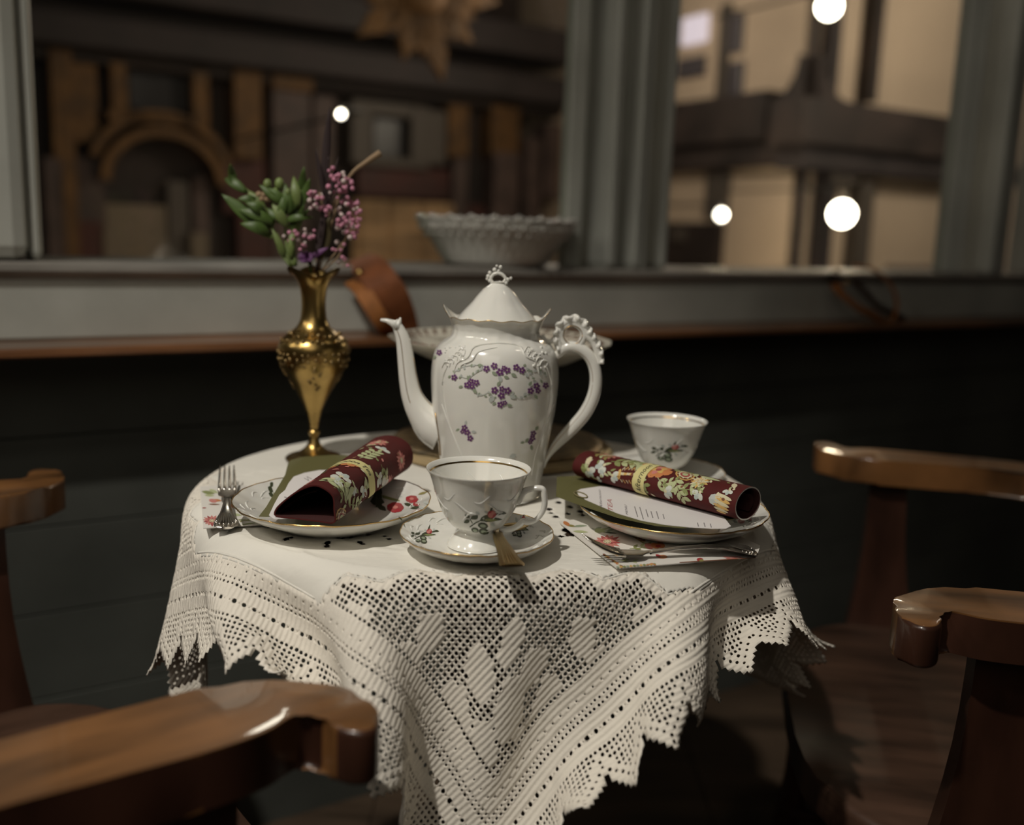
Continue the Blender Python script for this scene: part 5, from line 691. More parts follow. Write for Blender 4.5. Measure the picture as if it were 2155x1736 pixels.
rr0 = np.hypot(PP[..., 0] - TC[0], PP[..., 1] - TC[1])
wr = np.zeros_like(GU)
for k in range(9):                      # soft creases in the linen
    a = rng.uniform(0, PI); ph = rng.uniform(0, 6.28); fq = rng.uniform(25, 110); off = rng.uniform(-.2, .2)
    d = GU * math.cos(a) + GV * math.sin(a); e2 = -GU * math.sin(a) + GV * math.cos(a)
    wr += .00034 * np.sin(d * fq + 2.2 * np.sin(e2 * 9 + ph)) * np.exp(-((e2 - off) / .14) ** 2)
for (x0, y0, x1, y1, hgt) in [(-.26, -.13, -.05, -.22, .0012), (-.15, -.16, .02, -.27, .0009), (.06, -.25, .22, -.17, .0013), (-.30, 0, -.22, .10, .0012), (.1, -.2, .25, -.08, .0010), (-.02, -.27, .12, -.22, .001), (-.2, -.2, -.12, -.24, .0013), (-.29, -.06, -.27, .05, .0012)]:
    X_, Y_ = PP[..., 0], PP[..., 1]; dx, dy = x1 - x0, y1 - y0; l2 = dx * dx + dy * dy; t = np.clip(((X_ - x0) * dx + (Y_ - y0) * dy) / l2, 0, 1)
    dd = np.hypot(X_ - x0 - t * dx, Y_ - y0 - t * dy - .006 * np.sin(t * 7)); wr += 1.5 * hgt * np.exp(-(dd / .0038) ** 2) * np.sin(t * PI)
PP[..., 2] += wr * np.where(rr0 < .27, 1, .6) + .0004
ok = np.zeros((len(g) - 1, len(g) - 1), bool)
for i in range(len(g) - 1):
    for j in range(len(g) - 1):
        uc, vc = (g[i] + g[i + 1]) / 2, (g[j] + g[j + 1]) / 2
        if abs(uc) > LH - .001 and abs(vc) > LH - .05: continue
        if ins(uc, vc): continue
        rx = abs(abs(uc) - LH); ok[i, j] = not (kill[i, j] or kill[i + 1, j] or kill[i, j + 1] or kill[i + 1, j + 1])
n1 = len(g); idx = np.arange(n1 * n1).reshape(n1, n1); I, J = np.nonzero(ok)
fc_ = np.stack([idx[I, J], idx[I + 1, J], idx[I + 1, J + 1], idx[I, J + 1]], -1)
used = np.unique(fc_); rem = -np.ones(n1 * n1, int); rem[used] = np.arange(len(used))
mbl = MB(); mbl.v = [tuple(p) for p in PP.reshape(-1, 3)[used]]; mbl.f = [tuple(q) for q in rem[fc_]]; mbl.m = [0] * len(mbl.f)
lin = mbl.build('linen_centre', LINEN, tc_, label='plain white linen centre with small cut-work eyelets')
sm = lin.modifiers.new('t', 'SOLIDIFY'); sm.thickness = .0007; sm.offset = 1

# rolled hem cord along the linen edge
hc = MB()
for sx in (1, -1):
    for ax_ in (0, 1):
        t = np.linspace(-.080, .080, 40); w = np.full(40, LH * sx); q = cloth(w, t) if ax_ == 0 else cloth(t, w); q[:, 2] += .0012; hc.tube(list(q), .0012, 6)
    for sy in (1, -1):
        b = np.linspace(-.20, .20, 120); a = CUTL - .004 + .0095 * (np.abs(2 * (((b + .0285) / .082) % 1.0) - 1) * 2 - 1) + .002; q = cloth(sx * (a + b) / 2, sy * (a - b) / 2); q[:, 2] += .0006; hc.tube(list(q), .0009, 6)
hc.build('hem_cord', LINEN, tc_)
# crochet: filet mesh cell by cell, open cells are real holes
def hole_size(i, j):                    # 0 solid, else half-size of the opening in cells; None = no cloth
    u_, v_ = i + .5 - 90, j + .5 - 90; au, av = abs(u_), abs(v_); m = max(au, av); k = int(m - HL); k = k if k < 5 else k + 3
    uc, vc = u_ * PI_, v_ * PI_
    if m < HL:
        if not ins(uc, vc): return None
        a = abs(uc) + abs(vc); b = abs(uc) - abs(vc); edge = (a - (CUTL - .004 + .0095 * tri(b + .0285, .082))) / PI_
        if edge < 1.3: return 0 if (int(au) + int(av)) % 2 else .16
        if edge < 2.6: return 0
        if HL - m < 1: return 0
        if HL - m < 2: return .30
        # solid motifs: leaves and petals worked in the mesh
        p = (a - CUTL) / PI_; q = b / PI_                       # p towards the corner, q across
        for pc, qc, rp, rq, rot in ((17, -2, 6, 3, .2), (23, -9, 6, 3.6, .5), (24, 6, 7, 3.8, -.3), (31, -15, 7, 4, .2), (32, -3, 8, 4.4, .1), (33, 12, 7, 4, -.4), (41, -9, 7, 4, .4), (42, 4, 8, 4.2, 0), (43, 16, 5, 3, -.3), (51, -3, 6, 4, .2), (52, 8, 5, 3, -.3), (60, 1, 5, 3.4, 0), (15, 20, 5, 4, .3), (22, 26, 6, 3.4, -.2), (15, -22, 5, 4, -.3), (22, -28, 6, 3.6, .2), (28, 34, 4, 4, 0), (29, -37, 4, 4, 0), (9, 40, 4, 5, .2), (9, -40, 4, 5, -.2), (14, 52, 4, 4, 0), (14, -52, 4, 4, 0)):
            dp, dq = p - pc, q - qc; x = dp * math.cos(rot) + dq * math.sin(rot); y = -dp * math.sin(rot) + dq * math.cos(rot)
            if (x / rp) ** 2 + (y / rq) ** 2 < 1: return 0 if ((x / rp) ** 2 + (y / rq) ** 2 < .86 or (int(au) + int(av)) % 3) else .25
        return .35
    al = av if au >= av else au; t = ((al + .5) % 10) - 5.0; at = abs(t)
    lim = 23.6 - at * 1.15
    if k > lim: return None
    if k in (0, 2): return 0
    if k == 1: return .17 if int(al) % 2 else 0
    if k == 3: return .2
    if k in (4, 5): return .25
    if k == 6: return 0
    if k == 7: return .24 if int(al) % 2 else .15
    if k in (8, 9): return 0
    if k == 10: return .40 if int(al) % 2 else .1
    if k in (11, 12): return 0
    if k == 13: return .3
    e = lim - k
    if e < 1: return 0
    if 1.6 < e < 2.9: return .3
    if 14 <= k <= 19 and at < 4.6 - (k - 14) * .85: return .3
    return 0
cells = []
for i in range(NC):
    for j in range(NC):
        if max(abs(i + .5 - 90), abs(j + .5 - 90)) < 30: continue
        h = hole_size(i, j)
        if h is not None: cells.append((i, j, h))
jit = rng.uniform(-.09, .09, (NC + 1, NC + 1, 2))
vid = {}; VU = []; Q = []; 
def gv(i, j):
    if (i, j) not in vid: vid[(i, j)] = len(VU); VU.append((i + jit[i, j, 0], j + jit[i, j, 1]))
    return vid[(i, j)]
for i, j, h in cells:
    c4 = [gv(i, j), gv(i + 1, j), gv(i + 1, j + 1), gv(i, j + 1)]
    if h == 0: Q.append(tuple(c4)); continue
    cx, cy = i + .5 + rng.uniform(-.06, .06), j + .5 + rng.uniform(-.06, .06); h2 = h * rng.uniform(.85, 1.15); b0 = len(VU)
    for k in range(8):
        a = -3 * PI / 4 - PI / 8 + k * PI / 4; VU.append((cx + h2 * 1.12 * math.cos(a), cy + h2 * 1.12 * math.sin(a)))
    for s in range(4):                 # corner s owns ring verts 2s, 2s+1
        Q.append((c4[s], c4[(s + 1) % 4], b0 + (2 * s + 2) % 8, b0 + 2 * s + 1)); Q.append((c4[s], b0 + 2 * s + 1, b0 + 2 * s))
VUa = np.array(VU); PV = cloth((VUa[:, 0] / NC - .5) * CS, (VUa[:, 1] / NC - .5) * CS)
# yarn relief: rows of double crochet stand proud
e1 = cloth((VUa[:, 0] / NC - .5) * CS + .002, (VUa[:, 1] / NC - .5) * CS) - PV; e2 = cloth((VUa[:, 0] / NC - .5) * CS, (VUa[:, 1] / NC - .5) * CS + .002) - PV
nn = np.cross(e1, e2); nn /= (np.linalg.norm(nn, axis=1, keepdims=True) + 1e-12)
nn *= np.sign(nn[:, 2:3] + .15 + 1e-9) * 0 + np.sign(np.cross(np.array([*EU, 0]), np.array([*EV, 0]))[2])
PV = PV + nn * (rng.uniform(-.0002, .0004, (len(PV), 1)) + .0004 * ((VUa[:, 1:2].astype(int) % 2)))
mc = MB(); mc.v = [tuple(p) for p in PV]; mc.f = Q; mc.m = [0] * len(Q)
cro = mc.build('crochet_border', CROCH, tc_, label='cream crochet border and corner insert with open filet mesh and zigzag edge')
me = cro.data; uvl = me.uv_layers.new(name='cells'); li = np.zeros(len(me.loops), int); me.loops.foreach_get('vertex_index', li)
uvl.data.foreach_set('uv', VUa[li].ravel().astype(np.float32))
sm = cro.modifiers.new('t', 'SOLIDIFY'); sm.thickness = .0013; sm.offset = 0
bump_wave(CROCH, 'UV', .314, .5, .0010, 'Y')

# ------------------------------------------------------------------ surfaces the printed decoration is laid on
def lathe_hit(c, prof):
    ps = sorted(prof, key=lambda p: p[1]); zs = np.array([p[1] for p in ps]); rs = np.array([p[0] for p in ps])
    def f(px, py):
        d = ray(px, py); d = d / np.linalg.norm(d); D = np.hypot(c[0] - CAM[0], c[1] - CAM[1]); ts = np.linspace(D * .9, D * 1.25, 900)
        P = CAM + ts[:, None] * d; r = np.hypot(P[:, 0] - c[0], P[:, 1] - c[1]); R = np.interp(P[:, 2] - c[2], zs, rs, left=-1, right=-1)
        k = np.nonzero(r < R)[0]
        if len(k) == 0: return None
        p = P[k[0]]; z = p[2] - c[2]; R0 = np.interp(z, zs, rs); a = math.atan2(p[1] - c[1], p[0] - c[0]); s = (np.interp(z + .001, zs, rs) - np.interp(z - .001, zs, rs)) / .002
        n = np.array([math.cos(a), math.sin(a), -s]); n /= np.linalg.norm(n); return np.array([c[0] + R0 * math.cos(a), c[1] + R0 * math.sin(a), p[2]]), n
    return f
def dish_hit(c, prof):                  # prof: (r, z) of the upper face, from the centre outwards
    rs = np.array([p[0] for p in prof]); zs = np.array([p[1] for p in prof])
    def f(px, py):
        d = ray(px, py); z = c[2] + .012
        for _ in range(14):
            t = (z - CAM[2]) / d[2]; p = CAM + t * d; r = math.hypot(p[0] - c[0], p[1] - c[1]); z = c[2] + float(np.interp(r, rs, zs))
        a = math.atan2(p[1] - c[1], p[0] - c[0]); s = float(np.interp(r + .001, rs, zs) - np.interp(r - .001, rs, zs)) / .002
        n = np.array([-s * math.cos(a), -s * math.sin(a), 1]); n /= np.linalg.norm(n); return np.array([p[0], p[1], z]), n
    return f

# ------------------------------------------------------------------ plates and saucers
def scallop(R, amp, n, per=None):
    def m(th, r, z, i): w = max(0, (r / R - .55) / .45); return r * (1 + amp * w * w * (abs(math.sin(n * th / 2)) - .4) * 2), z + .0002 * w * math.sin(n * th * 2)
    return m
def dish(name, c, R, label, cat, group, depth, foot, embossed=True):
    e = empty(name, c, label, cat, group)
    top = [(.0005, .0045), (foot * .8, .0042), (foot * 1.02, .0048), (R * .66, depth * .36), (R * .82, depth * .62), (R * .93, depth * .86), (R, depth)]
    top = [tuple(p) for p in smooth_pts([(a, b, 0) for a, b in top], 4)]; top = [(p[0], p[1]) for p in top]
    bot = [(R * .995, depth - .0018), (R * .9, depth * .74 - .003), (R * .7, depth * .33 - .002), (foot * 1.1, .0012), (foot, .0), (foot * .93, .0002), (foot * .9, .0018), (.0005, .0018)]
    sc = scallop(R, .007, 12)
    mb = MB().lathe(top + bot, c, 144, 0, sc)
    if embossed:                        # raised scrolls round the rim
        for k in range(12):
            a0 = 2 * PI * (k + .25) / 12
            for q, (rr_, sp) in enumerate(((.86, .10), (.80, .07), (.90, .06))):
                P = []
                for t in np.linspace(0, 1, 9):
                    a = a0 + (t - .5) * sp * 3.2 * (1 if q != 1 else -.8) + .08 * q; r = R * (rr_ + .022 * math.sin(t * PI * 1.5)); z = float(np.interp(r, [p[0] for p in top], [p[1] for p in top]))
                    P.append((c[0] + r * math.cos(a), c[1] + r * math.sin(a), c[2] + z - .0006))
                mb.tube(P, [.0002, .0007, .0010, .0012, .0012, .0011, .0010, .0006, .0002], 8)
    mb.build('dish', PORC, e, sharp=60)
    g = [(R * 1.0, depth - .0010), (R * 1.004, depth - .0003), (R * 1.001, depth + .0003), (R * .993, depth * .99 + .0002), (R * .992, depth * .98 - .0003)]
    MB().lathe(g, c, 144, 0, sc, closed=True).build('gilt_rim', GOLD, e)
    return e, dish_hit(c, top)
T0 = TT + .0012
PLL = (-.1563, -.1330, T0); PLR = (.1475, -.1210, T0)
pl1, hit1 = dish('dessert_plate', PLL, .0862, 'white porcelain dessert plate with red roses, under the napkin roll with the open dark end', 'plate', 'dessert plates', .0215, .048)
P = Print(hit1, ALLK)
def bigrose(P, x, y, k):
    for dx, dy, L, W, r in ((-62, -22, 34, 26, .3), (-58, 2, 34, 22, .1), (-40, 12, 30, 16, .9), (-48, -30, 26, 18, -.8), (20, 6, 22, 12, .5), (34, 26, 24, 10, -.3)): P.leaf(x + dx * k, y + dy * k * .6, L * k, W * k, r, 'dark', .6)
    P.line([(x - 30 * k, y - 4 * k), (x + 10 * k, y - 2 * k)], 3 * k, 'green')
    for dx, dy, s, c1 in ((0, 22, 20, 'rose'), (38, -10, 15, 'rose'), (48, 10, 8, 'rose')):
        for i in range(7):
            w = i * .9; P.ell(x + (dx + s * .42 * math.cos(w)) * k, y + (dy + s * .42 * math.sin(w)) * k * .6, s * .58 * k, s * .58 * k * .62, 0, c1 if i % 3 else 'deeppink', 9, i * .2)
        P.ell(x + dx * k, y + dy * k * .6, s * .35 * k, s * .2 * k, 0, 'pink', 8, 3)
    P.leaf(x + 52 * k, y - 16 * k, 26 * k, 8 * k, -.5, 'olive', .6); P.leaf(x + 8 * k, y + 34 * k, 22 * k, 6 * k, 1.2, 'dark', .5)
    for dx, dy in ((10, -22), (70, 4), (-10, 34), (60, 24)): P.ell(x + dx * k, y + dy * k * .6, 7 * k, 3 * k, .3, 'mist', 6)
bigrose(P, 832, 1056, .92); P.build('rose_print', pl1); P = Print(hit1, ALLK); bigrose(P, 585, 1022, .35)
P.build('rose_print', pl1)
pl2, hit2 = dish('dessert_plate', PLR, .0840, 'white porcelain dessert plate under the menu and the closed napkin roll, beside the lying fork', 'plate', 'dessert plates', .0215, .046)
P = Print(hit2, ALLK); bigrose(P, 1560, 1092, .4); P.build('rose_print', pl2)
SAU = (-.0253, -.2012, T0)
sa1, hits = dish('saucer', SAU, .0628, 'scalloped porcelain saucer with rosebuds under the front teacup, gold spoon on it', 'saucer', 'saucers', .0165, .031)
P = Print(hits, ALLK); rosebud(P, 893, 1124, .62, .7); P.build('rose_print', sa1); P = Print(hits, ALLK); rosebud(P, 1094, 1116, .5, .6); P.build('rose_print', sa1)
SAB = (.164, .042, T0)
sa2, hitb = dish('saucer', SAB, .0635, 'white porcelain saucer at the back of the table, under the smaller-looking cup', 'saucer', 'saucers', .0165, .031, False)

# ------------------------------------------------------------------ teacups
CUP = [(.0005, .0), (.0225, .0), (.0243, .0012), (.0238, .0028), (.0205, .0070), (.0165, .0105), (.0148, .0130), (.0160, .0150), (.0215, .0180), (.0260, .0235), (.0298, .0310), (.0330, .0395), (.0360, .0480), (.0385, .0560), (.0405, .0610), (.0424, .0642)]
def teacup(c, hang, label, group, hit=None, handle_pts=None):
    e = empty('teacup', c, label, 'cup', group)
    inn = [(.0424, .0650), (.0416, .0648), (.0398, .0612), (.0374, .0555), (.0345, .0470), (.0300, .0350), (.0240, .0250), (.0140, .0190), (.0005, .0180)]
    outp = [(p[0], p[1]) for p in smooth_pts([(a, b, 0) for a, b in CUP], 4)]
    def mod(th, r, z, i): return r * (1 + (.006 * math.sin(8 * th) * math.sin((z - .015) / .04 * PI) if .015 < z < .055 else 0)), z
    mb = MB().lathe(outp + inn, c, 96, 0, mod)
    for k in range(8):                  # raised scroll work on the side
        for q in range(3):
            a0 = 2 * PI * k / 8 + q * .17; Pp = []
            for t in np.linspace(0, 1, 12):
                z = .034 + .008 * q + .0028 * math.sin(t * 4.4 + q) - .004 * t; a = a0 + .52 * t * (1 if q % 2 else -.8); r = float(np.interp(z, [p[1] for p in outp][20:], [p[0] for p in outp][20:])) - .0006; Pp.append((c[0] + r * math.cos(a), c[1] + r * math.sin(a), c[2] + z))
            mb.tube(Pp, [.0002] + [.0006 + .0005 * math.sin(PI * i_ / 11) for i_ in range(1, 11)] + [.0002], 8)
    mb.build('bowl', PORC, e, sharp=60)
    if handle_pts:
        ca, sa = math.cos(hang), math.sin(hang)
        path = smooth_pts([(x, z, r) for x, z, r in handle_pts], 5)
        MB().tube([(c[0] + p[0] * ca, c[1] + p[0] * sa, c[2] + p[1]) for p in path], [p[2] for p in path], 12, flat=1.2, ref=(-sa, ca, 0)).build('handle', PORC, e)
    zr = .0605; r0 = .0397
    MB().lathe([(.03905, .0600), (.03955, .0612)], c, 96).build('gold_band', GOLD, e)
    if hit:
        P = Print(lathe_hit(c, outp), ALLK); hit(P); P.build('rose_print', e)
    return e
CUPC = (SAU[0], SAU[1], SAU[2] + .0048)
H1 = [(.0322, .0375, .0026), (.0336, .0405, .0034), (.0352, .0445, .0033), (.0385, .0482, .0028), (.0438, .0502, .0024), (.0495, .0512, .0024), (.0530, .0500, .0024), (.0540, .0450, .0025), (.0546, .0379, .0024), (.0527, .0306, .0022), (.0477, .0242, .0021), (.0412, .0218, .0023), (.0378, .0228, .0024), (.0356, .0200, .0026), (.0302, .0161, .0024), (.0240, .0142, .0026), (.0186, .0150, .0028)]
teacup(CUPC, -.12, 'white porcelain teacup with a rosebud sprig and gold inner line, nearest, before the pot', 'teacups', lambda P: rosebud(P, 1020, 1090, .92, .85), H1)
CUPB = (SAB[0], SAB[1], SAB[2] + .0048)
teacup(CUPB, 1.9, 'white porcelain teacup at the back of the table, behind the right napkin roll', 'teacups', lambda P: rosebud(P, 1408, 946, .8, .7), H1)

# ------------------------------------------------------------------ coffee pot
PT = (-.018, -.0204, T0)
pot = empty('coffee_pot', PT, 'tall white porcelain coffee pot with violet garlands, ornate handle and pointed lid', 'coffee pot')
BP = [(.0005, .0), (.044, .0), (.0470, .0015), (.0472, .004), (.0488, .010), (.0505, .0200), (.0536, .0440), (.0576, .0683), (.0606, .0880), (.0622, .1060), (.0627, .1180), (.0622, .1310), (.0600, .1420), (.0555, .1500), (.0485, .1550), (.0440, .1590), (.0424, .1640), (.0430, .1690), (.0450, .1740), (.0470, .1765)]
BPs = [(p[0], p[1]) for p in smooth_pts([(a, b, 0) for a, b in BP], 4)]
def potmod(th, r, z, i):
    if z > .166:                        # flared wavy rim, drawn up into an ear at each side
        w = (z - .166) / .0105; ear = max(0, abs(math.cos(th + .05))) ** 40
        return r * (1 + .006 * w * math.sin(14 * th)) + .0055 * w * ear, z + w * (.0007 * math.sin(14 * th) + .0105 * ear)
    w = max(0, math.sin(min(1, z / .14) * PI)); f = .009 * w * abs(math.sin(4 * (th + .25))) + (.004 * math.sin(24 * th) if .15 < z < .166 else 0)
    return r * (1 + f - .004), z
inn = [(.0462, .1768), (.0440, .1735), (.0405, .1660), (.040, .158), (.0005, .157)]
mb = MB().lathe(BPs + inn, PT, 168, 0, potmod)
phit = lathe_hit(PT, BPs)
def relief(mb, pts, rad, hit, lift=.0002, n=4):
    P = smooth_pts([(x, y, 0) for x, y in pts], n); Q = []
    for p in P:
        h = hit(p[0], p[1])
        if h: Q.append(h[0] + h[1] * lift)
    if len(Q) > 1: k = len(Q); mb.tube(Q, [rad * (.35 + .65 * math.sin(PI * i / (k - 1))) if k > 2 else rad for i in range(k)], 6)
for pts in ([(955, 790), (962, 765), (985, 752), (1000, 730), (1047, 722), (1092, 728), (1106, 750), (1128, 762), (1134, 786)], [(968, 780), (972, 768), (994, 758), (1008, 740), (1047, 731)],
            [(930, 850), (948, 900), (968, 950), (985, 1000)], [(1166, 850), (1146, 900), (1128, 950), (1118, 1000)], [(942, 770), (932, 800), (936, 850), (950, 905)], [(1150, 772), (1160, 810), (1152, 860), (1140, 905)]): relief(mb, pts, .0009, phit)
for k in range(46):                     # beaded scroll flowers on the shoulder
    sgn = -1 if k % 2 else 1; x = 1043 + sgn * random.uniform(62, 112); y = random.uniform(728, 775)
    h = phit(x, y)
    if h: mb.ball(h[0] - h[1] * .0002, random.uniform(.0008, .0017), n=6)
for k in range(10):
    sgn = -1 if k % 2 else 1; x = 1043 + sgn * (68 + k * 4); y = 735 + k * 3.5; relief(mb, [(x - 9, y + 8), (x - 2, y - 4), (x + 8, y - 2), (x + 7, y + 7)], .0008, phit)
mb.build('body', PORC, pot, sharp=60)
def rim_at(th): r, z = potmod(th, .0470, .1765, 0); return (PT[0] + (r + .0001) * math.cos(th), PT[1] + (r + .0001) * math.sin(th), PT[2] + z + .0002)
MB().tube([rim_at(2 * PI * k / 168) for k in range(169)], .00042, 6, cap=False).build('gilt_rim', GOLD, pot)
# lid
LIDP = [(.0425, .1700), (.0420, .1725), (.0385, .1752), (.0345, .1800), (.0300, .1850), (.0248, .1905), (.0195, .1975), (.0150, .2025), (.0110, .2060), (.0070, .2085), (.0050, .2100), (.0058, .2110), (.0005, .2118)]
def lidmod(th, r, z, i): w = max(0, 1 - abs(z - .190) / .022); return r * (1 + .030 * w * abs(math.sin(4 * th))), z
lid = MB().lathe([(p[0], p[1]) for p in smooth_pts([(a, b, 0) for a, b in LIDP], 4)], PT, 96, 0, lidmod).build('lid', PORC, pot, sharp=70)
mf = MB(); C0 = np.array([PT[0], PT[1], PT[2]])
def FP(x, z): return C0 + np.array([x, -.001, z])
mf.tube([FP(*p[:2]) for p in smooth_pts([(-.0045, .2095, 0), (-.0070, .2130, 0), (-.0050, .2175, 0), (-.0005, .2195, 0), (.0045, .2180, 0), (.0075, .2140, 0), (.0052, .2105, 0)], 4)], .0016, 8, ref=(0, 1, 0))
for x, z, r in ((-.0095, .2160, .0021), (-.0080, .2195, .0019), (-.0035, .2225, .0022), (.0005, .2215, .0016), (.0022, .2252, .0019), (-.0015, .2262, .0013), (.0095, .2135, .0020), (.0125, .2150, .0015), (.0080, .2105, .0020), (-.0078, .2120, .0019), (-.0055, .2095, .0020), (.0018, .2105, .0018), (-.0105, .2135, .0013)): mf.ball(FP(x, z), r, n=8, sq=(1, .8, 1))
mf.build('finial', PORC, lid)
# spout in the plane through the pot axis, swung a little
def side(px, py):                       # point in the upright plane through the pot axis, facing the camera
    return ony(px, py, PT[1])
spp = [(930, 905, 46), (908, 893, 40), (886, 868, 30), (868, 835, 23), (859, 795, 19.5), (854, 755, 17.5), (848, 715, 15), (838, 690, 11.5), (829, 676, 8.5)]
sp = smooth_pts(spp, 5); P3_ = [side(p[0], p[1]) for p in sp]; RR = [p[2] / 2110. for p in sp]
spo = MB().tube(P3_, RR, 20, flat=.82, ref=(0, 1, 0))
spo.tube([side(836, 688), side(825, 679), side(813, 674.5), side(801, 673)], [.0044, .0034, .0022, .0015], 10, ref=(0, 1, 0), flat=1.4)
spo.tube([side(836, 688), side(840, 678), side(843, 668)], [.0042, .0026, .0007], 10, ref=(0, 1, 0), flat=1.5)
spout = spo.build('spout', PORC, pot)
def offs(P3, R, ang):                   # a line lying on the tube at that angle round it (0 = towards the camera)
    out = []
    for i, p in enumerate(P3):
        t = P3[min(i + 1, len(P3) - 1)] - P3[max(i - 1, 0)]; t = t / np.linalg.norm(t); b = np.array([0, -1., 0]); a = np.cross(t, b); a /= np.linalg.norm(a)
        out.append(p + b * (R[i] * .83 * math.cos(ang)) * 1.0 + a * (R[i] * 1.01 * math.sin(ang)))
    return out
gl = MB(); L = offs(P3_, RR, -.25); gl.tube(L[14:], .00035, 5)
for pts in ([(1, .5), (4, .75), (8, 1.0), (13, 1.2)],):
    pass
L2 = offs(P3_, RR, 1.25); gl.tube(L2[2:26], .00032, 5)
for a0, i0 in ((.55, 6), (.8, 5), (1.0, 9)):
    L3 = [offs(P3_, RR, a0 + .12 * k)[i0 - k] for k in range(5)]; gl.tube(L3, [.0004, .0005, .0005, .0004, .0002], 5)
for pts in ([(917, 868), (921, 895), (926, 930), (928, 958)],):
    Q = [phit(x, y) for x, y in pts]; gl.tube([q[0] + q[1] * .0006 for q in Q if q], .0005, 5)
gl.build('gold_line', GOLDD, spout)
# handle with its frilled ring
hp = [(1168, 752, 7), (1176, 744, 9), (1188, 733, 11), (1207, 730, 12), (1230, 740, 12.5), (1247, 762, 12.5), (1254, 795, 13), (1249, 832, 13.5), (1232, 868, 14), (1205, 900, 13.5), (1178, 928, 11), (1160, 950, 7), (1149, 968, 4.5), (1143, 984, 3.5)]
hpS = smooth_pts(hp, 5); HP3 = [side(p[0], p[1]) for p in hpS]; HR = [p[2] / 2090. for p in hpS]
mh = MB().tube(HP3, HR, 16, flat=.9, ref=(0, 1, 0))
mh.tube([side(*p[:2]) for p in smooth_pts([(1192, 728, 0), (1180, 712, 0), (1184, 692, 0), (1202, 680, 0), (1221, 688, 0), (1229, 706, 0), (1220, 726, 0)], 5)], [p for p in [.0036] * 31], 10, ref=(0, 1, 0))
mh.tube([side(*p[:2]) for p in smooth_pts([(1140, 705, 0), (1147, 716, 0), (1160, 718, 0), (1172, 708, 0), (1178, 700, 0)], 4)], .0026, 10, ref=(0, 1, 0))
handle = mh.build('handle', PORC, pot)
fr = MB(); ci = [(1183, 741), (1176, 726), (1175, 704), (1180, 688), (1192, 677), (1207, 674), (1221, 680), (1231, 692), (1238, 706), (1249, 718), (1256, 732), (1261, 748), (1263, 764)]
cS = [np.array(p[:2]) for p in smooth_pts([(x, y, 0) for x, y in ci], 10)]; V = []; kf = len(cS); arc_l = np.r_[0, np.cumsum([np.linalg.norm(cS[i + 1] - cS[i]) for i in range(kf - 1)])]
for i, p in enumerate(cS):
    t = cS[min(i + 1, kf - 1)] - cS[max(0, i - 1)]; t = t / np.linalg.norm(t); nn_ = np.array([t[1], -t[0]]); ph = arc_l[i] / 17. * 2 * PI; fade = math.sin(PI * min(1, max(0, i / (kf - 1)))) ** .5
    for q, wq in enumerate((-5, 0, 6, 11 + 3.5 * math.sin(ph))):
        c = p + nn_ * wq * (.35 + .65 * fade); V.append(side(c[0], c[1]) + np.array([0, (-.0030 + .0026 * math.sin(ph + .8)) * (q / 3.) - .0012, 0]))
fr.add(V, [(i * 4 + q, (i + 1) * 4 + q, (i + 1) * 4 + q + 1, i * 4 + q + 1) for i in range(kf - 1) for q in range(3)])
fr.tube([side(*p) for p in cS], [.0030] * kf, 8, ref=(0, 1, 0))
fo = fr.build('frill', PORC, handle); sm = fo.modifiers.new('t', 'SOLIDIFY'); sm.thickness = .0028; sm.offset = 0
g2 = MB(); g2.tube(offs(HP3, HR, .55)[16:60], .00035, 5); g2.tube([side(1205 + 20 * math.cos(a), 704 + 19 * math.sin(a)) + np.array([0, -.0034, 0]) for a in np.linspace(0, 2 * PI, 24)], .00035, 5); g2.build('gold_line', GOLDD, handle)
# violets
NP = lambda: Print(phit, ALLK, .0003)
P = NP()
def violet(P, x, y, r):
    for i in range(5):
        w = 2 * PI * i / 5 + .3 * (x % 3); P.ell(x + r * .62 * math.cos(w), y + r * .62 * math.sin(w), r * .52, r * .46, w, 'lilac', 7); P.ell(x + r * .62 * math.cos(w), y + r * .62 * math.sin(w), r * .40, r * .33, w, 'violet', 7, 1)
    P.ell(x, y, r * .2, r * .2, 0, 'cream', 5, 2)
rs = random.Random(3)
def cluster(pts, leaves):
    global P
    for x, y, L, rot in leaves: P.leaf(x, y, L, L * .55, rot, rs.choice(['sage', 'mist', 'sage']))
    for x, y, r in pts: violet(P, x, y, r)
def vine(pts):
    Q = smooth_pts([(x, y, 0) for x, y in pts], 5); P.line([(q[0], q[1]) for q in Q], 1.4, 'mist')
    for i, q in enumerate(Q[::2]): P.ell(q[0] + rs.uniform(-4, 4), q[1] + rs.uniform(-4, 4), 3.6, 2.2, rs.uniform(0, 3), 'mist' if i % 2 else 'sage', 6)
vine([(958, 782), (975, 772), (1000, 768), (1020, 770)]); vine([(1105, 772), (1120, 780), (1140, 784), (1150, 792)]); vine([(990, 812), (1000, 826), (1012, 832), (1030, 826), (1040, 838)]); vine([(1075, 826), (1092, 838), (1108, 832), (1118, 822)]); vine([(1112, 780), (1124, 800), (1126, 818)])
vine([(970, 792), (985, 795), (1005, 782), (1015, 778)])
cluster([(1024, 776, 7), (1040, 770, 7), (1052, 783, 8), (1067, 779, 7), (1086, 773, 7), (1098, 779, 7), (1060, 774, 5)], [(1035, 782, 14, .6), (1050, 790, 15, 1.2), (1075, 786, 14, .5), (1005, 768, 12, .1), (1105, 784, 12, 1.0), (1060, 792, 12, .3)])
cluster([(957, 794, 6.5)], [(950, 790, 8, 2.5)]); cluster([(984, 810, 7), (992, 802, 6), (1003, 805, 6.5), (994, 813, 6)], [(984, 800, 12, -1), (996, 818, 13, .9), (975, 812, 10, 2.8)])
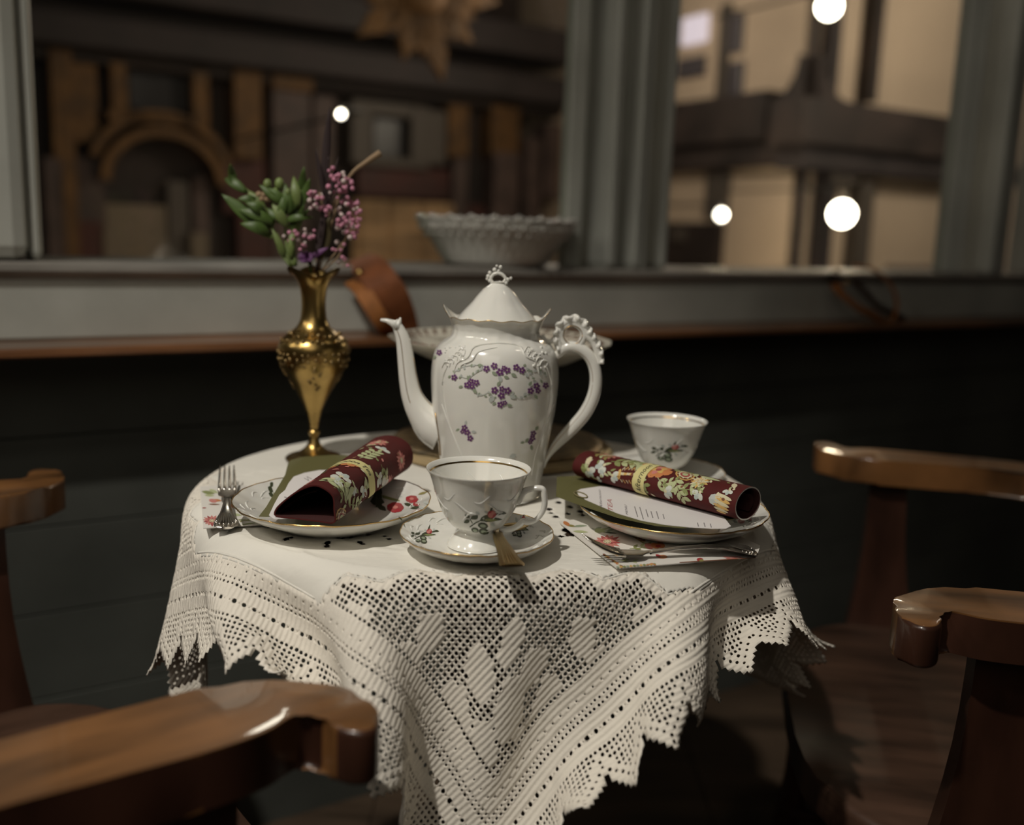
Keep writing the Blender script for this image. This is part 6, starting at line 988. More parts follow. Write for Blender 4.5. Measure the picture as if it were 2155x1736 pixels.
cluster([(1041, 821, 7.5), (1055, 832, 7.5), (1068, 822, 7.5), (1056, 818, 6)], [(1040, 834, 15, 2.2), (1072, 832, 15, .4), (1058, 842, 14, 1.4), (1046, 812, 12, -1), (1030, 836, 12, 1.2)])
cluster([(1116, 822, 7), (1128, 812, 7), (1131, 822, 6)], [(1112, 812, 12, -1), (1124, 830, 12, 1), (1108, 826, 10, 2.5)]); cluster([(1147, 811, 6.5)], [(1140, 806, 9, -2)]); cluster([(1053, 851, 7), (1062, 847, 5)], [(1066, 852, 12, .1), (1044, 846, 10, 2.6)])
P.build('violet_garland', pot); P = NP()
cluster([(978, 900, 6.5), (984, 910, 6.5), (990, 922, 6.5), (974, 908, 5)], [(968, 902, 10, 2.6), (992, 908, 11, .1), (980, 894, 10, -1.4)])
P.build('violet_sprig', pot); P = NP()
cluster([(1122, 912, 6), (1120, 922, 6.5), (1115, 930, 5)], [(1112, 922, 12, 2.2), (1126, 906, 12, -1), (1104, 930, 10, 2.9), (1118, 936, 12, 1.5)])
P.build('violet_sprig', pot); P = NP()
cluster([(925, 742, 6)], [(918, 748, 10, 2.2)]); P.build('violet_sprig', pot); P = NP()
for x, y, L, r in ((1072, 962, 16, -.4), (1068, 966, 14, 2.2), (1080, 970, 14, .6)): P.leaf(x, y, L, L * .6, r, 'mist')
P.build('leaf_print', pot)

# ------------------------------------------------------------------ straw mat and cake stand behind the pot
MATC = onz(1052, 948, T0)
mb = MB().lathe([(.0005, 0), (.133, 0), (.136, .002), (.136, .003), (.133, .004), (.0005, .004)], (MATC[0], MATC[1] + .012, T0), 72)
sm_ = empty('straw_mat', (MATC[0], MATC[1] + .012, T0), 'round tan straw mat on the cloth behind the coffee pot', 'mat')
mb.build('disc', STRAW, sm_, sharp=50)
mm = MB()
for r in np.linspace(.012, .132, 16): mm.tube([(MATC[0] + r * math.cos(a), MATC[1] + .012 + r * math.sin(a), T0 + .0042) for a in np.linspace(0, 2 * PI, 49)], .0026, 6, cap=False)
mm.build('coil', STRAW, sm_)
CSC = (MATC[0] - .004, MATC[1] + .030, T0 + .0068)
cs_ = empty('cake_stand', CSC, 'brass-footed cake stand with a wide shallow porcelain plate, behind the coffee pot', 'cake stand')
zp = .108
MB().lathe([(p[0], p[1]) for p in smooth_pts([(.0005, 0, 0), (.118, 0, 0), (.120, .003, 0), (.080, .006, 0), (.024, .018, 0), (.010, .034, 0), (.013, .05, 0), (.008, .07, 0), (.012, zp - .012, 0), (.03, zp - .002, 0), (.0005, zp - .002, 0)], 3)], CSC, 48).build('foot', BRASSD, cs_, sharp=60)
zr = ony(1040, 714, CSC[1])[2] - CSC[2]
MB().lathe([(.0005, zp), (.03, zp - .002), (.05, zp), (.085, zr - .024), (.118, zr - .009), (.134, zr), (.1345, zr + .002), (.118, zr - .002), (.083, zr - .015), (.05, zp + .005), (.0005, zp + .005)], CSC, 96, 0, lambda th, r, z, i: (r * (1 + .008 * (r / .134) ** 3 * math.sin(16 * th)), z)).build('plate', mat('ivory_earthenware', (.66, .62, .52), .3, coat=.3), cs_, sharp=60)
rimr = MB()
for k in range(48):
    a = 2 * PI * k / 48; p0 = (CSC[0] + .124 * math.cos(a), CSC[1] + .124 * math.sin(a), CSC[2] + zr + .0005); p1 = (CSC[0] + .112 * math.cos(a + .07), CSC[1] + .112 * math.sin(a + .07), CSC[2] + zr - .0045)
    rimr.tube([p0, p1], [.0026, .0018], 6)
rimr.build('rim_pattern', mat('brown_rim_pattern', (.16, .10, .07), .5), cs_)

# ------------------------------------------------------------------ brass vase
VS = (-.2224, .1052, T0)
vase = empty('vase', VS, 'slender embossed brass urn vase holding the flowers', 'vase')
VP = [(.0005, 0), (.030, 0), (.0302, .0022), (.0285, .0036), (.0200, .0062), (.0125, .0105), (.0080, .0155), (.0056, .0215), (.0046, .0255), (.0062, .0282), (.0066, .0305), (.0048, .0335), (.0052, .0375), (.0064, .0444), (.0105, .0580), (.0180, .0742), (.0265, .0904), (.0335, .1010), (.0370, .1091), (.0388, .1180), (.0386, .1277), (.0345, .1356), (.0275, .1409), (.0195, .1478), (.0150, .1560), (.0134, .1660), (.0131, .1760), (.0140, .1870), (.0160, .1960), (.0200, .2030), (.0240, .2075), (.0275, .2098)]
VPs = [(p[0], p[1]) for p in smooth_pts([(a, b, 0) for a, b in VP], 4)]
def vmod(th, r, z, i):
    w = max(0, (z - .185) / .025); return r * (1 + .10 * w * math.cos(3 * th + .8)), z + .0050 * w * w * math.cos(3 * th + .8)
vin = [(.0268, .2100), (.0225, .2070), (.0150, .1960), (.0118, .176), (.0115, .150), (.0005, .149)]
MB().lathe(VPs + vin, VS, 72, 0, vmod).build('body', BRASS, vase, sharp=60)
ve = MB()
for z, r0, n_, br in ((.1405, .0285, 26, .0024), (.1345, .0358, 30, .0023), (.1215, .0390, 30, .0026), (.1150, .0384, 30, .0024), (.1085, .0368, 24, .0022)):
    for k in range(n_):
        a = 2 * PI * (k + random.uniform(-.3, .3)) / n_; rr_ = r0 - .0005; ve.ball((VS[0] + rr_ * math.cos(a), VS[1] + rr_ * math.sin(a), VS[2] + z + random.uniform(-.0016, .0016)), br * random.uniform(.6, 1.15), n=7)
for k in range(4):
    a0 = 2 * PI * k / 4 - 1.35
    for q in range(9):
        z = .104 - .0028 * q; r = interp(VPs[20:80], z) if False else np.interp(z, [.0742, .0904, .1010, .1091], [.0180, .0265, .0335, .0370]); a = a0 + .22 * math.sin(q * 1.1)
        ve.ball((VS[0] + r * math.cos(a), VS[1] + r * math.sin(a), VS[2] + z), .0019, n=6)
ve.build('embossed_band', BRASSD, vase)
ring = MB(); ring.lathe([(.0212, .1455), (.0222, .1463), (.0212, .1471), (.0202, .1463)], VS, 48, closed=True); ring.build('collar', BRASS, vase)
# flowers
VM = np.array([VS[0], VS[1], VS[2] + .205])
def vp(px, py, dy=0.): return ony(px, py, VS[1] + dy)
def leaf3(parent, base, tip, w, m, bend=.012, n=8, name='leaf'):
    base, tip = np.array(base), np.array(tip); ax = tip - base; L = np.linalg.norm(ax); ax /= L; sd = np.cross(ax, np.array([.15, -1., .25])); sd /= np.linalg.norm(sd); up_ = np.cross(sd, ax)
    V = []
    for i in range(n + 1):
        t = i / n; ww = w * math.sin(PI * min(1, (t * .93 + .07))) ** .8 * (1 - .25 * t); c = base + ax * L * t + up_ * bend * math.sin(t * PI) * (1 if up_[2] > 0 else -1)
        for k in (-1, 0, 1): V.append(c + sd * ww * k - up_ * abs(k) * ww * -.3)
    Q = [(i * 3 + k, i * 3 + k + 1, i * 3 + k + 4, i * 3 + k + 3) for i in range(n) for k in range(2)]
    o = MB().add(V, Q).build(name, m, parent)
    s = o.modifiers.new('t', 'SOLIDIFY'); s.thickness = .0006; return o
lf = empty('leafy_sprig', VM, 'bright green leafy sprig with buds leaning left out of the brass vase', 'plant', 'flowers in the vase')
stems = MB()
for P_ in ([(612, 560), (590, 530), (578, 492), (560, 440), (520, 400), (495, 380)], [(618, 560), (604, 520), (600, 470), (598, 420), (590, 395)], [(622, 560), (618, 500), (628, 450), (634, 400)], [(614, 560), (580, 490), (550, 470)]):
    k = len(P_); stems.tube(smooth_pts([vp(x, y, .004 * (i % 3)) for i, (x, y) in enumerate(P_)], 4), [.0022 - .0012 * i / ((k - 1) * 4) for i in range((k - 1) * 4 + 1)], 8)
stems.build('stem', GREEN2, lf)
for (x0, y0), (x1, y1), w, m in (((520, 405), (472, 375), 11, GREEN), ((492, 392), (484, 345), 9, GREEN), ((565, 490), (466, 408), 16, GREEN), ((570, 492), (505, 470), 13, GREEN), ((575, 480), (530, 420), 10, GREEN2), ((545, 425), (500, 418), 10, GREEN), ((600, 430), (560, 395), 12, GREEN), ((622, 470), (640, 350), 13, GREEN), ((628, 440), (618, 370), 10, GREEN2), ((600, 465), (660, 458), 8, GREEN), ((598, 440), (575, 400), 9, GREEN2), ((600, 450), (640, 400), 11, GREEN), ((560, 445), (520, 400), 10, GREEN2), ((585, 470), (610, 395), 9, GREEN), ((606, 480), (650, 440), 8, GREEN), ((575, 500), (530, 478), 9, GREEN2), ((590, 430), (545, 388), 8, GREEN), ((580, 470), (500, 440), 13, GREEN), ((590, 460), (540, 440), 10, GREEN), ((612, 455), (600, 385), 10, GREEN), ((605, 480), (572, 425), 11, GREEN2), ((615, 500), (640, 430), 9, GREEN), ((560, 450), (515, 425), 11, GREEN), ((600, 540), (572, 480), 7, GREEN2), ((612, 550), (618, 470), 7, GREEN2), ((630, 440), (652, 375), 9, GREEN)):
    leaf3(lf, vp(x0, y0), vp(x1, y1, random.uniform(-.015, .01)), w / 1850., m, random.uniform(.002, .008))
for x, y, r in ((563, 388, 9), (588, 387, 10), (606, 405, 7), (580, 405, 8)): MB().ball(vp(x, y), r / 1900., n=10, sq=(1, 1, 1.3)).build('bud', GREEN2, lf)
bw = MB(); 
for i in range(5): bw.ball(vp(545 + i * 6, 410 + (i % 2) * 9), .004, n=8)
bw.build('faded_floret', DRY, lf)
pk = empty('pink_flower_spray', VM, 'spray of small pink blossoms on the right of the brass vase', 'flower', 'flowers in the vase')
ps = MB()
for P_ in ([(665, 570), (670, 520), (680, 450), (672, 405)], [(672, 570), (690, 500), (712, 420), (722, 385)], [(675, 570), (715, 520), (745, 470), (752, 440)], [(660, 565), (640, 520), (620, 500)], [(678, 570), (712, 540), (728, 500), (730, 470)]):
    ps.tube(smooth_pts([vp(x, y, .006) for x, y in P_], 4), .0010, 6)
ps.build('stem', DRY, pk)
rf = random.Random(11); cl = [(668, 410, 22, 16), (715, 390, 28, 26), (735, 440, 26, 24), (745, 480, 22, 22), (725, 470, 20, 16), (690, 440, 16, 8), (615, 500, 18, 9), (650, 492, 14, 7), (635, 515, 12, 5), (712, 520, 14, 5), (722, 555, 14, 5), (662, 440, 10, 5), (700, 365, 20, 9)]
for (x, y, s, n_) in cl:
    b1 = MB()
    for i in range(n_):
        a, q = rf.uniform(0, 6.28), s * math.sqrt(rf.random()); p = vp(x + q * math.cos(a), y + q * math.sin(a), rf.uniform(-.02, .012)); r = rf.uniform(3.2, 5.6) / 1880.
        b1.ball(p, r, 0 if rf.random() < .72 else 1, n=7)
    b1.build('blossom_cluster', [PINK, PALEP], pk)
leaf3(pk, vp(672, 545), vp(694, 455), 14 / 1850., mat('dull_brown_leaf', (.07, .055, .02), .6), .004)
pu = empty('purple_flower', VM, 'small purple flower head drooping over the rim of the brass vase', 'flower', 'flowers in the vase')
for i in range(16):
    a = i * .55; x, y = 640 + 24 * math.cos(a) * (.4 + .04 * i), 540 + 12 * math.sin(a)
    leaf3(pu, vp(648, 550), vp(x, y, rf.uniform(-.02, .01)), 5 / 1850., PURPLE, .002, 4, 'petal')
leaf3(pu, vp(650, 545), vp(692, 520), 6 / 1850., PURPLE, .002, 5, 'petal'); MB().tube([vp(655, 575), vp(650, 550)], .0015, 6).build('stem', GREEN, pu)
dp = empty('dark_plume', VM, 'dark almost black grass plume rising highest from the brass vase', 'plant', 'flowers in the vase')
MB().tube(smooth_pts([vp(664, 572), vp(682, 480), vp(688, 380), vp(692, 330)], 4), .0012, 6).build('stem', DARKP, dp)
for (a, b, w) in (((680, 400), (694, 222), 9), ((684, 420), (664, 310), 5), ((690, 430), (712, 330), 5), ((676, 500), (690, 400), 8), ((668, 540), (684, 440), 9)): leaf3(dp, vp(*a), vp(*b), w / 1850., DARKP, .002, 6, 'blade')
ds = empty('dry_stem', VM, 'pale dry stem slanting up to the right above the pink blossoms', 'plant', 'flowers in the vase')
MB().tube(smooth_pts([vp(668, 572, .01), vp(690, 460, .01), (vp(735, 372, .015)), vp(770, 342, .02), vp(800, 322, .025)], 4), [.0014] * 8 + [.0018 + .0003 * i for i in range(9)], 6).build('stem', DRY, ds)

# ------------------------------------------------------------------ napkin rolls
def napkin(A, B, secA, secB, name, label, band, seed, motif, rimmat, text_dir, band_w=.0135):
    A, B = np.array(A), np.array(B); ax = B - A; L = np.linalg.norm(ax); ax /= L; sd = np.cross(ax, [0, 0, 1.]); sd /= np.linalg.norm(sd); up_ = np.cross(sd, ax)
    def resample(sec, n=64):
        P = smooth_pts([(a, b, 0) for a, b in sec + [sec[0]]], 6); P = np.array([p[:2] for p in P]); d = np.r_[0, np.cumsum(np.linalg.norm(np.diff(P, axis=0), axis=1))]; t = np.linspace(0, d[-1], n + 1)
        return np.stack([np.interp(t, d, P[:, 0]), np.interp(t, d, P[:, 1])], -1), d[-1]
    n = 64; SA, pa = resample(secA, n); SB, pb = resample(secB, n); per = (pa + pb) / 2
    def S(a, b, grow=0.):
        s = a / L; t = (b / per) % 1.0; k = t * n; i = int(k); f = k - i; sec = (SA[i] * (1 - f) + SA[(i + 1) % (n + 1)] * f) * (1 - s) + (SB[i] * (1 - f) + SB[(i + 1) % (n + 1)] * f) * s
        i0, i1 = (i - 1) % n, (i + 2) % n; tg = (SA[i1] - SA[i0]) * (1 - s) + (SB[i1] - SB[i0]) * s; nn2 = np.array([-tg[1], tg[0]]); nn2 /= np.linalg.norm(nn2) + 1e-9
        c = ((SA.mean(0)) * (1 - s) + SB.mean(0) * s)
        if np.dot(nn2, sec - c) < 0: nn2 = -nn2
        nrm = sd * nn2[0] + up_ * nn2[1]; p = A + ax * a + sd * sec[0] + up_ * sec[1]
        return p + nrm * grow, nrm
    e = empty(name, (A + B) / 2, label, 'napkin', 'burgundy napkin rolls')
    ns = 40; mb = MB(); V = []
    for i in range(ns + 1):
        for j in range(n): V.append(S(L * i / ns, per * j / n)[0])
    mb.add(V, [(i * n + j, (i + 1) * n + j, (i + 1) * n + (j + 1) % n, i * n + (j + 1) % n) for i in range(ns) for j in range(n)])
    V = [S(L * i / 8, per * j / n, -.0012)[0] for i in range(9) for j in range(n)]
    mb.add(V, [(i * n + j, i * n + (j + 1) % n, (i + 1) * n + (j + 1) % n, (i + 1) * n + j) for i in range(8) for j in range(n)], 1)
    for a in (0, L):
        V = [S(a, per * j / n)[0] for j in range(n)] + [S(a, per * j / n, -.0012)[0] for j in range(n)]
        mb.add(V, [(j, (j + 1) % n, n + (j + 1) % n, n + j) for j in range(n)], 2)
    # the inner turn of the roll
    V = []; 
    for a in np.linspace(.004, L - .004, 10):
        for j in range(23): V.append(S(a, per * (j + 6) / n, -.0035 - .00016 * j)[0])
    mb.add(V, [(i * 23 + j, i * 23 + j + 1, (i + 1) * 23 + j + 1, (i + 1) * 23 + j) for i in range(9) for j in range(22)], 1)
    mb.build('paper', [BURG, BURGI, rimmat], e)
    P = Print(lambda a, b: S(min(max(a, .0005), L - .0005), b, 0.), ALLK, .00016)
    motif(P, L, per); P.build('floral_print', e)
    V = []
    for i, a in enumerate((band - band_w / 2, band + band_w / 2)):
        for j in range(n): V.append(S(a, per * j / n, .0007)[0])
    bo = MB().add(V, [(j, n + j, n + (j + 1) % n, (j + 1) % n) for j in range(n)]).build('paper_band', YEL, e)
    P = Print(lambda a, b: S(a, b, .0007), ['black'], .00012); 
    st, sgn, fl = text_dir
    P.text('Afternoon Tea', .0080, lambda x, y: (band + fl * (y - .0030), st + sgn * x), 'black', .35)
    P.build('lettering', bo)
    return e
def motL(P, L, per):
    rs_ = random.Random(4)
    # b runs from the lower left side over the top to the lower right side; a from the open front end to the back
    paisley(P, .012, per * .74, .012); dahlia(P, .020, per * .33, .010, 'pink', 'deeppink'); leafspray(P, .010, per * .55, .026, .7, 3); leafspray(P, .02, per * .42, .022, 1.7, 3, 'dark')
    bellflower(P, .034, per * .52, .011, .3); bellflower(P, .040, per * .62, .008, 1.8); bellflower(P, .048, per * .74, .009, 1.2); peony(P, .075, per * .36, .013); P.leaf(.018, per * .62, .018, .008, .2, 'pale')
    leafspray(P, .090, per * .48, .030, .1, 4, 'pale'); bellflower(P, .092, per * .66, .010, .9); bellflower(P, .13, per * .52, .010, 0); dahlia(P, .118, per * .78, .012); leafspray(P, .105, per * .6, .02, 1.6, 3); leafspray(P, .03, per * .82, .02, .2, 3, 'pale')
    dahlia(P, .045, per * .88, .009, 'cream', 'pale'); peony(P, .06, per * .80, .007); dahlia(P, .15, per * .66, .010); leafspray(P, .135, per * .40, .022, .4, 3, 'pale')
    dahlia(P, .150, per * .44, .011); leafspray(P, .012, per * .47, .030, .9, 4, 'pale'); bellflower(P, .022, per * .50, .012, .8); bellflower(P, .060, per * .66, .010, 2.2); leafspray(P, .062, per * .70, .026, -.9, 3, 'pale'); peony(P, .072, per * .47, .011); bellflower(P, .11, per * .70, .012, 2.0); leafspray(P, .028, per * .70, .022, .2, 3); dahlia(P, .098, per * .84, .010, 'rose', 'deeppink')
    for i in range(34):
        a, b = rs_.uniform(.006, L - .006), rs_.uniform(.28, .95) * per; P.leaf(a, b, rs_.uniform(.004, .008), .003, rs_.uniform(0, 6), rs_.choice(['green', 'pale', 'cream', 'brown', 'pink']))
def motR(P, L, per):
    rs_ = random.Random(9)
    dahlia(P, .028, per * .46, .0135); bellflower(P, .036, per * .66, .010, 2.6); bellflower(P, .050, per * .74, .0085, .4); bellflower(P, .041, per * .74, .007, 3.4); leafspray(P, .040, per * .60, .030, -.25, 4); leafspray(P, .050, per * .50, .034, -.05, 5, 'green')
    leafspray(P, .058, per * .56, .024, .15, 3, 'pale'); beehive(P, .0655, per * .70, .0095, 1., 1.4); peony(P, .094, per * .565, .0135); P.ell(.105, per * .58, .005, .005, 0, 'orange', 8, 2); leafspray(P, .100, per * .66, .022, .5, 3, 'pale'); leafspray(P, .106, per * .73, .018, -.6, 3)
    paisley(P, .122, per * .545, .0125); P.leaf(.134, per * .50, .024, .006, .1, 'pale'); leafspray(P, .10, per * .44, .030, .1, 4, 'green'); P.leaf(.014, per * .60, .014, .006, 1.2, 'cream'); P.leaf(.012, per * .70, .012, .008, .9, 'green')
    beehive(P, L - .014, per * .77, .0085, 1., .2); P.ell(L - .022, per * .73, .005, .005, 0, 'mist', 8); bellflower(P, L - .012, per * .62, .006, 1.5); P.leaf(L - .02, per * .66, .01, .005, 1.3, 'cream'); P.leaf(L - .015, per * .50, .012, .005, 1., 'cream')
    bellflower(P, .020, per * .74, .010, .8); leafspray(P, .074, per * .66, .02, .6, 3, 'green'); peony(P, .080, per * .50, .009); leafspray(P, .118, per * .62, .024, .9, 4, 'pale'); dahlia(P, .142, per * .60, .009, 'cream', 'amber'); leafspray(P, .126, per * .72, .022, -.3, 3, 'green'); bellflower(P, .112, per * .76, .009, .3); bellflower(P, .148, per * .70, .008, 2.); leafspray(P, .012, per * .52, .02, .2, 3, 'olive')
    P.ell(.084, per * .75, .005, .004, .5, 'mist', 8); bellflower(P, .03, per * .82, .006, .2)
    for i in range(30):
        a, b = rs_.uniform(.006, L - .006), rs_.uniform(.30, .85) * per; P.leaf(a, b, rs_.uniform(.003, .007), .0024, rs_.uniform(0, 6), rs_.choice(['green', 'pale', 'cream', 'brown', 'olive']))
TP = T0 + .0232
NA = onz(641, 1095, TP); NB = onz(818, 990, TP)
napkin((NA[0], NA[1], TP), (NB[0], NB[1], TP), [(-.010, 0), (-.026, .0005), (-.0265, .006), (-.020, .0135), (-.006, .0245), (.008, .0305), (.018, .0285), (.0255, .0225), (.0265, .012), (.026, .0005), (.010, 0)],
       [(-.008, 0), (-.019, .003), (-.025, .012), (-.024, .023), (-.013, .0325), (.003, .0355), (.017, .0315), (.0245, .022), (.0245, .010), (.017, .001), (.006, 0)], 'napkin_roll',
       'burgundy floral paper napkin roll, end open towards us, on the left plate by the fork', .076, 4, motL, BURG, (.040, 1, 1))
NA = onz(1233, 1003, TP); NB = onz(1572, 1094, TP)
el = [(-.0205 * math.cos(t), .0125 - .0125 * math.sin(t)) for t in np.linspace(PI / 2, PI / 2 + 2 * PI, 15)[:-1]]
el = [(x, z) for x, z in el][::-1]
el = [(.0205 * math.sin(t), .0130 - .0130 * math.cos(t)) for t in np.linspace(0, -2 * PI, 15)[:-1]]
el2 = [(.0195 * math.sin(t), .0145 - .0145 * math.cos(t)) for t in np.linspace(0, -2 * PI, 15)[:-1]]
napkin((NA[0], NA[1], TP), (NB[0], NB[1], TP), el, el2, 'napkin_roll',
       'burgundy floral paper napkin roll lying slantwise on the right plate, lettered yellow band facing us', .0815, 9, motR, NAPW, (.0905, -1, -1))

# ------------------------------------------------------------------ cards on the plates
def sheet(pts, z, th, m, name, label, cat, group, sag=0.):
    P = [onz(x, y, z)[:2] for x, y in pts]; return MB().prism(P, z, z + th).build(name, m, None, smooth=False, label=label, cat=cat, group=group)
zc = T0 + .0218
sheet([(1172, 1004), (1170, 1045), (1222, 1064), (1300, 1090), (1380, 1107), (1440, 1112), (1560, 1090), (1560, 1066), (1380, 1018), (1260, 1000)], zc, .0005, OLIVE, 'menu_backing', 'olive green card corner sticking out beyond the right plate', 'card', 'olive cards')
mcard = sheet([(1222, 1030), (1214, 1034), (1217, 1042), (1232, 1052), (1262, 1065), (1300, 1081), (1350, 1096), (1400, 1105), (1450, 1110), (1500, 1113), (1528, 1113), (1538, 1108), (1520, 1085), (1420, 1052), (1330, 1030), (1262, 1024)], zc + .0006, .0005, CARDW, 'menu_card', 'white printed menu card with a hanging loop, under the right napkin roll', 'card', 'white menu cards')
def flat(z): return lambda x, y: (onz(x, y, z), np.array([0, 0, 1.]))
P = Print(flat(zc + .0011), ['grey', 'tea', 'olive'], .0001)
def along(x0, y0, ux, uy, vx, vy, k): return lambda X, Y: (x0 + (X * ux + Y * vx) * k, y0 + (X * uy + Y * vy) * k)
P.text('Afternoon', 1, along(1268, 1070, -.10, -1, -1, -.42, 9.0), 'grey', .3)
P.text('TEA', 1, along(1290, 1078, -.10, -1, -1, -.40, 15.0), 'tea')
P.text('MENU', 1, along(1322, 1084, -.15, -1, -1, -.35, 7.5), 'grey')
for i, (x, y, l) in enumerate(((1342, 1088, 22), (1354, 1093, 26), (1364, 1088, 16), (1374, 1090, 14), (1386, 1092, 16), (1398, 1092, 10), (1470, 1108, 8), (1484, 1109, 9), (1497, 1110, 8))): P.line([(x, y), (x - l * .3, y - l)], 2.0, 'grey')
P.build('lettering', mcard)
MB().tube([onz(1222 + 14 * math.cos(a), 1041 + 5 * math.sin(a) + 4 * math.cos(a), zc + .0018) for a in np.linspace(0, 2 * PI, 20)], .0006, 6).build('cord_loop', mat('olive_cord', (.22, .19, .09), .7), mcard)
sheet([(612, 969), (606, 976), (600, 1000), (560, 1068), (545, 1087), (562, 1088), (640, 1080), (720, 1010), (760, 960), (700, 958), (640, 962)], zc, .0005, OLIVE, 'menu_backing', 'olive green card on the left plate reaching back to the foot of the vase', 'card', 'olive cards')
ml = sheet([(700, 990), (672, 990), (640, 996), (618, 1004), (607, 1018), (600, 1032), (588, 1042), (577, 1062), (566, 1085), (577, 1093), (640, 1090), (740, 1010)], zc + .0006, .0005, CARDW, 'menu_card', 'white menu card with stepped corner, under the left napkin roll', 'card', 'white menu cards')
P = Print(flat(zc + .0011), ['grey', 'olive'], .0001); P.line([(640, 1006), (650, 1012), (646, 1003), (656, 1008)], 1.2, 'grey'); P.line([(598, 1046), (603, 1047)], 2, 'grey'); P.build('lettering', ml)

# ------------------------------------------------------------------ flat floral napkins under the cutlery
def papernap(pts, label, fn):
    z = T0 + .0001; P_ = [onz(x, y, z)[:2] for x, y in pts]
    o = MB().prism(P_, z, z + .0008).build('paper_napkin', NAPW, None, smooth=False, label=label, cat='napkin', group='flat floral napkins')
    P = Print(flat(z + .0008), ALLK, .00012); fn(P); P.build('floral_print', o); return o
def fL(P):
    P.leaf(424, 1034, 30, 12, .3, 'green', .6); P.leaf(440, 1030, 24, 10, .6, 'pale', .6); P.leaf(430, 1042, 22, 8, .1, 'pale', .6); P.leaf(446, 1052, 22, 9, .15, 'orange', .6); P.leaf(438, 1061, 26, 5, .05, 'brown', .6); P.ell(448, 1054, 9, 4, .2, 'pink', 8)
    dahlia(P, 446, 1096, 20, 'pink', 'deeppink', .55); P.leaf(486, 1060, 18, 8, 1.2, 'orange', .6); P.leaf(486, 1082, 24, 9, .2, 'pale', .6); P.leaf(500, 1094, 30, 6, .1, 'green', .6); P.leaf(425, 1069, 10, 4, 0, 'deeppink', .6); P.line([(505, 1098), (530, 1092), (560, 1096)], 2, 'olive'); P.line([(510, 1104), (540, 1100)], 2, 'green'); bellflower(P, 504, 1076, 8, 0, .5)
papernap([(421, 1025), (428, 1113), (470, 1110), (560, 1105), (640, 1098), (600, 1030), (500, 1022)], 'white paper napkin with red and green floral print under the upright-pointing fork', fL)
def fR(P):
    dahlia(P, 1278, 1140, 30, 'pink', 'deeppink', .5); leafspray(P, 1325, 1155, 46, -.35, 3, 'green', .5); leafspray(P, 1300, 1162, 40, .1, 3, 'sage', .4); P.leaf(1205, 1118, 34, 9, .1, 'pale', .6); P.leaf(1190, 1104, 26, 8, .35, 'olive', .6); P.ell(1192, 1102, 8, 4, .5, 'orange', 8); P.leaf(1206, 1108, 30, 8, -.1, 'sage', .6)
    leafspray(P, 1245, 1112, 40, .3, 3, 'sage', .5); P.ell(1260, 1117, 9, 5, 0, 'pale', 9); P.leaf(1270, 1120, 30, 6, .2, 'dark', .5); P.leaf(1275, 1112, 24, 6, -.3, 'green', .5)
    for dx in (0, 13, 24): P.ell(1366 + dx, 1150 - dx * .1, 10, 6, .3, 'orange' if dx else 'pink', 9, 1)
    P.ell(1385, 1150, 6, 3, 0, 'rose', 8, 2); P.leaf(1394, 1155, 20, 7, .2, 'pink', .5); P.line([(1330, 1128), (1352, 1142), (1380, 1150)], 2, 'olive'); P.line([(1330, 1122), (1345, 1134), (1365, 1136)], 2.2, 'dark'); paisley(P, 1345, 1132, 16, .5)
    for i in range(9): P.ell(1272 + i * 4.5, 1168 + i * 3.0, 4.2, 2.4, .4, ('brown', 'amber', 'orange', 'cream')[i % 4], 7)
    for i in range(12): P.ell(1300 + i * 7, 1194 - i * .6, 3.6, 2.2, .1, ('sage', 'amber', 'green')[i % 3], 7)
    leafspray(P, 1300, 1178, 40, .2, 2, 'green', .4); P.ell(1394, 1172, 11, 4, 0, 'orange', 9); P.ell(1385, 1170, 6, 3, .4, 'rose', 8); P.ell(1473, 1178, 7, 4, 0, 'rose', 8); P.ell(1476, 1180, 5, 2.6, 0, 'olive', 8, 1)
    for dx in range(5): P.leaf(1520 + dx * 6, 1172 + (dx % 2) * 3, 20, 5, .15, 'pink', .5)
    P.line([(1360, 1190), (1372, 1186), (1380, 1190)], 2, 'orange'); leafspray(P, 1440, 1152, 60, .0, 3, 'sage', .3); P.line([(1430, 1184), (1590, 1174)], 1.6, 'brown'); leafspray(P, 1410, 1140, 50, .05, 3, 'dark', .3)
papernap([(1177, 1098), (1180, 1103), (1298, 1197), (1306, 1197), (1592, 1174), (1600, 1150), (1480, 1095), (1300, 1085)], 'white paper napkin with flower print lying under the fork on the right side', fR)

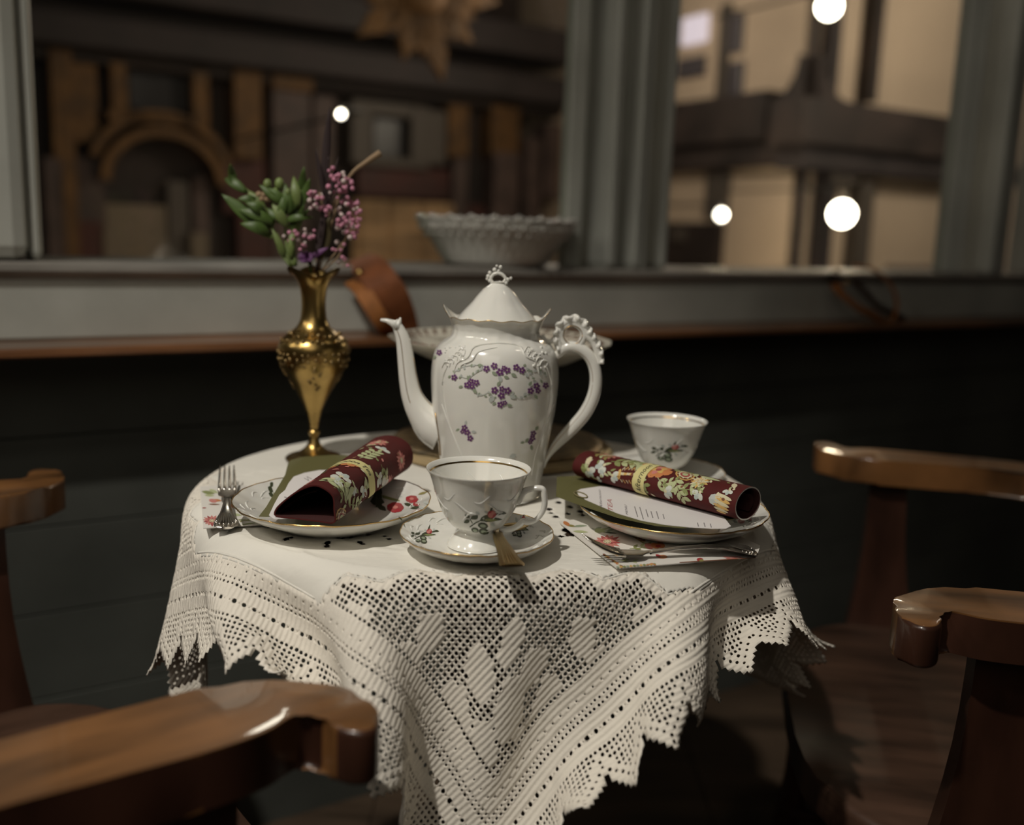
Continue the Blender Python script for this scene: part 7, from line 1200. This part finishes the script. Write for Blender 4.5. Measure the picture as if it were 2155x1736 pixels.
# ------------------------------------------------------------------ cutlery
def fork(label, H, Nk, Tp, m, wide=.019):
    H, Nk, Tp = np.array(H), np.array(Nk), np.array(Tp)
    e = empty('pastry_fork', H, label, 'fork', 'pastry forks')
    ax = (Nk - H); L = np.linalg.norm(ax); ax /= L; sd = np.cross(ax, [0, 0, 1.]); sd /= np.linalg.norm(sd); up_ = np.cross(sd, ax)
    hp_ = [(0, .0052), (.04, .0100), (.12, .0104), (.22, .0082), (.34, .0055), (.5, .0040), (.75, .0030), (1., .0030)]
    V = []; n = 12
    for t, w in hp_:
        z = .0012 + .006 * math.sin(t * PI) * .9
        for j in range(n): a = 2 * PI * j / n; V.append(H + ax * L * t + sd * (w * math.cos(a)) + up_ * (z + .0013 * math.sin(a)))
    k = len(hp_); mb = MB().add(V, [(i * n + j, i * n + (j + 1) % n, (i + 1) * n + (j + 1) % n, (i + 1) * n + j) for i in range(k - 1) for j in range(n)] + [tuple(range(n))[::-1]])
    for q in range(-3, 4): mb.tube([H + ax * L * t + sd * (q * .0026 * (1 - t * 2.2)) + up_ * (.0038 + .006 * math.sin(t * PI)) for t in (.03, .10, .18, .26)], [.0003, .0009, .0008, .0003], 6)
    for q in range(14): a = q * 2 * PI / 14; mb.ball(H + ax * L * (.10 + .07 * math.sin(a)) + sd * (.0088 * math.cos(a)) + up_ * .0040, .0011, n=6)
    mb.build('handle', m, e, sharp=60)
    d = Tp - Nk; Lt = np.linalg.norm(d); d /= Lt; s2 = np.cross(d, [0, 0, 1.]); s2 /= np.linalg.norm(s2); u2 = np.cross(s2, d)
    def curve(t): return Nk + d * Lt * t + u2 * (-.0065 * math.sin(t * PI) + .0022)
    hb = MB(); V = []; prof = [(0, .0030), (.08, .0034), (.16, .0078), (.26, wide * .5), (.36, wide * .5), (.42, wide * .49)]
    for t, w in prof:
        for j in range(n): a = 2 * PI * j / n; V.append(curve(t) + s2 * (w * math.cos(a)) + u2 * (.0011 * math.sin(a)))
    hb.add(V, [(i * n + j, i * n + (j + 1) % n, (i + 1) * n + (j + 1) % n, (i + 1) * n + j) for i in range(len(prof) - 1) for j in range(n)]); hb.build('head', m, e, sharp=60)
    for q in range(4):
        x = (q - 1.5) * wide * .29; MB().tube([curve(t) + s2 * x * (1 - .12 * max(0, t - .4)) for t in (.40, .5, .62, .75, .88, 1.)], [.0017, .0017, .0016, .0014, .0011, .0005], 8).build('tine', m, e)
    return e
fork('ornate silver pastry fork lying with tines pointing away from us, left of the left plate', onz(476, 1114, T0 + .002), onz(478, 1052, T0 + .008), onz(478, 984, T0 + .016), SILVER, .0165)
fork('silver pastry fork lying crosswise on the floral paper napkin, in front of the right plate', onz(1590, 1166, T0 + .002), onz(1368, 1166, T0 + .0045), onz(1228, 1134, T0 + .020), SILVER, .0175)
# the gold teaspoon
se, sn, sb = onz(1078, 1190, T0 + .0165), onz(1048, 1124, T0 + .0175), onz(1076, 1112, T0 + .0135)
ts = empty('teaspoon', se, 'gold teaspoon with a fanned handle end on the front saucer', 'spoon')
pth = smooth_pts([se, se * .55 + sn * .45, sn, sn * .5 + sb * .5 + np.array([-.001, .004, 0])], 6); k = len(pth); V = []; n = 12
for i, p in enumerate(pth):
    t = i / (k - 1); w = .0078 * (1 - t) ** 1.25 + .0022 - .0012 * (t < .04); tg = pth[min(i + 1, k - 1)] - pth[max(0, i - 1)]; tg /= np.linalg.norm(tg); s_ = np.cross(tg, [0, 0, 1.]); s_ /= np.linalg.norm(s_); u_ = np.cross(s_, tg)
    for j in range(n): a = 2 * PI * j / n; V.append(p + s_ * w * math.cos(a) + u_ * .0011 * math.sin(a))
mb = MB().add(V, [(i * n + j, i * n + (j + 1) % n, (i + 1) * n + (j + 1) % n, (i + 1) * n + j) for i in range(k - 1) for j in range(n)] + [tuple(range(n))[::-1]])
for q in range(-2, 3): mb.tube([pth[i] + np.array([q * .0028 * (1 - i / 11.), 0, .0011]) for i in range(0, 11)], [.0009 * math.sin(PI * (i + .5) / 12) + .0002 for i in range(11)], 6)
mb.build('handle', SPOON, ts, sharp=60)
V = []; nr, na = 6, 20; 
for i in range(nr + 1):
    for j in range(na): a = 2 * PI * j / na; r = i / nr; V.append(sb + np.array([.0155 * r * math.cos(a) * .92, .0100 * r * math.sin(a), -.0038 * (1 - r * r) + .002 + .12 * .0155 * r * math.cos(a)]))
bo = MB().add(V, [(i * na + j, (i + 1) * na + j, (i + 1) * na + (j + 1) % na, i * na + (j + 1) % na) for i in range(nr) for j in range(na)]).build('spoon_bowl', SPOON, ts)
sm = bo.modifiers.new('t', 'SOLIDIFY'); sm.thickness = .0008

# ------------------------------------------------------------------ crystal bowl on the sill
CG_ = mat('cut_crystal', (.95, .94, .88), .06, spec=.9)
b_ = CG_.node_tree.nodes['Principled BSDF']; b_.inputs['Transmission Weight'].default_value = .35; b_.inputs['IOR'].default_value = 1.5
cs0, cz0 = wl(1048, 575, .175); bc = WF(cs0, .185, .9243)
sc_b = 1 / 1170.
cb = empty('crystal_bowl', bc, 'wide cut crystal bowl with a beaded glittering rim on the window sill', 'bowl')
Rb = .142; prof = [(.0005, 0), (.085, 0), (.095, .006), (.108, .028), (.122, .050), (.134, .064), (Rb, .076), (Rb - .003, .079), (.128, .062), (.112, .040), (.092, .014), (.0005, .008)]
def bmod(th, r, z, i): 
    w = min(1, z / .03) * (.5 + .5 * (r / Rb)); return r * (1 + .018 * w * (1 - 2 * abs(((th * 22 / PI + i * .5) % 1) - .5))), z + (.006 * abs(math.sin(th * 11)) if z > .07 else 0)
MB().lathe(prof, bc, 132, 0, bmod).build('bowl', CG_, cb, smooth=False)
bd = MB()
for row, (zz, rr_, n_, s_) in enumerate(((.079, .141, 44, .0058), (.066, .137, 44, .0050), (.054, .128, 40, .0045))):
    for k in range(n_):
        a = 2 * PI * (k + row * .5) / n_; p = np.array([bc[0] + rr_ * math.cos(a), bc[1] + rr_ * math.sin(a), bc[2] + zz + (.003 if k % 2 and row == 0 else 0)])
        bd.ball(p, s_ * 1.0, n=10)
bd.build('beaded_rim', mat('sparkling_crystal_facets', (.80, .79, .74), .03, .45, spec=1.), cb)

# ------------------------------------------------------------------ leather window straps
def strap(name, label, pts, w, m, parent=None, th=.004, wdir=None):
    P = smooth_pts(pts, 6); k = len(P); V = []
    wd_ = np.array(wdir if wdir is not None else E_)
    for i, p in enumerate(P):
        tg = P[min(i + 1, k - 1)] - P[max(0, i - 1)]; tg /= np.linalg.norm(tg); s = wd_ - tg * np.dot(wd_, tg); s /= np.linalg.norm(s); nrm = np.cross(s, tg)
        for a, b in ((-1, -1), (1, -1), (1, 1), (-1, 1)): V.append(p + s * (w / 2 * a) + nrm * (th / 2 * b))
    return MB().add(V, [(i * 4 + j, i * 4 + (j + 1) % 4, (i + 1) * 4 + (j + 1) % 4, (i + 1) * 4 + j) for i in range(k - 1) for j in range(4)] + [(0, 3, 2, 1), tuple((k - 1) * 4 + j for j in range(4))]).build(name, m, parent, smooth=False, label=label)
def wp(px, py, w): s, z = wl(px, py, w); return np.array(WF(s, w, z))
st = empty('window_strap', wp(800, 620, .05), 'wide tan leather window strap hanging over the sill behind the pot spout', 'strap')
strap('strap', None, [wp(745, 548, .135), wp(772, 556, .09), wp(800, 590, .045), wp(828, 635, .035), wp(846, 690, .045), wp(848, 722, .05)], .056, LEATHER, st, .004, E_ * .9 + np.array([0, 0, .32]))
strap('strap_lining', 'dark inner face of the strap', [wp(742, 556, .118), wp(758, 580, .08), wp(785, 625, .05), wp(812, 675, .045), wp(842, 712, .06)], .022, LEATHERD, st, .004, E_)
strap('strap_return', None, [wp(742, 592, .085), wp(762, 612, .045), wp(786, 650, .025), wp(808, 684, .025), wp(822, 698, .05)], .026, LEATHER2, st, .005, E_ * .9 + np.array([0, 0, .4]))
MB().ball(wp(757, 575, .07), .007, n=10).build('stud', BRASS, st)
s2_ = empty('window_strap', wp(1820, 620, .05), 'looped tan leather window strap with a shiny buckle below the narrow window', 'strap')
strap('strap', None, [wp(1800, 558, .12), wp(1835, 566, .08), wp(1868, 592, .05), wp(1886, 630, .04), wp(1880, 668, .05), wp(1855, 676, .06)], .018, LEATHER2, s2_, .005, N_ * .75 + E_ * .65)
strap('strap_return', None, [wp(1757, 598, .07), wp(1775, 622, .045), wp(1808, 648, .035), wp(1838, 664, .035), wp(1860, 678, .05)], .020, LEATHER2, s2_, .005, N_ * .5 + E_ * .6 + np.array([0, 0, .6]))
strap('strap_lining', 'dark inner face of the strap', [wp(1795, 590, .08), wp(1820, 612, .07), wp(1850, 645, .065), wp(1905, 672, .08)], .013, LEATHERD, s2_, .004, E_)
MB().box((-.012, -.008, -.006), (.012, .008, .006), bev=.003, frame=lambda x, y, z: tuple(wp(1752, 580, .07) + x * E_ + y * N_ + np.array([0, 0, z]))).build('buckle', DARK, s2_)
MB().ball(wp(1760, 573, .055), .0075, n=12).build('stud', SILVER, s2_); MB().ball(wp(1782, 596, .05), .005, n=10).build('rivet', BRASS, s2_)

# ------------------------------------------------------------------ captain's chairs with a bow arm rail
def armchair(ER, EL_, label, zt=.690, th=.036):
    """ER, EL_: reference points at the ends of the right and left arm (world x, y)."""
    ER, EL_ = np.array(ER), np.array(EL_); O = (ER + EL_) / 2; yv = (EL_ - ER); H = np.linalg.norm(yv) / 2; yv /= 2 * H; xv = np.array([yv[1], -yv[0]])
    rz = math.atan2(xv[1], xv[0]); e = empty('armchair', (O[0], O[1], 0), label, 'chair', 'wooden armchairs', rz)
    def fr(x, y, z): p = O + xv * x + yv * y; return (p[0], p[1], z)
    rin = [(.003, .060), (-.040, .079), (-.080, .081), (-.17, .083)]; rout = [(-.17, .012), (-.105, .006), (-.068, .004), (-.040, .006), (-.022, .013), (-.010, .014), (-.004, .004), (-.004, -.014), (.004, -.026), (.016, -.027), (.026, -.012), (.029, .012), (.022, .040)]
    cx = -.17; D = .27
    def half(s):                        # s = -1 right arm, +1 left arm: outline from the inner side to the outer side
        return [(x, s * (H - l)) for x, l in rin], [(x, s * (H - l)) for x, l in rout]
    ri, ro = half(-1); li, lo_ = half(1)
    rI, rO = H - .083, H - .012
    arcI = [(cx - (D - .07) * math.sin(t), -rI * math.cos(t)) for t in np.linspace(.12, PI - .12, 20)]
    arcO = [(cx - D * math.sin(t), -rO * math.cos(t)) for t in np.linspace(.12, PI - .12, 24)]
    S = lambda pts, n=3: [(p[0], p[1]) for p in smooth_pts([(a, b, 0) for a, b in pts], n)]
    inner = S(ri) + arcI + S(li[::-1]); outer = S(lo_[::-1]) + arcO[::-1] + S(ro)
    poly = inner + outer
    # quad strip outline as prism
    rail = MB().prism(poly, zt - th, zt, bev=.004, frame=lambda x, y, z: (x, y, z), seg=3)      # outer edge and underside get the darker wood, top and inner edge the paler
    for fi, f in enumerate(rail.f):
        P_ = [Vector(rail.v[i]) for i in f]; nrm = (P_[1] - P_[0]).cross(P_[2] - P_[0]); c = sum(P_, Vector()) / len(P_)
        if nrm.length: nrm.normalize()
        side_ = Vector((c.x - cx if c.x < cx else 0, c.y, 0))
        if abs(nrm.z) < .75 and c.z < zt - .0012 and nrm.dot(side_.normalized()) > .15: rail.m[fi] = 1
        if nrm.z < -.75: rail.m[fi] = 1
    rail.v = [fr(*v) for v in rail.v]
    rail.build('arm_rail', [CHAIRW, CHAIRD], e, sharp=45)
    # seat with dished top
    sw_, sd_ = H - .055, .235; sc = -.165
    seat = [(sc + sd_ * math.copysign(abs(math.cos(t)) ** .6, math.cos(t)), sw_ * math.copysign(abs(math.sin(t)) ** .6, math.sin(t))) for t in np.linspace(0, 2 * PI, 41)[:-1]]
    MB().prism(seat, .405, .445, bev=.008, frame=fr, seg=3).build('seat', SEATW, e, sharp=45)
    def board(p0, p1, w0, w1, t, wd, name, m):    # tapered flat board between two points
        p0, p1 = np.array(p0), np.array(p1); wd = np.array([*(xv * wd[0] + yv * wd[1]), 0]); ax = (p1 - p0) / np.linalg.norm(p1 - p0); tv = np.cross(ax, wd); tv /= np.linalg.norm(tv); V = []
        for f in np.linspace(0, 1, 7):
            c = p0 + (p1 - p0) * f; w = w0 + (w1 - w0) * f + .012 * math.sin(f * PI) * -1
            for a, b in ((-1, -1), (1, -1), (1, 1), (-1, 1)): V.append(c + wd * w / 2 * a + tv * t / 2 * b)
        MB().add(V, [(i * 4 + j, i * 4 + (j + 1) % 4, (i + 1) * 4 + (j + 1) % 4, (i + 1) * 4 + j) for i in range(6) for j in range(4)] + [(3, 2, 1, 0), (24, 25, 26, 27)]).build(name, m, e, sharp=40)
    for s in (-1, 1):
        board(fr(-.075, s * (H - .062), .44), fr(-.070, s * (H - .045), zt - th + .001), .090, .050, .026, (1, 0), 'arm_post', CHAIRD)
    for k in range(7):
        t = .5 + (PI - 1.0) * k / 6; r0 = (cx - (D - .06) * math.sin(t) * .82, -(rI - .02) * math.cos(t) * .92); r1 = (cx - (D - .035) * math.sin(t), -(rI + .03) * math.cos(t))
        board(fr(r0[0], r0[1], .44), fr(r1[0], r1[1], zt - th + .001), .03, .03, .016, (math.cos(t), -math.sin(t) * 0 + .4 * math.sin(t)), 'spindle', CHAIRD)
    for x, y in ((.02, .9), (.02, -.9), (-.35, .8), (-.35, -.8)):
        MB().tube([fr(x + (.03 if x > 0 else -.04), y * (sw_ - .01) * 1.08, 0), fr(x, y * (sw_ - .03), .22), fr(x, y * (sw_ - .05), .406)], [.014, .021, .018], 12).build('leg', CHAIRD, e)
    for s in (-1, 1): MB().tube([fr(.03, s * .86 * (sw_ - .02), .16), fr(-.37, s * .78 * (sw_ - .02), .16)], .010, 10).build('stretcher', CHAIRD, e)
    MB().tube([fr(-.17, .8 * (sw_ - .02), .16), fr(-.17, -.8 * (sw_ - .02), .16)], .010, 10).build('stretcher', CHAIRD, e)
    return e
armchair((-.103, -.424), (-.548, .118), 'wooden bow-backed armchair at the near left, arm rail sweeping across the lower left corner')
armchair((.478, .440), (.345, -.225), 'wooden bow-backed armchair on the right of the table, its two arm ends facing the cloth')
